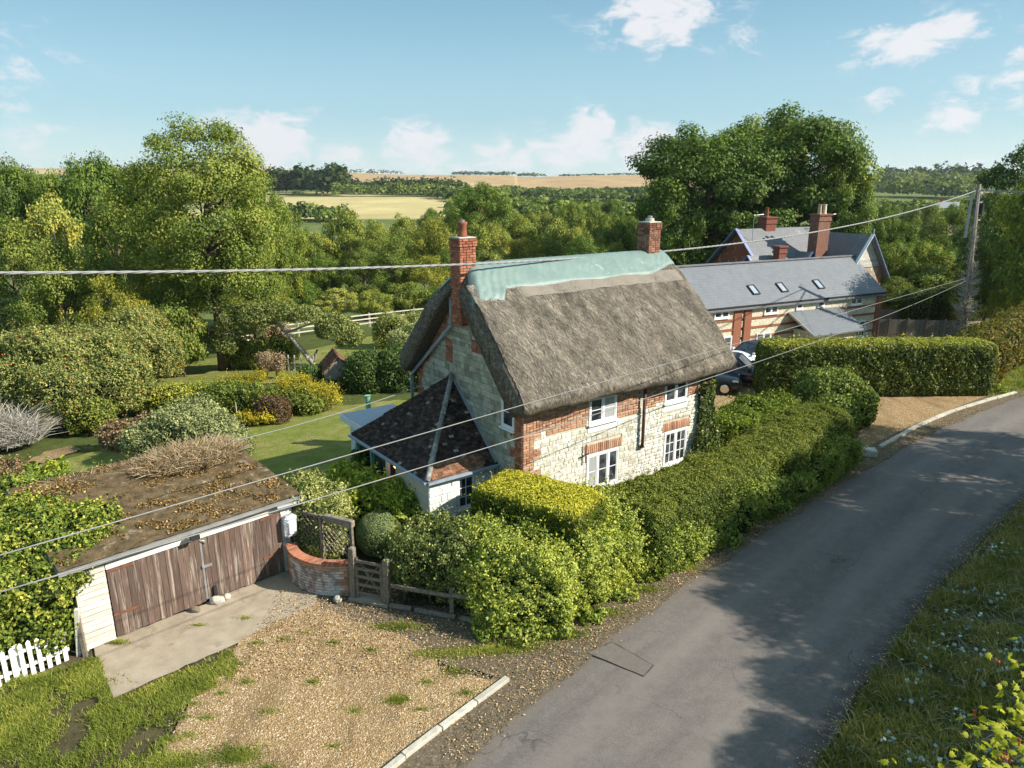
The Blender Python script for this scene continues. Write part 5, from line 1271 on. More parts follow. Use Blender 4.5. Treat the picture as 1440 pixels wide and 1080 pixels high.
# ------------------------------------------------------------------ garage
GO = Vector((-9.51, 13.74, 0)); GA = R(45)
gar = empty('garage', GO, GA, 'timber garage with faded red double doors and a moss covered felt roof', 'garage')
def garage():
    L_, D = 5.12, 4.3; ze, zb = 2.10, 2.52
    MB().add([(0, .05, -.1), (L_, .05, -.1), (L_, D, -.1), (0, D, -.1), (0, .05, ze - .1), (L_, .05, ze - .1), (L_, D, zb - .1), (0, D, zb - .1)], [(0, 3, 2, 1), (4, 5, 6, 7), (0, 1, 5, 4), (1, 2, 6, 5), (2, 3, 7, 6), (3, 0, 4, 7)]).build('wall', BLACK, gar)
    def boards(s0, s1, z0, z1, st=.135, y=0):
        z = z0
        while z < z1 - .03:
            h = min(st, z1 - z)
            mb = MB(); j = random.uniform(-.004, .004)
            mb.add([(s0, y - .012 + j, z + h), (s1, y - .012 + j, z + h), (s1, y - .058 + j, z - .014), (s0, y - .058 + j, z - .014), (s0, y + .05, z + h), (s1, y + .05, z + h), (s1, y + .05, z - .012), (s0, y + .05, z - .012)],
                   [(0, 1, 2, 3), (7, 6, 5, 4), (0, 4, 5, 1), (1, 5, 6, 2), (2, 6, 7, 3), (3, 7, 4, 0)])
            mb.build('weatherboard', PLANKP, gar); z += st
    boards(0, .60, .05, 1.98); boards(4.80, L_, .05, 1.98); boards(.62, 4.78, 1.80, 2.04, .12)
    MB().box((-.03, -.05, 0), (.03, .06, 2.0)).build('corner_board', PLANKP, gar)
    # end wall boards on the left side
    for i in range(14): MB().box((-.035, .07, .05 + i * .14), (-.003, D, .05 + i * .14 + .125)).build('weatherboard', PLANKP, gar)
    for (a, b) in ((.63, 2.68), (2.74, 4.78)):
        dr = MB().box((a, .012, .06), (b, .04, 1.78)).build('door', BLACK, gar)
        n = 15; s = (b - a) / n; x = a
        for i in range(n):
            w = s * random.uniform(.92, 1.08) if i < n - 1 else b - x; w = min(w, b - x)
            sag = random.uniform(-.02, .01)
            MB().box((x + .004, -.022 + random.uniform(-.006, .004), .05 + random.uniform(-.015, .02)), (x + w - .004, .011, 1.78 + random.uniform(-.006, .004))).build('board', PLANKR, dr); x += w
            if x >= b - .02: break
        for z in (.62, 1.72):
            h0, h1 = (a, a + .55) if a < 1 else (b - .55, b)
            MB().box((h0, -.042, z - .03), (h1, -.027, z + .02)).build('hinge', simple('rusty_iron', (.22, .09, .05), (.13, .06, .04), 8, .8, .2), dr)
    MB().box((2.685, -.015, .1), (2.735, .035, 1.80)).build('door_gap_strip', METAL, gar)
    MB().box((2.66, -.07, .98), (2.90, -.03, 1.05)).build('hasp', METAL, gar); MB().tube([(2.70, -.06, 1.74), (2.78, -.09, 1.70), (2.82, -.06, 1.62)], .012, 6).build('latch_hook', METAL, gar)
    MB().box((2.86, -.09, .12), (2.94, -.03, .40)).build('draught_plate', BLACK, gar)
    # roof slab
    rz = lambda y: ze + (zb - ze) * (y + .18) / (D + .18)
    nx, ny = 44, 34; mb = MB()
    for j in range(ny + 1):
        for i in range(nx + 1):
            x = -.28 + (L_ + .52) * i / nx; y = -.20 + (D + .35) * j / ny
            d = .03 * math.sin(x * 2.1 + y) + .02 * math.sin(x * 5 + y * 4) if 0 < i < nx and 0 < j < ny else 0
            mb.v.append((x, y, rz(y) + .05 + d * .5 + .02 * random.random()))
    for j in range(ny):
        for i in range(nx): b = j * (nx + 1) + i; mb.f.append((b, b + 1, b + nx + 2, b + nx + 1)); mb.m.append(0)
    mb.build('roof_felt', MOSSROOF, gar, smooth=True)
    MB().add([(-.3, -.22, rz(-.2) - .06), (L_ + .26, -.22, rz(-.2) - .06), (L_ + .26, D + .17, rz(D) - .06), (-.3, D + .17, rz(D) - .06), (-.3, -.22, rz(-.2) + .015), (L_ + .26, -.22, rz(-.2) + .015), (L_ + .26, D + .17, rz(D) + .015), (-.3, D + .17, rz(D) + .015)],
             [(0, 3, 2, 1), (4, 5, 6, 7), (0, 1, 5, 4), (1, 2, 6, 5), (2, 3, 7, 6), (3, 0, 4, 7)]).build('roof', FELT, gar)
    MB().box((0, -.075, 2.02), (L_, -.045, 2.09)).build('fascia', WOOD, gar)
    # moss cushions and shed thatch debris
    r = np.random.default_rng(9); n = 16000; x = r.uniform(-.2, L_ + .15, n); y = r.uniform(-.1, D + .1, n)
    k = nnoise(np.stack([x, y * 1.6, 0 * x], 1), 1.9, 1) + nnoise(np.stack([x, y, 0 * x], 1), 6, 2) * .6 > .12; x, y = x[k], y[k]; z = ze + (zb - ze) * (y + .18) / (D + .18) + .075
    V, F, t = leaf_arrays(np.stack([x, y, z], 1), np.tile([0, 0, 1.], (len(x), 1)), .06, np.clip(r.beta(1.5, 2.5, len(x)), 0, 1), 1.1, .7, r)
    fastmesh('moss', V, F, leafmat('moss', (.05, .04, .016), (.14, .10, .04), (.30, .22, .12), trans=.0, spec=.05), t, gar, kind='stuff')
    # floodlight under the roof edge
    MB().box((2.40, -.36, 1.93), (2.60, -.22, 2.03)).build('floodlight', BLACK, gar); MB().bar((2.5, -.05, 2.05), (2.5, -.25, 2.02), .03, .03).build('light_arm', METAL, gar)
    MB().tube([(L_ - .5, -.24, 2.0), (L_ + .32, -.24, 1.96)], .05, 10).build('gutter', METAL, gar)
garage()
o = empty('meter_box', GO + Matrix.Rotation(GA, 3, 'Z') @ Vector((4.98, -.16, 1.05)), GA, 'bulky white plastic wrapped box fixed to the right end of the garage front', 'box')
mb = MB().box((-.20, -.13, 0), (.18, .12, .62)); b = mb.build('case', simple('white_plastic', (.62, .65, .70), (.42, .46, .54), 6, .4, .4, bsc=8, bst=1., bd=.1), o, bevel=.07)
MB().box((-.12, -.17, .12), (.10, -.13, .48)).build('cover', WHITE, o, bevel=.03)
MB().tube([(0, -.04, 0), (.02, -.04, -.55), (.06, -.04, -1.0)], .035, 8).build('conduit', BLACK, o); MB().tube([(-.08, -.05, 0), (-.07, -.05, -.9)], .02, 6).build('conduit', METAL, o)
for (dx, dy, sx, sy, sz, lab) in ((2.32, -.20, .14, .09, .10, 'dark rounded stone propped at the foot of the left garage door'), (2.86, -.22, .20, .12, .13, 'larger pale stone at the foot of the garage doors below the draught plate'), (3.12, -.20, .10, .09, .10, 'smallest pale stone at the foot of the right garage door')):
    bm = bmesh.new(); bmesh.ops.create_icosphere(bm, subdivisions=2, radius=1)
    for v in bm.verts: v.co = Vector((v.co.x * sx, v.co.y * sy, v.co.z * sz)) * random.uniform(.88, 1.08)
    me = bpy.data.meshes.new('stone'); bm.to_mesh(me); bm.free(); me.materials.append(CONCLT if 'pale' in lab else MORTARD)
    o = bpy.data.objects.new('door_stone', me); COL.objects.link(o); o.location = GO + Matrix.Rotation(GA, 3, 'Z') @ Vector((dx, dy, sz * .6)); tag(o, lab, 'stone')
# vine over the garage's left end, dry stems over its far corner
def GL(x, y, z): return tuple(GO + Matrix.Rotation(GA, 3, 'Z') @ Vector((x, y, 0)))[:2] + (z,)
shrub('garage_vine', 'big green vine and brambles smothering the left end of the garage roof', 'vine',
      lumpy([GL(-.7, .6, 1.1) + (.9, .8, 1.05), GL(-1.2, 1.8, 1.3) + (1.2, 1.1, 1.2), GL(-.3, 1.7, 2.0) + (1.1, .9, .75), GL(.35, 1.2, 2.15) + (.8, .7, .45), GL(-.1, .35, 1.75) + (.55, .5, .5), GL(-1.5, 1.0, .9) + (.9, .8, .9), GL(-2.3, 1.4, 1.1) + (1.2, 1.2, 1.1), GL(-.3, 3.0, 2.1) + (1.3, .9, .6), GL(-2.2, 3.2, 1.2) + (1.4, 1.2, 1.1), GL(.9, 2.0, 2.35) + (.8, .5, .22)], 3, 5),
      'bramble', .095, 720, .5, .45, lump=.16, sprig=1.6, inner=.3)
shrub('bank_ivy', 'dense small leaved ivy hanging over the white picket fence', 'ivy', [GL(-.75, .45, .55) + (.7, .35, .75, 2.6, GA), GL(-1.7, .5, .6) + (.9, .4, .75, 2.6, GA), GL(-3.0, .5, .7) + (.9, .5, .8, 2.6, GA)], 'hawthorn', .06, 1300, .65, .3, lump=.10, sprig=.5)
def stems(name, label, cat, c, rx, ry, h, n, mat, w=.006, lean=.5, zc=0, seed=1, arch=.3, rz=0):
    r = np.random.default_rng(seed); a = r.uniform(0, 6.28, n); q = np.sqrt(r.uniform(0, 1, n)); c_, s_ = math.cos(rz), math.sin(rz)
    X = np.cos(a) * q * rx; Y = np.sin(a) * q * ry; X, Y = X * c_ - Y * s_, X * s_ + Y * c_
    B = np.stack([X, Y, np.zeros(n)], 1)
    d = np.stack([r.normal(0, lean, n), r.normal(0, lean, n), np.ones(n)], 1); d /= np.linalg.norm(d, axis=1)[:, None]
    L_ = h * r.uniform(.5, 1.1, n)[:, None] * (1 - .45 * q[:, None] ** 2); mid = B + d * L_ * .55; tip = B + d * L_; tip[:, :2] += r.normal(0, arch, (n, 2)) * L_; tip[:, 2] -= arch * .4 * L_[:, 0]
    sd_ = np.cross(d, r.normal(size=(n, 3))); sd_ /= np.linalg.norm(sd_, axis=1)[:, None]; sd_ *= w
    V = np.stack([B - sd_, B + sd_, mid + sd_ * .8, mid - sd_ * .8, tip + sd_ * .4, tip - sd_ * .4], 1).reshape(-1, 3)
    i = np.arange(n)[:, None] * 6; F = np.concatenate([i + [0, 1, 2, 3], i + [3, 2, 4, 5]], 0)
    t = r.uniform(0, 1, n); o = fastmesh(name, V, F, mat, np.concatenate([t, t])); o.location = c; return tag(o, label, cat)
stems('dry_creeper', 'tan dried creeper stems heaped on the rear corner of the garage roof', 'creeper', GL(3.9, 3.4, 2.45), 1.5, .8, .75, 6500, LM['dry'], .010, .7, seed=2, rz=GA)
stems('dry_creeper', 'thin fringe of rust coloured dried stems along the back edge of the garage roof', 'creeper', GL(1.9, 4.15, 2.45), 2.0, .3, .32, 2200, LM['dry'], .008, .8, seed=3, rz=GA)

# picket fence
def picket():
    a = Vector((-9.72, 13.50, 0)); b = Vector((-11.9, 11.05, 0)); d = (b - a).normalized(); L_ = (b - a).length
    e = empty('picket_fence', a, math.atan2(d.y, d.x), 'white picket fence at the left edge below the ivy', 'fence')
    n = int(L_ / .155)
    for i in range(n):
        x = i * .155 + .05; h = .80 + random.uniform(-.02, .02); t = random.uniform(-.008, .008)
        MB().add([(x, -.012, -.05), (x + .085, -.012, -.05), (x + .085 + t, -.012, h - .05), (x + .042 + t, -.012, h), (x + t, -.012, h - .05), (x, .012, -.05), (x + .085, .012, -.05), (x + .085 + t, .012, h - .05), (x + .042 + t, .012, h), (x + t, .012, h - .05)],
                 [(0, 1, 2, 3, 4), (9, 8, 7, 6, 5), (0, 5, 6, 1), (1, 6, 7, 2), (2, 7, 8, 3), (3, 8, 9, 4), (4, 9, 5, 0)]).build('pale', WHITE, e)
    MB().box((0, -.05, .18), (L_, -.013, .25)).build('rail', WHITE, e); MB().box((0, -.05, .56), (L_, -.013, .63)).build('rail', WHITE, e)
    for x in (.9, 2.6): MB().box((x, -.13, -.1), (x + .08, -.051, .74)).build('fence_post', WHITE, e)
picket()
o = MB().box((-.05, -.05, -.1), (.05, .05, 1.15)).build('gate_stump', PLANKP, bevel=.01); o.location = (-9.62, 13.62, 0); o.rotation_euler = (R(3), R(6), .4); tag(o, 'leaning white painted post between the picket fence and the garage', 'post')
o = MB().box((-.04, -.04, -.1), (.04, .04, .95)).build('gate_stump', WOOD); o.location = (-9.45, 13.58, 0); o.rotation_euler = (R(-4), R(-3), .2); tag(o, 'short bare wooden stake against the garage corner', 'post')
# ------------------------------------------------------------------ curved wall, trellis, gate
def curved_wall():
    P = smoothline([(-5.95, 17.0), (-5.72, 16.5), (-5.2, 16.08), (-4.7, 15.92), (-4.12, 15.93)], 3); P = resample(P, .04)
    e = empty('curved_wall', (-5.0, 16.0, 0), 0, 'low curved brick wall with flaking white paint between the garage and the gate', 'wall')
    acc = np.concatenate([[0], np.cumsum(np.hypot(*np.diff(P, axis=0).T))]); L_ = acc[-1]
    at = lambda s: (np.interp(s, acc, P[:, 0]), np.interp(s, acc, P[:, 1]))
    mats = []; red = []; H_ = .84
    mb = MB(); n = 40
    for i in range(n + 1):
        s = L_ * i / n; x, y = at(s); x2, y2 = at(min(L_, s + .02)); x1, y1 = at(max(0, s - .02)); d = Vector((x2 - x1, y2 - y1, 0)).normalized(); nn = Vector((d.y, -d.x, 0))
        p = Vector((x, y, 0)) - e.location
        mb.v += [tuple(p - nn * .22 + Vector((0, 0, -.1))), tuple(p - nn * .22 + Vector((0, 0, H_))), tuple(p + Vector((0, 0, H_))), tuple(p + Vector((0, 0, -.1)))]
        if i: b = 4 * i; mb.f += [(b - 4 + k, b + k, b + (k + 1) % 4, b - 4 + (k + 1) % 4) for k in range(4)]; mb.m += [0] * 4
    mb.f += [(0, 1, 2, 3), (4 * n + 3, 4 * n + 2, 4 * n + 1, 4 * n)]; mb.m += [0, 0]
    mb.build('wall', MORTAR, e)
    z = .02; row_ = 0
    while z < H_ - .06:
        s = (.11 if row_ % 2 else 0)
        while s < L_ - .05:
            w = min(.22, L_ - s); x, y = at(s); x2, y2 = at(s + w)
            rz = math.atan2(y2 - y, x2 - x)
            m = Matrix.Translation((x - e.location.x, y - e.location.y, z)) @ Matrix.Rotation(rz, 4, 'Z') @ Matrix.Diagonal((w - .012, .02 + random.uniform(0, .006), .066, 1))
            (red if (s < .35 or s > L_ - .22 or (z > .70)) else mats).append(m); s += .22
        z += .078; row_ += 1
    FP = simple('flaking_whitewash', (.62, .60, .57), (.48, .46, .44), 5, .95, .1, c3=(.27, .20, .17), sc3=3.2, thr3=.45, bsc=22, bst=.8)
    scatter(e, 'painted_brick', mats, FP); scatter(e, 'brick', red, BRICK)
    s = 0
    while s < L_:
        x, y = at(s); x2, y2 = at(min(L_, s + .07)); rz = math.atan2(y2 - y, x2 - x) if s < L_ - .08 else rz
        o = MB().box((.003, -.235, 0), (.104, .045, .07)).build('coping_brick', BRICKRED, e, bevel=.006)
        o.matrix_local = Matrix.Translation((x - e.location.x, y - e.location.y, H_ + .002)) @ Matrix.Rotation(rz, 4, 'Z') @ Matrix.Rotation(random.uniform(-.03, .03), 4, 'Y') @ Matrix.Translation((0, .19, 0)); s += .11
    # end pier
    pier = rect_mats(Matrix.Translation((0, 0, 0)), [])
curved_wall()
def gate_things():
    a = Vector((-3.98, 15.84, 0)); b = Vector((-3.09, 15.54, 0)); d = (b - a).normalized(); rz = math.atan2(d.y, d.x)
    for p, h, lab in ((a, 1.42, 'taller weathered gate post beside the end of the curved wall'), (b, 1.25, 'shorter weathered gate post against the variegated bush')):
        o = MB().box((-.075, -.075, -.1), (.075, .075, h)).add([(-.075, -.075, h + .001), (.075, -.075, h + .001), (.075, .075, h + .001), (-.075, .075, h + .001), (0, 0, h + .05)], [(0, 1, 4), (1, 2, 4), (2, 3, 4), (3, 0, 4)]).build('gate_post', WOOD, bevel=.008)
        o.location = p; o.rotation_euler = (R(.6), R(1.2), rz); tag(o, lab, 'gate post')
    e = empty('garden_gate', a + d * .09, rz, 'small five bar wooden garden gate with crossed braces', 'gate'); L_ = (b - a).length - .18
    for z in (.16, .40, .62, .84, 1.04): MB().box((.07, -.022, z), (L_ - .07, .006, z + .075)).build('bar', WOOD, e)
    for x, h in ((0, 1.16), (L_ - .07, 1.10)): MB().box((x, -.035, .08), (x + .07, .035, h)).build('stile', WOOD, e)
    MB().bar((.08, .022, .18), (L_ - .08, .022, 1.08), .022, .07, 0, (0, 1, 0)).build('brace', WOOD, e); MB().bar((.08, .046, 1.08), (L_ - .08, .046, .18), .022, .07, 0, (0, 1, 0)).build('brace', WOOD, e)
    MB().box((.02, -.05, .98), (.26, -.036, 1.02)).build('hinge', BLACK, e)
    # sill board under gate
    o = MB().box((-.55, -.16, 0), (.55, .16, .06)).build('threshold', CONC); o.location = (a + b) / 2 + Vector((0, .02, .005)); o.rotation_euler.z = rz; tag(o, 'worn concrete threshold under the garden gate', 'step')
    # trellis panel
    t0 = Vector((-5.75, 17.35, 0)); t1 = Vector((-4.12, 16.55, 0)); d = (t1 - t0); L2 = d.length; e = empty('trellis', t0, math.atan2(d.y, d.x), 'wooden lattice trellis with a thick top rail behind the curved wall', 'trellis')
    for x in (0, .82, L2): MB().box((x - .04, -.04, -.1), (x + .04, .04, 1.75)).build('post', WOOD, e)
    MB().box((L2 - .85, -.07, 1.62), (L2 + .08, .07, 1.80)).build('top_rail', WOOD, e, bevel=.01); MB().box((0, -.03, 1.66), (L2 - .86, .03, 1.72)).build('top_rail', WOOD, e)
    k = 0
    for s in (1, -1):
        x = -1.1
        while x < L2:
            if s > 0: q0, q1 = (x, .75), (x + .9, 1.65)
            else: q0, q1 = (x + .9, .75), (x, 1.65)
            def clip(p, q):
                p, q = Vector(p), Vector(q)
                if p.x > q.x: p, q = q, p
                if q.x < 0 or p.x > L2: return None
                if p.x < 0: p = p.lerp(q, (0 - p.x) / (q.x - p.x))
                if q.x > L2: q = p.lerp(q, (L2 - p.x) / (q.x - p.x))
                return p, q
            c = clip(q0, q1)
            if c and (c[1] - c[0]).length > .1: MB().bar((c[0].x, .012 * s, c[0].y), (c[1].x, .012 * s, c[1].y), .01, .028, 0, (0, 1, 0)).build('lath', WOOD, e)
            x += .17
    # low rail fence and edging logs under the bushes
    e = empty('low_rail_fence', (-3.0, 15.4, 0), 0, 'low broken rail fence of grey timber under the variegated bush', 'fence')
    q = [Vector((-2.95, 15.45, 0)), Vector((-1.45, 15.05, 0)), Vector((-.35, 14.75, 0))]
    for p in q[1:]: MB().box((p.x + 3.0 - .05, p.y - 15.4 - .05, -.1), (p.x + 3.0 + .05, p.y - 15.4 + .05, .78)).build('post', WOOD, e)
    for u, v in ((q[0], q[1]), (q[1], q[2])): MB().bar(u - e.location + Vector((0, -.07, .64)), v - e.location + Vector((0, -.07, .60)), .05, .09).build('rail', WOOD, e)
    for i, (u, v, lab) in enumerate((((-3.0, 15.42), (-2.45, 15.27), 'short grey edging log next to the garden gate'), ((-2.35, 15.22), (-1.35, 14.92), 'long grey edging log under the variegated bush'), ((-1.22, 14.90), (-.45, 14.62), 'grey edging log nearest the lane'))):
        o = MB().tube([(u[0], u[1], .06), (v[0], v[1], .06)], [.075, .07], 8).build('edging_log', WOOD, smooth=False); tag(o, lab, 'log')
gate_things()
for x, y, lab in ((-4.35, 15.66, 'pale broken stone at the foot of the curved wall by the gate'),):
    bm = bmesh.new(); bmesh.ops.create_icosphere(bm, subdivisions=2, radius=.11)
    for v in bm.verts: v.co *= random.uniform(.75, 1.1)
    me = bpy.data.meshes.new('stone'); bm.to_mesh(me); bm.free(); me.materials.append(CONCLT); o = bpy.data.objects.new('loose_stone', me); COL.objects.link(o); o.location = (x, y, .08); tag(o, lab, 'stone')

# ------------------------------------------------------------------ near hedges and shrubs
shrub('variegated_bush', 'rounded cream-and-green variegated bush right of the garden gate', 'bush', lumpy([(-2.25, 16.1, .95, .80, .75, .98), (-1.5, 15.9, 1.0, .75, .7, .95), (-1.9, 16.5, 1.2, .8, .6, .75), (-1.25, 15.6, .7, .55, .5, .7)], 7, 2, .15, .32), 'variegated', .058, 2000, .45, .5, lump=.26, lsc=2.6, sprig=2.2, inner=.34)
shrub('roadside_shrub', 'big loose bright green shrub at the near end of the roadside hedge', 'shrub',
      lumpy([(-.25, 15.3, .9, .85, .75, 1.0), (.55, 15.2, .8, .85, .8, 1.05), (1.4, 15.9, .85, .9, .8, 1.05), (.2, 16.0, 1.15, 1.0, .8, .85), (2.2, 16.7, .8, .8, .8, 1.05), (.75, 14.85, .45, .7, .55, .55), (1.4, 16.8, 1.15, .9, .8, .85), (-.9, 15.5, .8, .5, .5, .75), (2.9, 17.3, .85, .85, .8, 1.1), (2.3, 17.7, 1.1, .9, .8, 1.0), (1.1, 15.45, .75, .8, .6, 1.0), (1.95, 16.2, .8, .8, .7, 1.05), (2.7, 16.85, .7, .7, .6, .95), (.9, 16.1, 1.3, .8, .6, .75), (-.7, 16.2, 1.2, .7, .5, .75), (1.75, 17.2, 1.35, .8, .6, .7), (.2, 14.6, .45, .7, .45, .6), (1.9, 15.6, .5, .5, .45, .6), (3.4, 17.0, .5, .6, .5, .6), (-.3, 14.75, .4, .6, .45, .5)], 7, 3, .14, .32), 'privet', .064, 1750, .58, .5, lump=.34, lsc=2.6, sprig=2.6, inner=.36)
def hedge_line(pts, w, h, step, power=3.2, zc=None, jitter=.06):
    P = resample(smoothline(pts, 2), step); out = []
    for i in range(len(P) - 1):
        a, b = P[i], P[i + 1]; m = (a + b) / 2; L_ = np.hypot(*(b - a)); yaw = math.atan2(b[1] - a[1], b[0] - a[0]); f = i / max(1, len(P) - 2)
        hh_ = h(f) if callable(h) else h; ww = w(f) if callable(w) else w
        z = hh(m[0], m[1]); out.append((m[0], m[1], z + hh_ / 2 - .05, L_ * .78, ww / 2, hh_ / 2 + random.uniform(-jitter, jitter), power, yaw))
    return out
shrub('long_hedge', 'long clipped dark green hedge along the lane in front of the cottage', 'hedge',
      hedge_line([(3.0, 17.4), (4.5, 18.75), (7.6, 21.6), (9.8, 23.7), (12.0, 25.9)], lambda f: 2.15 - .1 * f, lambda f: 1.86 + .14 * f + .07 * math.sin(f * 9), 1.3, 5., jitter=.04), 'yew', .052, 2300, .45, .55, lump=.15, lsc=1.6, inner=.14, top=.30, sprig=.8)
shrub('loose_hedge_face', 'looser bright green growth on the lane side of the long hedge', 'shrub', lumpy(hedge_line([(3.6, 16.8), (5.3, 18.3), (7.9, 20.65), (10.2, 22.6), (12.6, 25.0)], 1.0, lambda f: 1.2 + .35 * math.sin(f * 17), .8, 2.6), 6, 4, .14, .32), 'privet', .06, 1500, .42, .45, lump=.3, lsc=2.4, sprig=1.8, inner=.34)
shrub('golden_hedge', 'golden clipped hedge block, top coloured sunlit, against the front corner of the cottage', 'hedge', [(.66, 16.95, 1.2, 1.62, .92, 1.34, 8, R(-32))], 'golden', .062, 2300, .30, .25, lump=.05, inner=.10, sprig=.35, top=.62)  # bright top and darker sides are light put into the leaf tint
shrub('front_shrub', 'low yellow-green shrub under the cottage front window', 'shrub', [(2.3, 18.1, 1.0, .8, .6, 1.0), (3.1, 18.7, .85, .8, .55, .9)], 'golden', .08, 1000, .4, .5, lump=.15, sprig=1.)
shrub('porch_shrub', 'small ferny yellow-green shrub below the lean-to window', 'shrub', [(-.95, 17.7, .6, .45, .35, .75)], 'vine', .10, 700, .6, .4, lump=.15, sprig=2., core=0)
shrub('clipped_ball', 'ball of clipped grey-green box behind the garden gate', 'bush', [(-3.72, 18.1, .62, .66, .66, .66, 2)], 'box', .032, 5500, .5, .3, lump=.02, inner=.06, core=.88)
shrub('trellis_climber', 'cream flecked climber growing over the trellis beside the garage', 'climber', [(-5.55, 17.7, 1.2, .45, .5, 1.15), (-4.95, 17.4, 1.0, .5, .35, 1.0), (-5.8, 18.3, 1.4, .6, .6, 1.0), (-5.1, 18.2, 1.2, .6, .5, .9)], 'variegated', .07, 1200, .5, .5, lump=.16, sprig=1.8, core=.5)
shrub('garden_shrub', 'bright yellow-green leafy shrubs in front of the lean-to roof', 'shrub', [(-4.3, 19.3, .95, .8, .6, .95), (-3.4, 19.2, .9, .7, .6, .9), (-2.95, 18.6, .8, .5, .5, .8), (-5.0, 19.9, 1.0, .8, .7, 1.0)], 'vine', .11, 620, .55, .45, lump=.2, sprig=2., inner=.35, core=.6)
shrub('gold_shrub', 'low golden shrub beside the clipped box ball', 'shrub', [(-3.0, 17.7, .45, .45, .45, .55)], 'golden', .06, 1400, .5, .4, lump=.1, sprig=1)
shrub('dark_shrub', 'dark green shrub in the shade left of the porch', 'shrub', [(-4.6, 22.3, .9, .9, .7, 1.1), (-3.9, 23.5, .9, .8, .7, 1.0)], 'oak', .09, 800, .4, .3, lump=.2)
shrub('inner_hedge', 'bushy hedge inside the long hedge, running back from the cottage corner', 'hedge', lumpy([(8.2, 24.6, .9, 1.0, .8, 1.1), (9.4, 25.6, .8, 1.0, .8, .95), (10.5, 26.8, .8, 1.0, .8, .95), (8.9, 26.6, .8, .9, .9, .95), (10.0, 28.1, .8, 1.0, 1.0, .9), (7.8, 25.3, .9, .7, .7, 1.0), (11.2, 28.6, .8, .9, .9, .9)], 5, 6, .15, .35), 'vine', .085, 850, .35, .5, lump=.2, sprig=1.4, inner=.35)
shrub('domed_bush', 'dome shaped laurel bush at the far end of the long hedge', 'bush', [(14.0, 30.2, 1.0, 1.5, 1.3, 1.35, 2.4), (15.0, 29.6, .8, .8, .9, 1.0), (13.4, 28.2, .75, 1.0, .9, .95)], 'privet', .11, 620, .45, .5, lump=.12, inner=.25, sprig=.8)
shrub('beech_hedge', 'tall clipped beech hedge with sunlight coloured into its top beside the far turning area', 'hedge', [(13.4 + i * 1.32, 34.3 + .05 * i, 1.28, 1.15, .95, 1.42, 6) for i in range(8)] + [(22.9, 34.9, 1.25, 1.0, 1.0, 1.35, 3)], 'beech', .10, 780, .42, .34, lump=.07, inner=.12, top=.42, sprig=.35)  # top tint stands for grazing sun, face kept darker
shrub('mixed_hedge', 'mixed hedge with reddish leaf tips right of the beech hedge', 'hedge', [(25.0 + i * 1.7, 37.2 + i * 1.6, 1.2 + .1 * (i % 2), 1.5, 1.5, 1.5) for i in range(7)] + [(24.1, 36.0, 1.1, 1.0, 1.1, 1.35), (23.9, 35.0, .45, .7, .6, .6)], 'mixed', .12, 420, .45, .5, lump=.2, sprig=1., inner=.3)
shrub('verge_plants', 'patchy weeds and low green growth along the foot of the roadside hedge', 'weeds', [(x, y, .1, .35, .3, .22) for x, y in ((1.9, 14.9), (2.8, 15.9), (.2, 14.2), (-.6, 14.3), (1.0, 14.35), (4.9, 17.7), (6.3, 18.7), (8.6, 20.9), (10.6, 22.9), (24.5, 34.4), (23.6, 34.3))], 'privet', .09, 600, .55, .4, core=0, lump=.3, stem=False, sprig=1.5)

# ------------------------------------------------------------------ grass
def grass(name, label, regions, mat, seed=1):
    """regions: (centre list or poly, n, h, spread) clumps of blades on the terrain"""
    r = np.random.default_rng(seed); PX = []; HH = []
    for kind, data, n, h in regions:
        if kind == 'poly':
            q = np.array(data); lo, hi = q.min(0), q.max(0); P = r.uniform(lo, hi, (n * 2, 2)); ins = np.zeros(len(P), bool); j = len(q) - 1
            for i in range(len(q)):
                a, b = q[i], q[j]; ins ^= ((a[1] > P[:, 1]) != (b[1] > P[:, 1])) & (P[:, 0] < (b[0] - a[0]) * (P[:, 1] - a[1]) / (b[1] - a[1] + 1e-12) + a[0]); j = i
            P = P[ins]; k = nnoise(np.column_stack([P, 0 * P[:, 0]]), 1.5, 1) + .6 * nnoise(np.column_stack([P, 0 * P[:, 0]]), 4.5, 2) >  (0. if h < .1 else -.25) + r.normal(0, .2, len(P)); P = P[k]
        else:
            cx, cy, rx, ry = data; a = r.uniform(0, 6.28, n); q = np.abs(r.normal(0, .55, n)); P = np.stack([cx + np.cos(a) * q * rx, cy + np.sin(a) * q * ry], 1)
        PX.append(P); HH.append(np.full(len(P), h))
    P = np.concatenate(PX); H0 = np.concatenate(HH); n = len(P); Z = hts(P) + .004
    h = H0 * r.uniform(.4, 1.25, n) * (1 + .3 * nnoise(np.column_stack([P, 0 * H0]), 3, 3)); a = r.uniform(0, 6.28, n); w = r.uniform(.005, .011, n) * np.clip(H0 / .09, .8, 1.8)
    dx, dy = np.cos(a) * w, np.sin(a) * w; ln = r.normal(0, .55, (n, 2)) * h[:, None]
    V = np.stack([np.stack([P[:, 0] - dx, P[:, 1] - dy, Z], 1), np.stack([P[:, 0] + dx, P[:, 1] + dy, Z], 1), np.stack([P[:, 0] + ln[:, 0], P[:, 1] + ln[:, 1], Z + h], 1)], 1).reshape(-1, 3)
    t = .5 + nnoise(np.column_stack([P, 0 * H0]), 1.2, 2) * .22 + r.normal(0, .18, n)
    o = fastmesh(name, V, np.arange(3 * n).reshape(n, 3), mat, np.clip(t, 0, 1), kind='stuff'); return tag(o, label, 'grass')
c = lambda x, y, rx, ry: (*g(x, y)[:2], rx, ry)
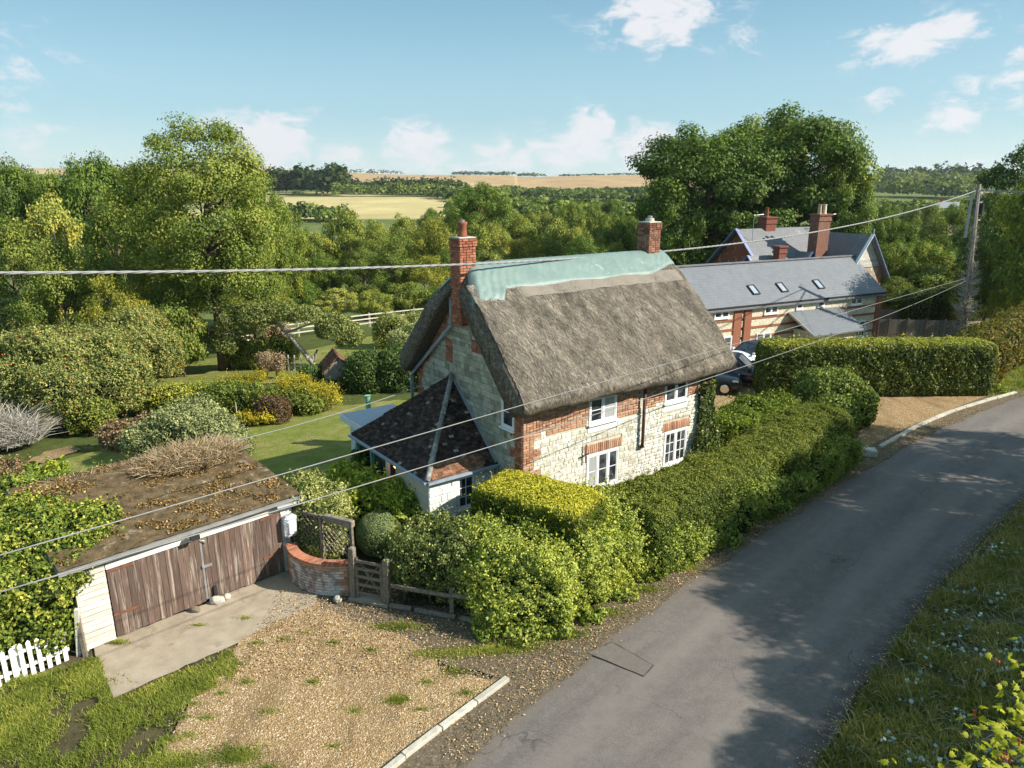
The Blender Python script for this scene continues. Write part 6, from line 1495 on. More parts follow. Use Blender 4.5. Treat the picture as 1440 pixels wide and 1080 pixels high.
grass('drive_grass', 'tufted green grass at the left of the gravel drive', [
    ('poly', pp((-60, 985), (140, 925), (160, 985), (325, 915), (335, 930), (330, 955), (268, 985), (240, 1030), (235, 1060), (200, 1140), (-80, 1140)), 52000, .085),
    ('blob', c(330, 1065, .55, .28), 3800, .07), ('blob', c(240, 1075, .7, .3), 4200, .08), ('blob', c(558, 985, .26, .16), 1300, .06), ('blob', c(620, 920, .7, .22), 3000, .06), ('blob', c(560, 882, .8, .22), 2800, .06),
    ('blob', c(690, 915, 1.0, .22), 3600, .07), ('blob', c(640, 945, .4, .2), 1500, .05), ('blob', c(470, 1050, .2, .1), 200, .04), ('blob', c(165, 905, .25, .1), 500, .10), ('blob', c(375, 1080, .3, .1), 500, .05), ('blob', c(345, 870, .3, .12), 300, .05),
    ('blob', c(590, 998, .25, .1), 300, .04), ('blob', c(60, 960, 1.2, .2), 3500, .12), ('blob', c(430, 890, .4, .12), 300, .04), ('blob', c(280, 880, .25, .05), 250, .06)] + [('blob', (x, y, .7, .25), 1600, .09) for x, y in ((1.2, 14.3), (2.2, 15.2), (3.3, 16.2), (4.6, 17.3), (6.2, 18.7), (8.0, 20.3), (9.8, 22.0), (11.6, 23.7), (.2, 13.9))] + [('blob', (x, y, 1.3, 1.3), 5000, .14) for x, y in ((24.5, 35.2), (26.5, 36.0), (29, 38))] + [('blob', c(x, y, .28, .14), 320, .05) for x, y in ((335, 935), (300, 962), (272, 990), (255, 1010), (242, 1040), (310, 975), (360, 905), (290, 1010), (265, 1035), (345, 960), (400, 900), (470, 905), (520, 915), (600, 960), (655, 975), (500, 1000), (380, 1000), (440, 960))], LM['grass'], 4)
bp = [(3.8, 6.8), (5.6, 10.4), (7.7, 12.9), (10.5, 15.7), (17.1, 21.3), (20, 22.4), (20, 14), (13, 7), (7, 3.5), (4, 4)]
grass('bank_grass', 'long dry and green grass on the shaded bank right of the lane', [('poly', bp, 170000, .22), ('poly', [(3.4, 8.1), (5.28, 10.4), (7.55, 12.87), (10.35, 15.72), (13.55, 18.8), (16.89, 21.65), (17.3, 21.3), (14, 18.4), (10.9, 15.3), (8.1, 12.4), (5.9, 10.0), (4.0, 7.8)], 26000, .13)], LM['bankgrass'], 5)
def bank_straw():
    r = np.random.default_rng(21); n = 16000; P = r.uniform([3.5, 5], [20, 22], (n, 2)); dr = -sdist(P, RR); P = P[(dr > .15) & (dr < 8)]; n = len(P)
    Z = hts(P) + .05; a = r.normal(2.4, .7, n); L_ = r.uniform(.15, .5, n); d = np.stack([np.cos(a), np.sin(a)], 1) * L_[:, None]; w = np.stack([-np.sin(a), np.cos(a)], 1) * .005
    Z2 = hts(P + d) + r.uniform(.05, .22, n)
    V = np.stack([np.column_stack([P - w, Z]), np.column_stack([P + w, Z]), np.column_stack([P + d * .5 + w, np.maximum(Z, Z2) + .06]), np.column_stack([P + d * .5 - w, np.maximum(Z, Z2) + .06]), np.column_stack([P + d + w * .3, Z2]), np.column_stack([P + d - w * .3, Z2])], 1).reshape(-1, 3)
    i = np.arange(n)[:, None] * 6
    fastmesh('dry_grass', V, np.concatenate([i + [0, 1, 2, 3], i + [3, 2, 4, 5]]), LM['drygrass'], np.tile(r.uniform(0, 1, n), 2), kind='stuff', label='long straw coloured dead grass lying over the shaded bank right of the lane', cat='grass')
bank_straw()
def pale():
    r = np.random.default_rng(8); cs = r.uniform([5, 6], [17, 20], (420, 2)); dr = -sdist(cs, RR); cs = cs[(dr > .5) & (dr < 7) & (nnoise(np.column_stack([cs, cs[:, 0] * 0]), 1.1) > -.2)]; n = 6
    P = (cs[:, None] + r.normal(0, .15, (len(cs), n, 2))).reshape(-1, 2); Z = hts(P) + r.uniform(.10, .22, len(P)); P = np.column_stack([P, Z])
    V, F, t = leaf_arrays(P, np.tile([0, -.2, 1.], (len(P), 1)), .085, r.uniform(.1, 1, len(P)), .5, .95, r); o = fastmesh('ground_leaves', V, F, LM['sheenleaf'], t, kind='stuff'); tag(o, 'low creeper leaves with pale grey-blue sheen painted on, dotted over the shaded bank', 'ground cover')
pale()
def pebbles():
    r = np.random.default_rng(12); poly = np.array(pp((450, 850), (700, 965), (560, 1070), (455, 1150), (230, 1120), (268, 985), (335, 915))); n = 15000
    lo, hi = poly.min(0), poly.max(0); P = r.uniform(lo, hi, (n, 2)); ins = np.zeros(n, bool); j = len(poly) - 1
    for i in range(len(poly)):
        a, b = poly[i], poly[j]; ins ^= ((a[1] > P[:, 1]) != (b[1] > P[:, 1])) & (P[:, 0] < (b[0] - a[0]) * (P[:, 1] - a[1]) / (b[1] - a[1] + 1e-12) + a[0]); j = i
    rim = resample(np.vstack([poly, poly[:1]]), .05); rim = rim[r.integers(0, len(rim), 5200)] + r.normal(0, .20, (5200, 2)); rim = rim[-sdist(rim, RL) < -.9]
    P = np.concatenate([P[ins], rim]); n = len(P); s = r.uniform(.006, .017, n)
    U = np.array([(1, 0, 0), (0, 1, 0), (-1, 0, 0), (0, -1, 0), (0, 0, .8)]); T = np.array([(0, 1, 4), (1, 2, 4), (2, 3, 4), (3, 0, 4)])
    a = r.uniform(0, 6.28, n); c_, s_ = np.cos(a), np.sin(a); V = np.stack([U[None, :, 0] * c_[:, None] - U[None, :, 1] * s_[:, None], U[None, :, 0] * s_[:, None] + U[None, :, 1] * c_[:, None], np.tile(U[:, 2], (n, 1))], 2) * s[:, None, None]
    V = V + np.column_stack([P, np.full(n, .009)])[:, None]; F = (T[None] + (np.arange(n) * 5)[:, None, None]).reshape(-1, 3)
    o = fastmesh('gravel_stones', V.reshape(-1, 3), F, pieces('flint_pebble', [(0, (.26, .18, .11)), (.5, (.46, .34, .20)), (.85, (.56, .45, .31)), (1, (.68, .60, .50))], 30, .2, .8, 60, .2), np.repeat(r.uniform(0, 1, n), 4), kind='stuff'); tag(o, 'loose flint gravel stones on the near drive', 'gravel')
pebbles()
def litter():
    r = np.random.default_rng(13); Q = []
    A = resample(RLs, .1); A = A[(A[:, 0] > -1) & (A[:, 0] < 22)]
    d = np.gradient(A, axis=0); d /= np.hypot(*d.T)[:, None]; nn = np.stack([-d[:, 1], d[:, 0]], 1)
    P = A[r.integers(0, len(A), 9000)] ; i = r.integers(0, len(A), 9000); P = A[i] + nn[i] * r.gamma(1.5, .35, 9000)[:, None] - nn[i] * .15 + r.normal(0, .12, (9000, 2))
    p2 = np.array(pp((395, 830), (520, 850), (690, 865), (800, 910), (720, 955), (600, 920), (480, 890))); k = r.uniform(p2.min(0), p2.max(0), (7000, 2)); P = np.concatenate([P, k + r.normal(0, .05, k.shape)])
    B = resample(RRs, .1); B = B[(B[:, 0] > 4) & (B[:, 0] < 20)]; P = np.concatenate([P, B[r.integers(0, len(B), 2500)] + r.normal(0, .15, (2500, 2))])
    Z = np.maximum(hts(P), 0) + .035; V, F, t = leaf_arrays(np.column_stack([P, Z]), np.tile([0, 0, 1.], (len(P), 1)), .038, r.uniform(0, 1, len(P)), .35, .7, r)
    o = fastmesh('fallen_leaves', V, F, leafmat('litter', (.07, .05, .03), (.16, .115, .06), (.38, .30, .18), trans=.05, spec=.1, ovar=0), t, kind='stuff'); tag(o, 'fallen leaves and chippings along the verges of the lane', 'leaf litter')
litter()

# ------------------------------------------------------------------ garden beyond the garage
def apple_tree(c, blobs, label, fruit=700, leaf='apple', size=.12, dens=420, trunkr=.14):
    e = shrub('apple_tree', label, 'tree', lumpy([(c[0] + b[0], c[1] + b[1], c[2] + b[2]) + tuple(b[3:]) for b in blobs], 6, 8, .16, .36), leaf, size * .85, dens * 1.3, .48, .42, lump=.35, lsc=1.5, inner=.38, core=.5, part='crown', stem=False, sprig=1.2)
    P, N_ = blob_points([(c[0] + b[0], c[1] + b[1], c[2] + b[2]) + tuple(b[3:]) for b in blobs], fruit, .1, .3, 1.5)
    if fruit:
        U, T = np.array([(1, 0, 0), (0, 1, 0), (-1, 0, 0), (0, -1, 0), (0, 0, 1), (0, 0, -1.)]), np.array([(0, 1, 4), (1, 2, 4), (2, 3, 4), (3, 0, 4), (1, 0, 5), (2, 1, 5), (3, 2, 5), (0, 3, 5)])
        P = P + N_ * .05 - np.array(e.location); V = (P[:, None] + U[None] * .045).reshape(-1, 3); F = (T[None] + (np.arange(len(P)) * 6)[:, None, None]).reshape(-1, 3)
        fastmesh('apples', V, F, pieces('apple_skin', [(0, (.40, .36, .06)), (.5, (.55, .30, .06)), (.8, (.50, .10, .04)), (1, (.60, .50, .12))], 8, .1, .4, 5, 0), np.repeat(rng.uniform(0, 1, len(P)), 8), e, kind='stuff')
    b = hh(c[0], c[1]) - e.location.z; x, y = c[0] - e.location.x, c[1] - e.location.y
    mb = MB().tube([(x, y, b - .2), (x + .1, y, b + .8), (x, y, b + 1.7)], [trunkr, trunkr * .8, trunkr * .6], 8)
    for bb in blobs[:6]: mb.tube([(x, y, b + 1.2), (x + bb[0] * .8, y + bb[1] * .8, bb[2] + c[2] - e.location.z)], [trunkr * .4, trunkr * .15], 5)
    mb.build('trunk', BARK, e)
p = g(95, 590, -.6)
apple_tree((p.x, p.y, -.5), [(-1.5, -.5, 1.6, 1.9, 1.5, 1.7), (.8, -.8, 1.4, 1.8, 1.5, 1.6), (0, .8, 2.6, 2.0, 1.6, 1.5), (2.4, .3, 1.7, 1.6, 1.4, 1.6), (-2.8, .8, 2.2, 1.6, 1.5, 1.7), (-.6, .2, 3.2, 1.5, 1.3, 1.0), (1.5, 1.0, 2.9, 1.4, 1.2, 1.1)], 'largest apple tree, laden with fruit, at the left edge above the garage', 5)
p = g(190, 545, -.8)
apple_tree((p.x, p.y, -.7), [(0, 0, 1.9, 1.9, 1.6, 1.8), (-1.6, .4, 2.1, 1.5, 1.4, 1.6), (1.3, .3, 1.7, 1.4, 1.3, 1.5), (.2, .8, 3.1, 1.5, 1.3, 1.2)], 'fruiting apple tree right of the largest one', 5)
p = g(20, 520, -.8)
apple_tree((p.x, p.y, -.7), [(0, 0, 1.9, 1.9, 1.6, 1.8), (-1.6, .4, 2.1, 1.5, 1.4, 1.6), (1.3, .3, 1.7, 1.4, 1.3, 1.5), (.2, .8, 3.1, 1.5, 1.3, 1.2)], 'fruiting apple tree behind the largest one at the left edge', 4)
def S_(name, label, cat, px, py, z, blobs, leaf, size, dens, **k):
    p = g(px, py, z); return shrub(name, label, cat, [(p.x + b[0], p.y + b[1], z + b[2]) + tuple(b[3:]) for b in blobs], leaf, size, dens, **k)
S_('grey_shrub', 'wide silvery grey-green shrub behind the garage roof', 'shrub', 262, 640, -.35, [(0, 0, .9, 1.5, 1.1, 1.1), (-1.2, -.3, .6, 1.0, .9, .9), (1.2, 0, .8, 1.0, .9, 1.0), (.2, .7, 1.3, 1.1, .9, .8), (2.0, -.4, .5, .8, .7, .7)], 'sage', .085, 900, tbias=.5, tvar=.4, lump=.22, sprig=2.5, inner=.35, core=.6)
stems('dead_shrub', 'leafless grey twiggy shrub at the left edge of the garden', 'shrub', (g(5, 620, -.5).x, g(5, 620, -.5).y, -.5), 1.5, 1.2, 2.1, 2600, LM['dead'], .012, .75, seed=4)
# goldenrod bed
S_('goldenrod', 'large clump of bright yellow goldenrod at the edge of the lawn', 'flowers', 425, 572, -.5, [(0, 0, .9, 1.0, .9, .5), (.9, -.2, .8, .9, .8, .5), (-.5, .5, 1.1, .9, .8, .45), (1.5, -.3, .5, .6, .6, .4)], 'goldenrod', .06, 620, tbias=.45, tvar=.6, lump=.45, sprig=4., core=0, inner=.8, jit=1.)
S_('goldenrod', 'smaller orange-yellow goldenrod clump left of the large one', 'flowers', 345, 560, -.5, [(0, 0, .8, .7, .7, .35), (-.9, .1, .7, .6, .5, .3), (.7, .3, 1.0, .6, .6, .35)], 'goldenrod', .06, 560, tbias=.35, tvar=.6, lump=.45, sprig=3.5, core=0, inner=.8, jit=1.)
S_('goldenrod', 'low yellow flowers at the near edge of the flower bed', 'flowers', 362, 598, -.45, [(0, 0, .3, .8, .3, .3), (-.7, .2, .3, .5, .3, .25)], 'goldenrod', .08, 800, tbias=.6, tvar=.3, lump=.2, sprig=1.5, core=0)
S_('flower_foliage', 'dense green foliage of the flower bed below the goldenrod', 'plants', 400, 580, -.5, [(0, .3, .4, 2.0, .9, .75), (-1.8, .5, .4, 1.2, .8, .8), (1.2, .1, .3, .9, .8, .6), (-3.2, .8, .4, 1.2, .9, .9)], 'hawthorn', .09, 700, tbias=.6, tvar=.4, lump=.25, sprig=1.5, inner=.3)
S_('seedhead_clump', 'brownish mauve clump of seed heads in front of the goldenrod', 'plants', 385, 592, -.45, [(0, 0, .5, .8, .6, .75)], 'dry', .06, 1100, tbias=.1, tvar=.5, lump=.2, sprig=2., core=.7)
S_('pink_plumes', 'tall pinkish feathery plumes behind the goldenrod', 'plants', 375, 530, -.8, [(0, 0, .9, .5, .4, .7), (.6, .1, .8, .5, .4, .6)], 'dry', .07, 900, tbias=.6, tvar=.4, lump=.2, sprig=2.5, core=0)
S_('flower_border', 'mixed pale flowering border between the apple trees and the goldenrod', 'plants', 245, 575, -.6, [(0, 0, .5, 1.5, .8, .7), (-1.8, .1, .5, 1.3, .8, .7), (1.5, .4, .5, 1.3, .7, .7)], 'bramble', .09, 700, tbias=.6, tvar=.5, lump=.25, sprig=1.5)
S_('reed_grass', 'clump of tall pale reedy grass by the garden path', 'grass clump', 175, 625, -.4, [(0, 0, .4, 1.0, .5, .6), (.9, .4, .5, .7, .5, .7)], 'dry', .10, 600, tbias=.3, tvar=.5, lump=.2, sprig=3, core=0)
S_('fern_clump', 'bright yellow-green fern clump in the side lawn, right of the others', 'fern', 82, 668, -.35, [(0, 0, .2, .45, .35, .35)], 'vine', .12, 700, tbias=.6, lump=.2, sprig=3, core=0)
S_('fern_clump', 'smaller fern clump in the side lawn left of the bright one', 'fern', 45, 672, -.35, [(0, 0, .2, .3, .3, .3)], 'vine', .12, 700, tbias=.4, lump=.2, sprig=3, core=0)
S_('reed_grass', 'straw coloured long grass at the left edge below the path', 'grass clump', 15, 672, -.35, [(0, 0, .2, 1.0, .5, .35)], 'dry', .09, 700, tbias=.45, tvar=.5, lump=.2, sprig=3, core=0)
S_('low_hedge', 'low leafy border along the side lawn behind the garage', 'plants', 60, 690, -.3, [(-.8, 0, .2, 1.1, .4, .4), (.8, .2, .2, 1.0, .4, .4), (2.2, .4, .25, 1.0, .4, .45)], 'privet', .09, 700, tbias=.5, tvar=.4, lump=.2, sprig=1)
S_('left_border', 'green shrubs behind the dead twiggy shrub', 'shrub', 60, 600, -.45, [(-2, .3, .5, 1.3, .8, .8), (0, .3, .4, 1.3, .8, .7), (2.0, .2, .5, 1.2, .8, .8)], 'hawthorn', .10, 550, tbias=.55, tvar=.4, lump=.3, sprig=1)
S_('shed_hedge', 'dark ivy covered hedge between the small outhouse and the cottage', 'hedge', 545, 548, -.6, [(-1.1, 0, .8, 1.2, 1.0, 1.4), (.6, 0, .9, 1.2, 1.0, 1.5), (2.0, .1, .8, 1.1, 1.0, 1.4)], 'ivy', .10, 700, tbias=.55, tvar=.4, lump=.3, sprig=1)
S_('shed_ivy', 'ivy mound at the left foot of the small outhouse', 'ivy', 455, 545, -.7, [(-.5, 0, .5, .8, .7, .8), (.8, -.6, .2, .8, .5, .5)], 'ivy', .10, 700, tbias=.5, lump=.25, sprig=1)
S_('garden_shrub', 'green shrub in front of the rail fence beside the cottage back roof', 'shrub', 555, 490, -1.2, [(0, 0, 1.1, 1.5, 1.2, 1.5), (1.6, .3, 1.2, 1.2, 1.0, 1.5)], 'apple', .11, 500, tbias=.6, lump=.35, sprig=1.5, inner=.4)
S_('rose_hedge', 'pink and cream flowering hedge along the rail fence near the ash trunk', 'hedge', 345, 478, -1.4, [(-2.2, 0, .5, 1.4, .7, .8), (0, .2, .6, 1.5, .7, .9), (2.2, .4, .5, 1.3, .7, .8)], 'dry', .10, 500, tbias=.6, tvar=.5, lump=.3, sprig=1.5)
S_('garden_shrub', 'leafy shrub in the shade of the leaning apple tree', 'shrub', 365, 515, -1.0, [(0, 0, .8, 1.2, .8, 1.0), (1.4, .3, .9, 1.0, .7, 1.0), (-1.2, .3, .8, 1.0, .7, 1.0)], 'hawthorn', .11, 500, tbias=.55, lump=.3, sprig=1.2)
S_('garden_shrub', 'rounded shrub at the foot of the tall ash trunk', 'shrub', 255, 508, -1.2, [(0, 0, .8, 1.1, .9, 1.1), (-1.3, .2, .6, 1.0, .8, .9)], 'hawthorn', .11, 500, tbias=.4, lump=.3)
# leaning orchard tree with bare pale trunk
def leaning():
    p = g(440, 522, -1.0); e = empty('leaning_tree', p, 0, 'old leaning orchard tree with a bare pale trunk in the upper garden', 'tree')
    f = p.y * .97 / 1000
    mb = MB().tube([(.15, 0, -.2), (0, 0, .6), (-.9, .1, 1.7), (-1.9, .2, 2.9), (-3.0, .3, 3.5)], [.20, .17, .15, .12, .08], 9).tube([(.05, 0, .5), (.25, 0, 1.1), (.35, .1, 1.35)], [.12, .09, .07], 7).tube([(-1.5, .1, 2.4), (.2, .2, 3.0), (1.2, .3, 3.2)], [.08, .05, .03], 6)
    mb.build('trunk', BARKPALE, e, smooth=True)
    bl = [(-3.2, .3, 3.4, 1.3, 1.2, .9), (-4.6, .3, 2.8, 1.2, 1.1, .9), (-1.8, .4, 3.7, 1.2, 1.1, .7), (-.3, .5, 3.4, 1.1, 1.0, .6), (1.3, .6, 2.6, 1.2, 1.1, .9), (2.3, .6, 2.1, .9, .9, .9), (-5.3, .2, 1.9, .9, .9, .9)]
    P, N_ = blob_points(bl, 420, .4, .3, 1.4); V, F, t = leaf_arrays(P, N_, .12, np.clip(.45 + rng.normal(0, .2, len(P)), 0, 1), .8); fastmesh('crown', V, F, LM['apple'], t, e)
leaning()
def back_tree():
    p = g(585, 520, -.9)
    S_('orchard_tree', 'open branched small orchard tree left of the cottage back roof', 'tree', 568, 520, -.9, [(0, 0, 1.7, 1.0, .9, .9), (1.0, .2, 2.3, 1.0, .8, .8), (1.8, 0, 1.5, .8, .8, .8)], 'sage', .11, 420, tbias=.4, lump=.4, sprig=2, inner=.5, core=0)
back_tree()
# outhouse
def outhouse():
    p = g(478, 550, -.75); e = empty('outhouse', p, R(20), 'small stone outhouse with a red tiled roof in the upper garden', 'outhouse')
    w, d, h, r = 1.5, 2.0, 1.15, 1.95
    poly = [(-w / 2, -.4), (w / 2, -.4), (w / 2, h), (0, r - .06), (-w / 2, h)]
    MB().prism(poly, 0, d).build('wall', simple('outhouse_stone', (.34, .32, .28), (.22, .21, .19), 4, .95, .1, bsc=12, bst=1), e)
    for s in (-1, 1):
        O = Vector((s * (w / 2 + .12), -.1, h - .10)); T = Vector((0, -.1, r)); 
        q = [O, O + Vector((0, d + .2, 0)), T + Vector((0, d + .2, 0)), T]
        MB().add(q + [v - Vector((0, 0, .06)) for v in q], [(0, 1, 2, 3), (7, 6, 5, 4), (0, 4, 5, 1), (1, 5, 6, 2), (2, 6, 7, 3), (3, 7, 4, 0)]).build('roof', TILERED, e)
        tiles(e, 'roof_tile', O + Vector((0, 0, .012)), q[1] - q[0], q[3] - q[0], lambda a, b: True, d + .15, (q[3] - q[0]).length - .03, .18, .12, .022, TILERED, 0, .01)
outhouse()
# post and rail fence
def rail_fence():
    P = [g(296, 488, -1.35), g(420, 470, -1.45), g(520, 457, -1.5), g(612, 446, -1.6)]; pts = resample(np.array([p[:2] for p in P]), 1.75); cum = 0
    e = empty('rail_fence', (pts[0][0], pts[0][1], hh(*pts[0])), 0, 'long pale post and rail fence across the far end of the garden', 'fence'); last = None
    for (x, y) in pts:
        z = hh(x, y); q = Vector((x, y, z)) - e.location; MB().box((q.x - .06, q.y - .05, q.z - .2), (q.x + .06, q.y + .05, q.z + 1.22)).build('fence_post', WOODPALE, e)
        if last is not None:
            for k in (.35, .72, 1.08): MB().bar(last + Vector((0, -.07, k)), q + Vector((0, -.07, k)), .035, .10).build('rail', WOODPALE, e)
        last = q
rail_fence()
def little_fence():
    a = g(398, 522, -1.0); b = g(442, 524, -1.0); e = empty('wire_fence', a, 0, 'short run of pale stakes with wire below the leaning tree', 'fence'); d = b - a
    for i in range(6): q = d * i / 5; MB().box((q.x - .035, q.y - .035, -.2), (q.x + .035, q.y + .035, 1.05)).build('stake', WOODPALE, e)
    for z in (.5, .9): MB().bar((0, -.04, z), (d.x, d.y - .04, z), .012, .012).build('wire', METAL, e)
little_fence()
def field_gate():
    a = g(1418, 447, 0); e = empty('field_gate', (a.x, a.y, 0), R(8), 'grey wooden field gate in the shade at the right edge', 'gate')
    for z in (.25, .55, .85, 1.1): MB().box((0, -.02, z), (3.2, .02, z + .09)).build('bar', WOOD, e)
    for x in (0, 3.1, -.2): MB().box((x, -.06, 0), (x + .1, -.021, 1.3)).build('stile', WOOD, e)
field_gate()
o = MB().tube([(0, 0, 0), (0, 0, .9)], .02, 6).build('bird_table_post', WOODPALE); p = g(334, 592, -.5); o.location = p; tag(o, 'thin pale stake standing in the flower bed', 'stake')
S_('red_flower', 'single cluster of red flowers in the ivy at the left edge', 'flowers', 6, 858, .9, [(0, 0, 0, .10, .10, .10)], leafmat('red_petal', (.35, .04, .02), (.55, .08, .03), (.70, .18, .05)), .05, 4500, core=0, stem=False)

# ------------------------------------------------------------------ cars
def car(name, loc, rz, label, paint, roofpaint, L_=3.85, Wd=1.72, H_=1.42, round_lamps=True, wheel=.31):
    e = empty(name, loc, rz, label, 'car'); hw = Wd / 2   # +x is the front
    # lower body as lofted sections
    xs = [-L_ / 2, -L_ / 2 + .12, -L_ * .36, -L_ * .1, L_ * .14, L_ * .26, L_ * .38, L_ / 2 - .12, L_ / 2]
    top = [.72, .88, .93, .93, .93, .90, .86, .78, .60]; bot = [.38, .24, .20, .20, .20, .20, .20, .22, .34]; wd = [.80, .93, 1, 1, 1, 1, .98, .90, .74]
    mb = MB(); m = 12
    for x, t, b, w in zip(xs, top, bot, wd):
        w = w * hw; mid = (t + b) / 2
        sec = [(-w * .86, b), (-w, b + .12), (-w, mid), (-w * .98, t - .12), (-w * .88, t - .02), (-w * .4, t + .03), (w * .4, t + .03), (w * .88, t - .02), (w * .98, t - .12), (w, mid), (w, b + .12), (w * .86, b)]
        mb.v += [(x, y, z) for y, z in sec]
    for i in range(len(xs) - 1):
        for j in range(m): k = (j + 1) % m; mb.f.append((i * m + j, i * m + k, (i + 1) * m + k, (i + 1) * m + j)); mb.m.append(0)
    mb.f += [tuple(range(m)), tuple(range((len(xs) - 1) * m, len(xs) * m))]; mb.m += [0, 0]
    body = mb.build('body', paint, e, smooth=True); sd_ = body.modifiers.new('s', 'SUBSURF'); sd_.levels = 1; sd_.render_levels = 2
    # glasshouse and roof
    def loop(x0, x1, w, z): return [(x0, -w, z), (x1, -w * .92, z), (x1, w * .92, z), (x0, w, z)]
    a = loop(-L_ * .46, L_ * .20, hw * .90, .90); b = loop(-L_ * .40, L_ * .06, hw * .74, H_ - .06); c_ = loop(-L_ * .36, L_ * .02, hw * .66, H_)
    gh_ = MB().add(a + b, [(0, 1, 5, 4), (1, 2, 6, 5), (2, 3, 7, 6), (3, 0, 4, 7)]).build('glass', GLASS, e)
    MB().add([(x, y, z + .003) for x, y, z in b] + c_, [(0, 1, 2, 3), (4, 5, 6, 7), (0, 1, 5, 4), (1, 2, 6, 5), (2, 3, 7, 6), (3, 0, 4, 7)]).build('roof', roofpaint, e, bevel=.02)
    for s in (-1, 1):
        P0, P1 = Vector(a[1] if s < 0 else a[2]), Vector(b[1] if s < 0 else b[2]); MB().bar(P0, P1, .06, .05).build('windscreen_pillar', roofpaint, e)
        MB().bar(((-L_ * .1), s * hw * .93, .90), (-L_ * .12, s * hw * .75, H_ - .06), .07, .03).build('door_pillar', BLACK, e)
        MB().box((L_ * .17, s * hw * .98 - .06, .93), (L_ * .22, s * hw * .98 + .10, 1.05)).build('mirror', paint, e, bevel=.02)
        # headlight
        lp = MB().box((L_ / 2 - .40, s * hw * .74 - .16, .66), (L_ / 2 - .10, s * hw * .74 + .16, .77)).build('headlight', CHROME, e, bevel=.03) if not round_lamps else MB().tube([(L_ / 2 - .20, s * hw * .66, .70), (L_ / 2 - .045, s * hw * .66, .67)], [.13, .12], 16).build('headlight', CHROME, e); MB().tube([(L_ / 2 - .046, s * hw * .66, .67), (L_ / 2 - .03, s * hw * .66, .668)], [.085, .08], 14).build('lens', GLASS, lp)
        MB().box((-L_ / 2 - .005, s * hw * .7 - .08, .62), (-L_ / 2 + .08, s * hw * .7 + .08, .80)).build('tail_light', BRICKRED, e)
        for x in (-L_ * .33, L_ * .33):
            tr = MB().tube([(x, s * (hw - .19), wheel), (x, s * (hw + .008), wheel)], [wheel, wheel], 20).build('wheel', TYRE, e)
            MB().tube([(x, s * (hw + .009), wheel), (x, s * (hw + .02), wheel)], [wheel * .66, wheel * .58], 14).build('rim', CHROME, tr)
            MB().tube([(x, s * (hw - .1), wheel), (x, s * (hw + .001), wheel)], wheel + .06, 20).build('wheel_arch', BLACK, e)
    MB().box((L_ / 2 - .02, -hw * .50, .42), (L_ / 2 + .012, hw * .50, .58)).build('grille', BLACK, e); MB().box((L_ / 2 - .01, -.26, .34), (L_ / 2 + .02, .26, .44)).build('number_plate', WHITE, e)
    return e
def zg(x, y): return hh(x, y) + .02
car('white_car', (13.9, 40.0, zg(13.9, 40)), R(205), 'small white hatchback with a dark roof parked beyond the beech hedge', CARWHITE, BLACK)
car('navy_car', (11.7, 36.4, zg(11.7, 36.4)), R(-24), 'dark navy estate car parked in the shade at the end of the beech hedge', CARBLUE, CARBLUE, 4.6, 1.85, 1.52, False, wheel=.34)
car('dark_car', (9.5, 35.2, zg(9.5, 35.2)), R(-20), 'charcoal car mostly hidden behind the corner of the thatched cottage', CARDARK, CARDARK, 4.3, 1.8, 1.48, False, wheel=.33)

# ------------------------------------------------------------------ utility pole and wires
PB = Vector((32.0, 48.0, hh(32, 48)))
def pole():
    top = zat(1377, 259, 48.0); bx = zat(1357, 466, 48.0)
    e = empty('utility_pole', (bx.x, 48.0, PB.z), 0, 'grey timber utility pole with a transformer can near the top', 'utility pole')
    H_ = top.z - PB.z; lx = top.x - bx.x
    at = lambda f: Vector((lx * f, 0, H_ * f))
    MB().tube([at(0), at(.5), at(1)], [.17, .145, .12], 12).build('pole', WOOD, e, smooth=True)
    MB().box((lx - .35, .02, H_ * .70), (lx - .22, .14, H_ * .97)).build('riser', METAL, e)
    MB().tube([at(.86) + Vector((.30, 0, -.35)), at(.86) + Vector((.30, 0, .35))], .15, 12).build('junction_can', BLACK, e)
    for k in (.95, .90, .83, .80): MB().tube([at(k) + Vector((.13, -.06, 0)), at(k) + Vector((.26, -.06, 0)), at(k) + Vector((.30, -.06, .10))], .035, 6).build('insulator', WHITE, e)
    MB().tube([at(.35) + Vector((-.13, -.1, 0)), at(.97) + Vector((-.10, -.1, 0))], .03, 6).build('conduit', METAL, e)
    # dead climber on the pole, bare grey twigs
    e2 = empty('dead_climber', (bx.x, 48.0, PB.z), 0, 'leafless grey creeper wrapped round the lower half of the utility pole', 'creeper')
    r = random.Random(4); mb = MB()
    for i in range(330):
        f = r.uniform(.05, .76) if i % 3 else r.uniform(.1, .5); p = at(f) + Vector((0, 0, 0)); a = r.uniform(0, 6.28); rad = .5 * 1.6 * max(.12, math.sin(math.pi * min(1, f / .62)) ** .8) if f < .6 else .28
        L_ = rad * r.uniform(.5, 1.25); d = Vector((math.cos(a), math.sin(a), 0))
        q1 = p + d * L_ * .55 + Vector((0, 0, r.uniform(.0, .12))); q2 = p + d * L_ + Vector((r.uniform(-.1, .1), r.uniform(-.1, .1), r.uniform(.1, .38)))
        mb.tube([p + d * .12, q1, q2], [.022, .014, .007], 4, cap=False)
        for j in range(3):
            t = r.uniform(.3, 1); s = p.lerp(q2, t); mb.tube([s, s + Vector((r.uniform(-.25, .25), r.uniform(-.25, .25), r.uniform(.0, .28)))], [.010, .005], 3, cap=False)
    mb.build('twigs', simple('grey_twig', (.50, .45, .38), (.34, .30, .25), 6, .95, .1, bst=0), e2)
    return at, e
pat, pe = pole()
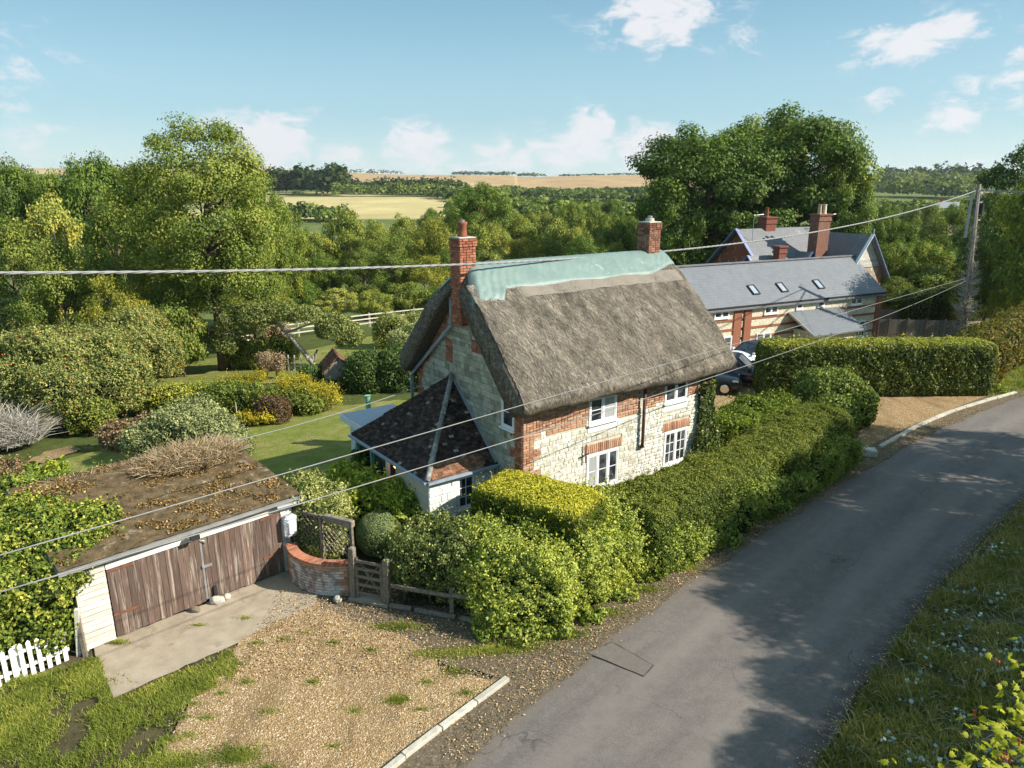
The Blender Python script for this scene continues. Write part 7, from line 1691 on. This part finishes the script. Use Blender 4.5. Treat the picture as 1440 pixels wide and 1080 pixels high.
def wire(label, a, b, sag, rad, strands=1, n=60, name='cable', period=.9, mat=None):
    mat = mat or (CABLE if strands > 1 else CABLETHIN)
    a = Vector(a); b = Vector(b); P = [a.lerp(b, i / n) - Vector((0, 0, sag * 4 * (i / n) * (1 - i / n))) for i in range(n + 1)]
    mb = MB()
    if strands == 1: mb.tube(P, rad, 6)
    else:
        L_ = (b - a).length; m = int(L_ / period * 8); d = (b - a).normalized(); sx = d.cross(Vector((0, 0, 1))).normalized(); sy = sx.cross(d)
        for k in range(strands):
            Q = []
            for i in range(m + 1):
                t = i / m; p = a.lerp(b, t) - Vector((0, 0, sag * 4 * t * (1 - t))); an = t * L_ / period * 2 * math.pi + k * 2 * math.pi / strands
                Q.append(p + (sx * math.cos(an) + sy * math.sin(an)) * rad * .95)
            mb.tube(Q, rad, 5)
    o = mb.build(name, mat or CABLE, smooth=True); return tag(o, label, 'cable')
def px_line(a3, b3, x, y):
    """sag so that the wire passes near pixel (x,y)"""
    a3 = Vector(a3); b3 = Vector(b3); best = None
    for i in range(1, 200):
        t = i / 200; p = a3.lerp(b3, t); dx = (x - 720) / FPX
        f = p.y * math.cos(PITCH) - (p.z - CAMH) * math.sin(PITCH)
        e_ = abs(p.x / f - dx)
        if best is None or e_ < best[0]: best = (e_, t, p)
    t, p = best[1], best[2]; z = zat(x, y, p.y).z; return (p.z - z) / (4 * t * (1 - t))
top = Vector(pe.location) + pat(.965); mid = Vector(pe.location) + pat(.46)
def farpt(x, y, f): d = px_dir(x, y); return Vector((0, 0, CAMH)) + d * f
A0 = farpt(-120, 384, 12.0); wire('thick twisted cable crossing the whole picture in front of the cottage chimneys', A0, top + Vector((-.15, 0, 0)), px_line(A0, top, 900, 357), .018, 3, n=80)
wire('thick cable running from the pole top out of the right edge', top + Vector((.15, 0, 0)), farpt(1700, 266, 30), .15, .03, 2)
wire('thin wire dipping right from just below the pole top', top + Vector((.15, 0, -.25)), farpt(1620, 240, 40), .1, .012)
B0 = farpt(-60, 798, 8.2); wire('upper of two service wires over the lean-to roof, running up to the pole', B0, mid + Vector((-.1, 0, .1)), px_line(B0, mid, 640, 600), .010)
C0 = farpt(-60, 850, 8.0); wire('lower of two service wires, passing in front of the cottage corner', C0, mid, px_line(C0, mid, 740, 614), .010)
D1 = CO + Matrix.Rotation(CA, 3, 'Z') @ Vector((-.2, 3.4, 4.5)); D0 = farpt(330, 620, 17); wire('wire from the gable above the lean-to down towards the garden', D0, D1, .12, .012)
wire('fine wire from the pole to the eaves of the slate roofed house', Vector(pe.location) + pat(.62), H2 + Matrix.Rotation(A2, 3, 'Z') @ Vector((12.2, -.2, 2.6)), .5, .010)
wire('second fine wire from the pole to the slate roofed house, nearer its right end', Vector(pe.location) + pat(.48), H2 + Matrix.Rotation(A2, 3, 'Z') @ Vector((17.5, -.3, 1.8)), .4, .010)

# ------------------------------------------------------------------ foreground sapling
def sapling():
    r = random.Random(6); base = Vector((4.6, 3.9, hh(4.6, 3.9))); e = empty('maple_sapling', base, 0, 'sunlit yellow-green maple sapling with red berries in the bottom right corner', 'tree')
    outl = [(0, 0), (.16, .10), (.42, .08), (.30, .24), (.50, .42), (.30, .46), (.34, .70), (.16, .62), (0, 1.0)]
    pts = outl + [(-x, y) for x, y in outl[-2:0:-1]]
    mb = MB(); lv = []; tips = []
    for px, py, f in ((px + 12, py + 28, f) for px, py, f in ((1430, 985, 5.0), (1400, 1010, 4.7), (1445, 925, 5.2), (1335, 1075, 4.6), (1305, 1095, 4.5), (1390, 1065, 4.2), (1440, 1050, 4.0), (1350, 1105, 4.1), (1490, 965, 4.8), (1430, 1115, 3.9), (1500, 1040, 4.2), (1470, 1000, 5.4), (1415, 1085, 4.8))):
        tips.append(farpt(px, py, f) - base)
    tk = MB().tube([(0, 0, -.2), (-.1, .1, 1.5), (-.3, .1, 3.0)], [.09, .07, .05], 8)
    for t in tips: s = Vector((-.25 + r.uniform(-.1, .1), .1, r.uniform(2.2, 3.0))); tk.tube([s, s.lerp(t, .55) + Vector((0, 0, -.1)), t], [.03, .014, .005], 5, cap=False)
    tk.build('trunk', BARK, e, smooth=True)
    N_ = len(pts); V = []; F = []; T = []
    for t in tips:
        cl = r.uniform(-.12, .12)
        for k in range(48):
            c_ = t + Vector((r.gauss(0, .13), r.gauss(0, .15), r.gauss(-.10, .10))); s = r.uniform(.05, .085)
            rot = Euler((r.gauss(0, .55), r.gauss(0, .55), r.uniform(0, 6.28))).to_matrix(); b = len(V)
            for x, y in pts: V.append(tuple(c_ + rot @ Vector((x * s, y * s, -.25 * s * abs(x) - .2 * s * y * y))))
            V.append(tuple(c_ + rot @ Vector((0, .35 * s, .03 * s))))
            for i in range(N_): F.append((b + i, b + (i + 1) % N_, b + N_)); T.append(min(1, max(0, .6 + cl + r.gauss(0, .05))))
            
    fastmesh('crown', np.array(V), np.array(F), LM['maple'], np.array(T), e)
    bb = MB()
    for k in range(26):
        t = r.choice(tips); c_ = t + Vector((r.gauss(0, .12), r.gauss(0, .12), r.gauss(-.02, .08)))
        for j in range(4): q = c_ + Vector((r.uniform(-.02, .02), r.uniform(-.02, .02), r.uniform(-.02, .02))); bb.tube([q + Vector((0, 0, -.008)), q, q + Vector((0, 0, .008))], [.003, .009, .003], 6)
    bb.build('berries', simple('berry', (.50, .05, .02), (.4, .03, .02), 5, .3, .5, bst=0), e, smooth=True)
    e['label'] = 'sunlit yellow-green maple sapling with red berries in the bottom right corner'
sapling()

# ------------------------------------------------------------------ air
hz = MB().box((-2700, -80, -30), (2700, 3300, 140)).build('haze', [], kind='stuff')
m, t = newmat('haze_air'); v = t.N('ShaderNodeVolumePrincipled'); v.inputs['Color'].default_value = (.80, .88, 1, 1); v.inputs['Density'].default_value = .00009; v.inputs['Anisotropy'].default_value = .2
t.L(v.outputs[0], t.out.inputs['Volume']); hz.data.materials.append(m); tag(hz, kind='stuff')
HAZE = True
if not HAZE: bpy.data.objects.remove(hz)
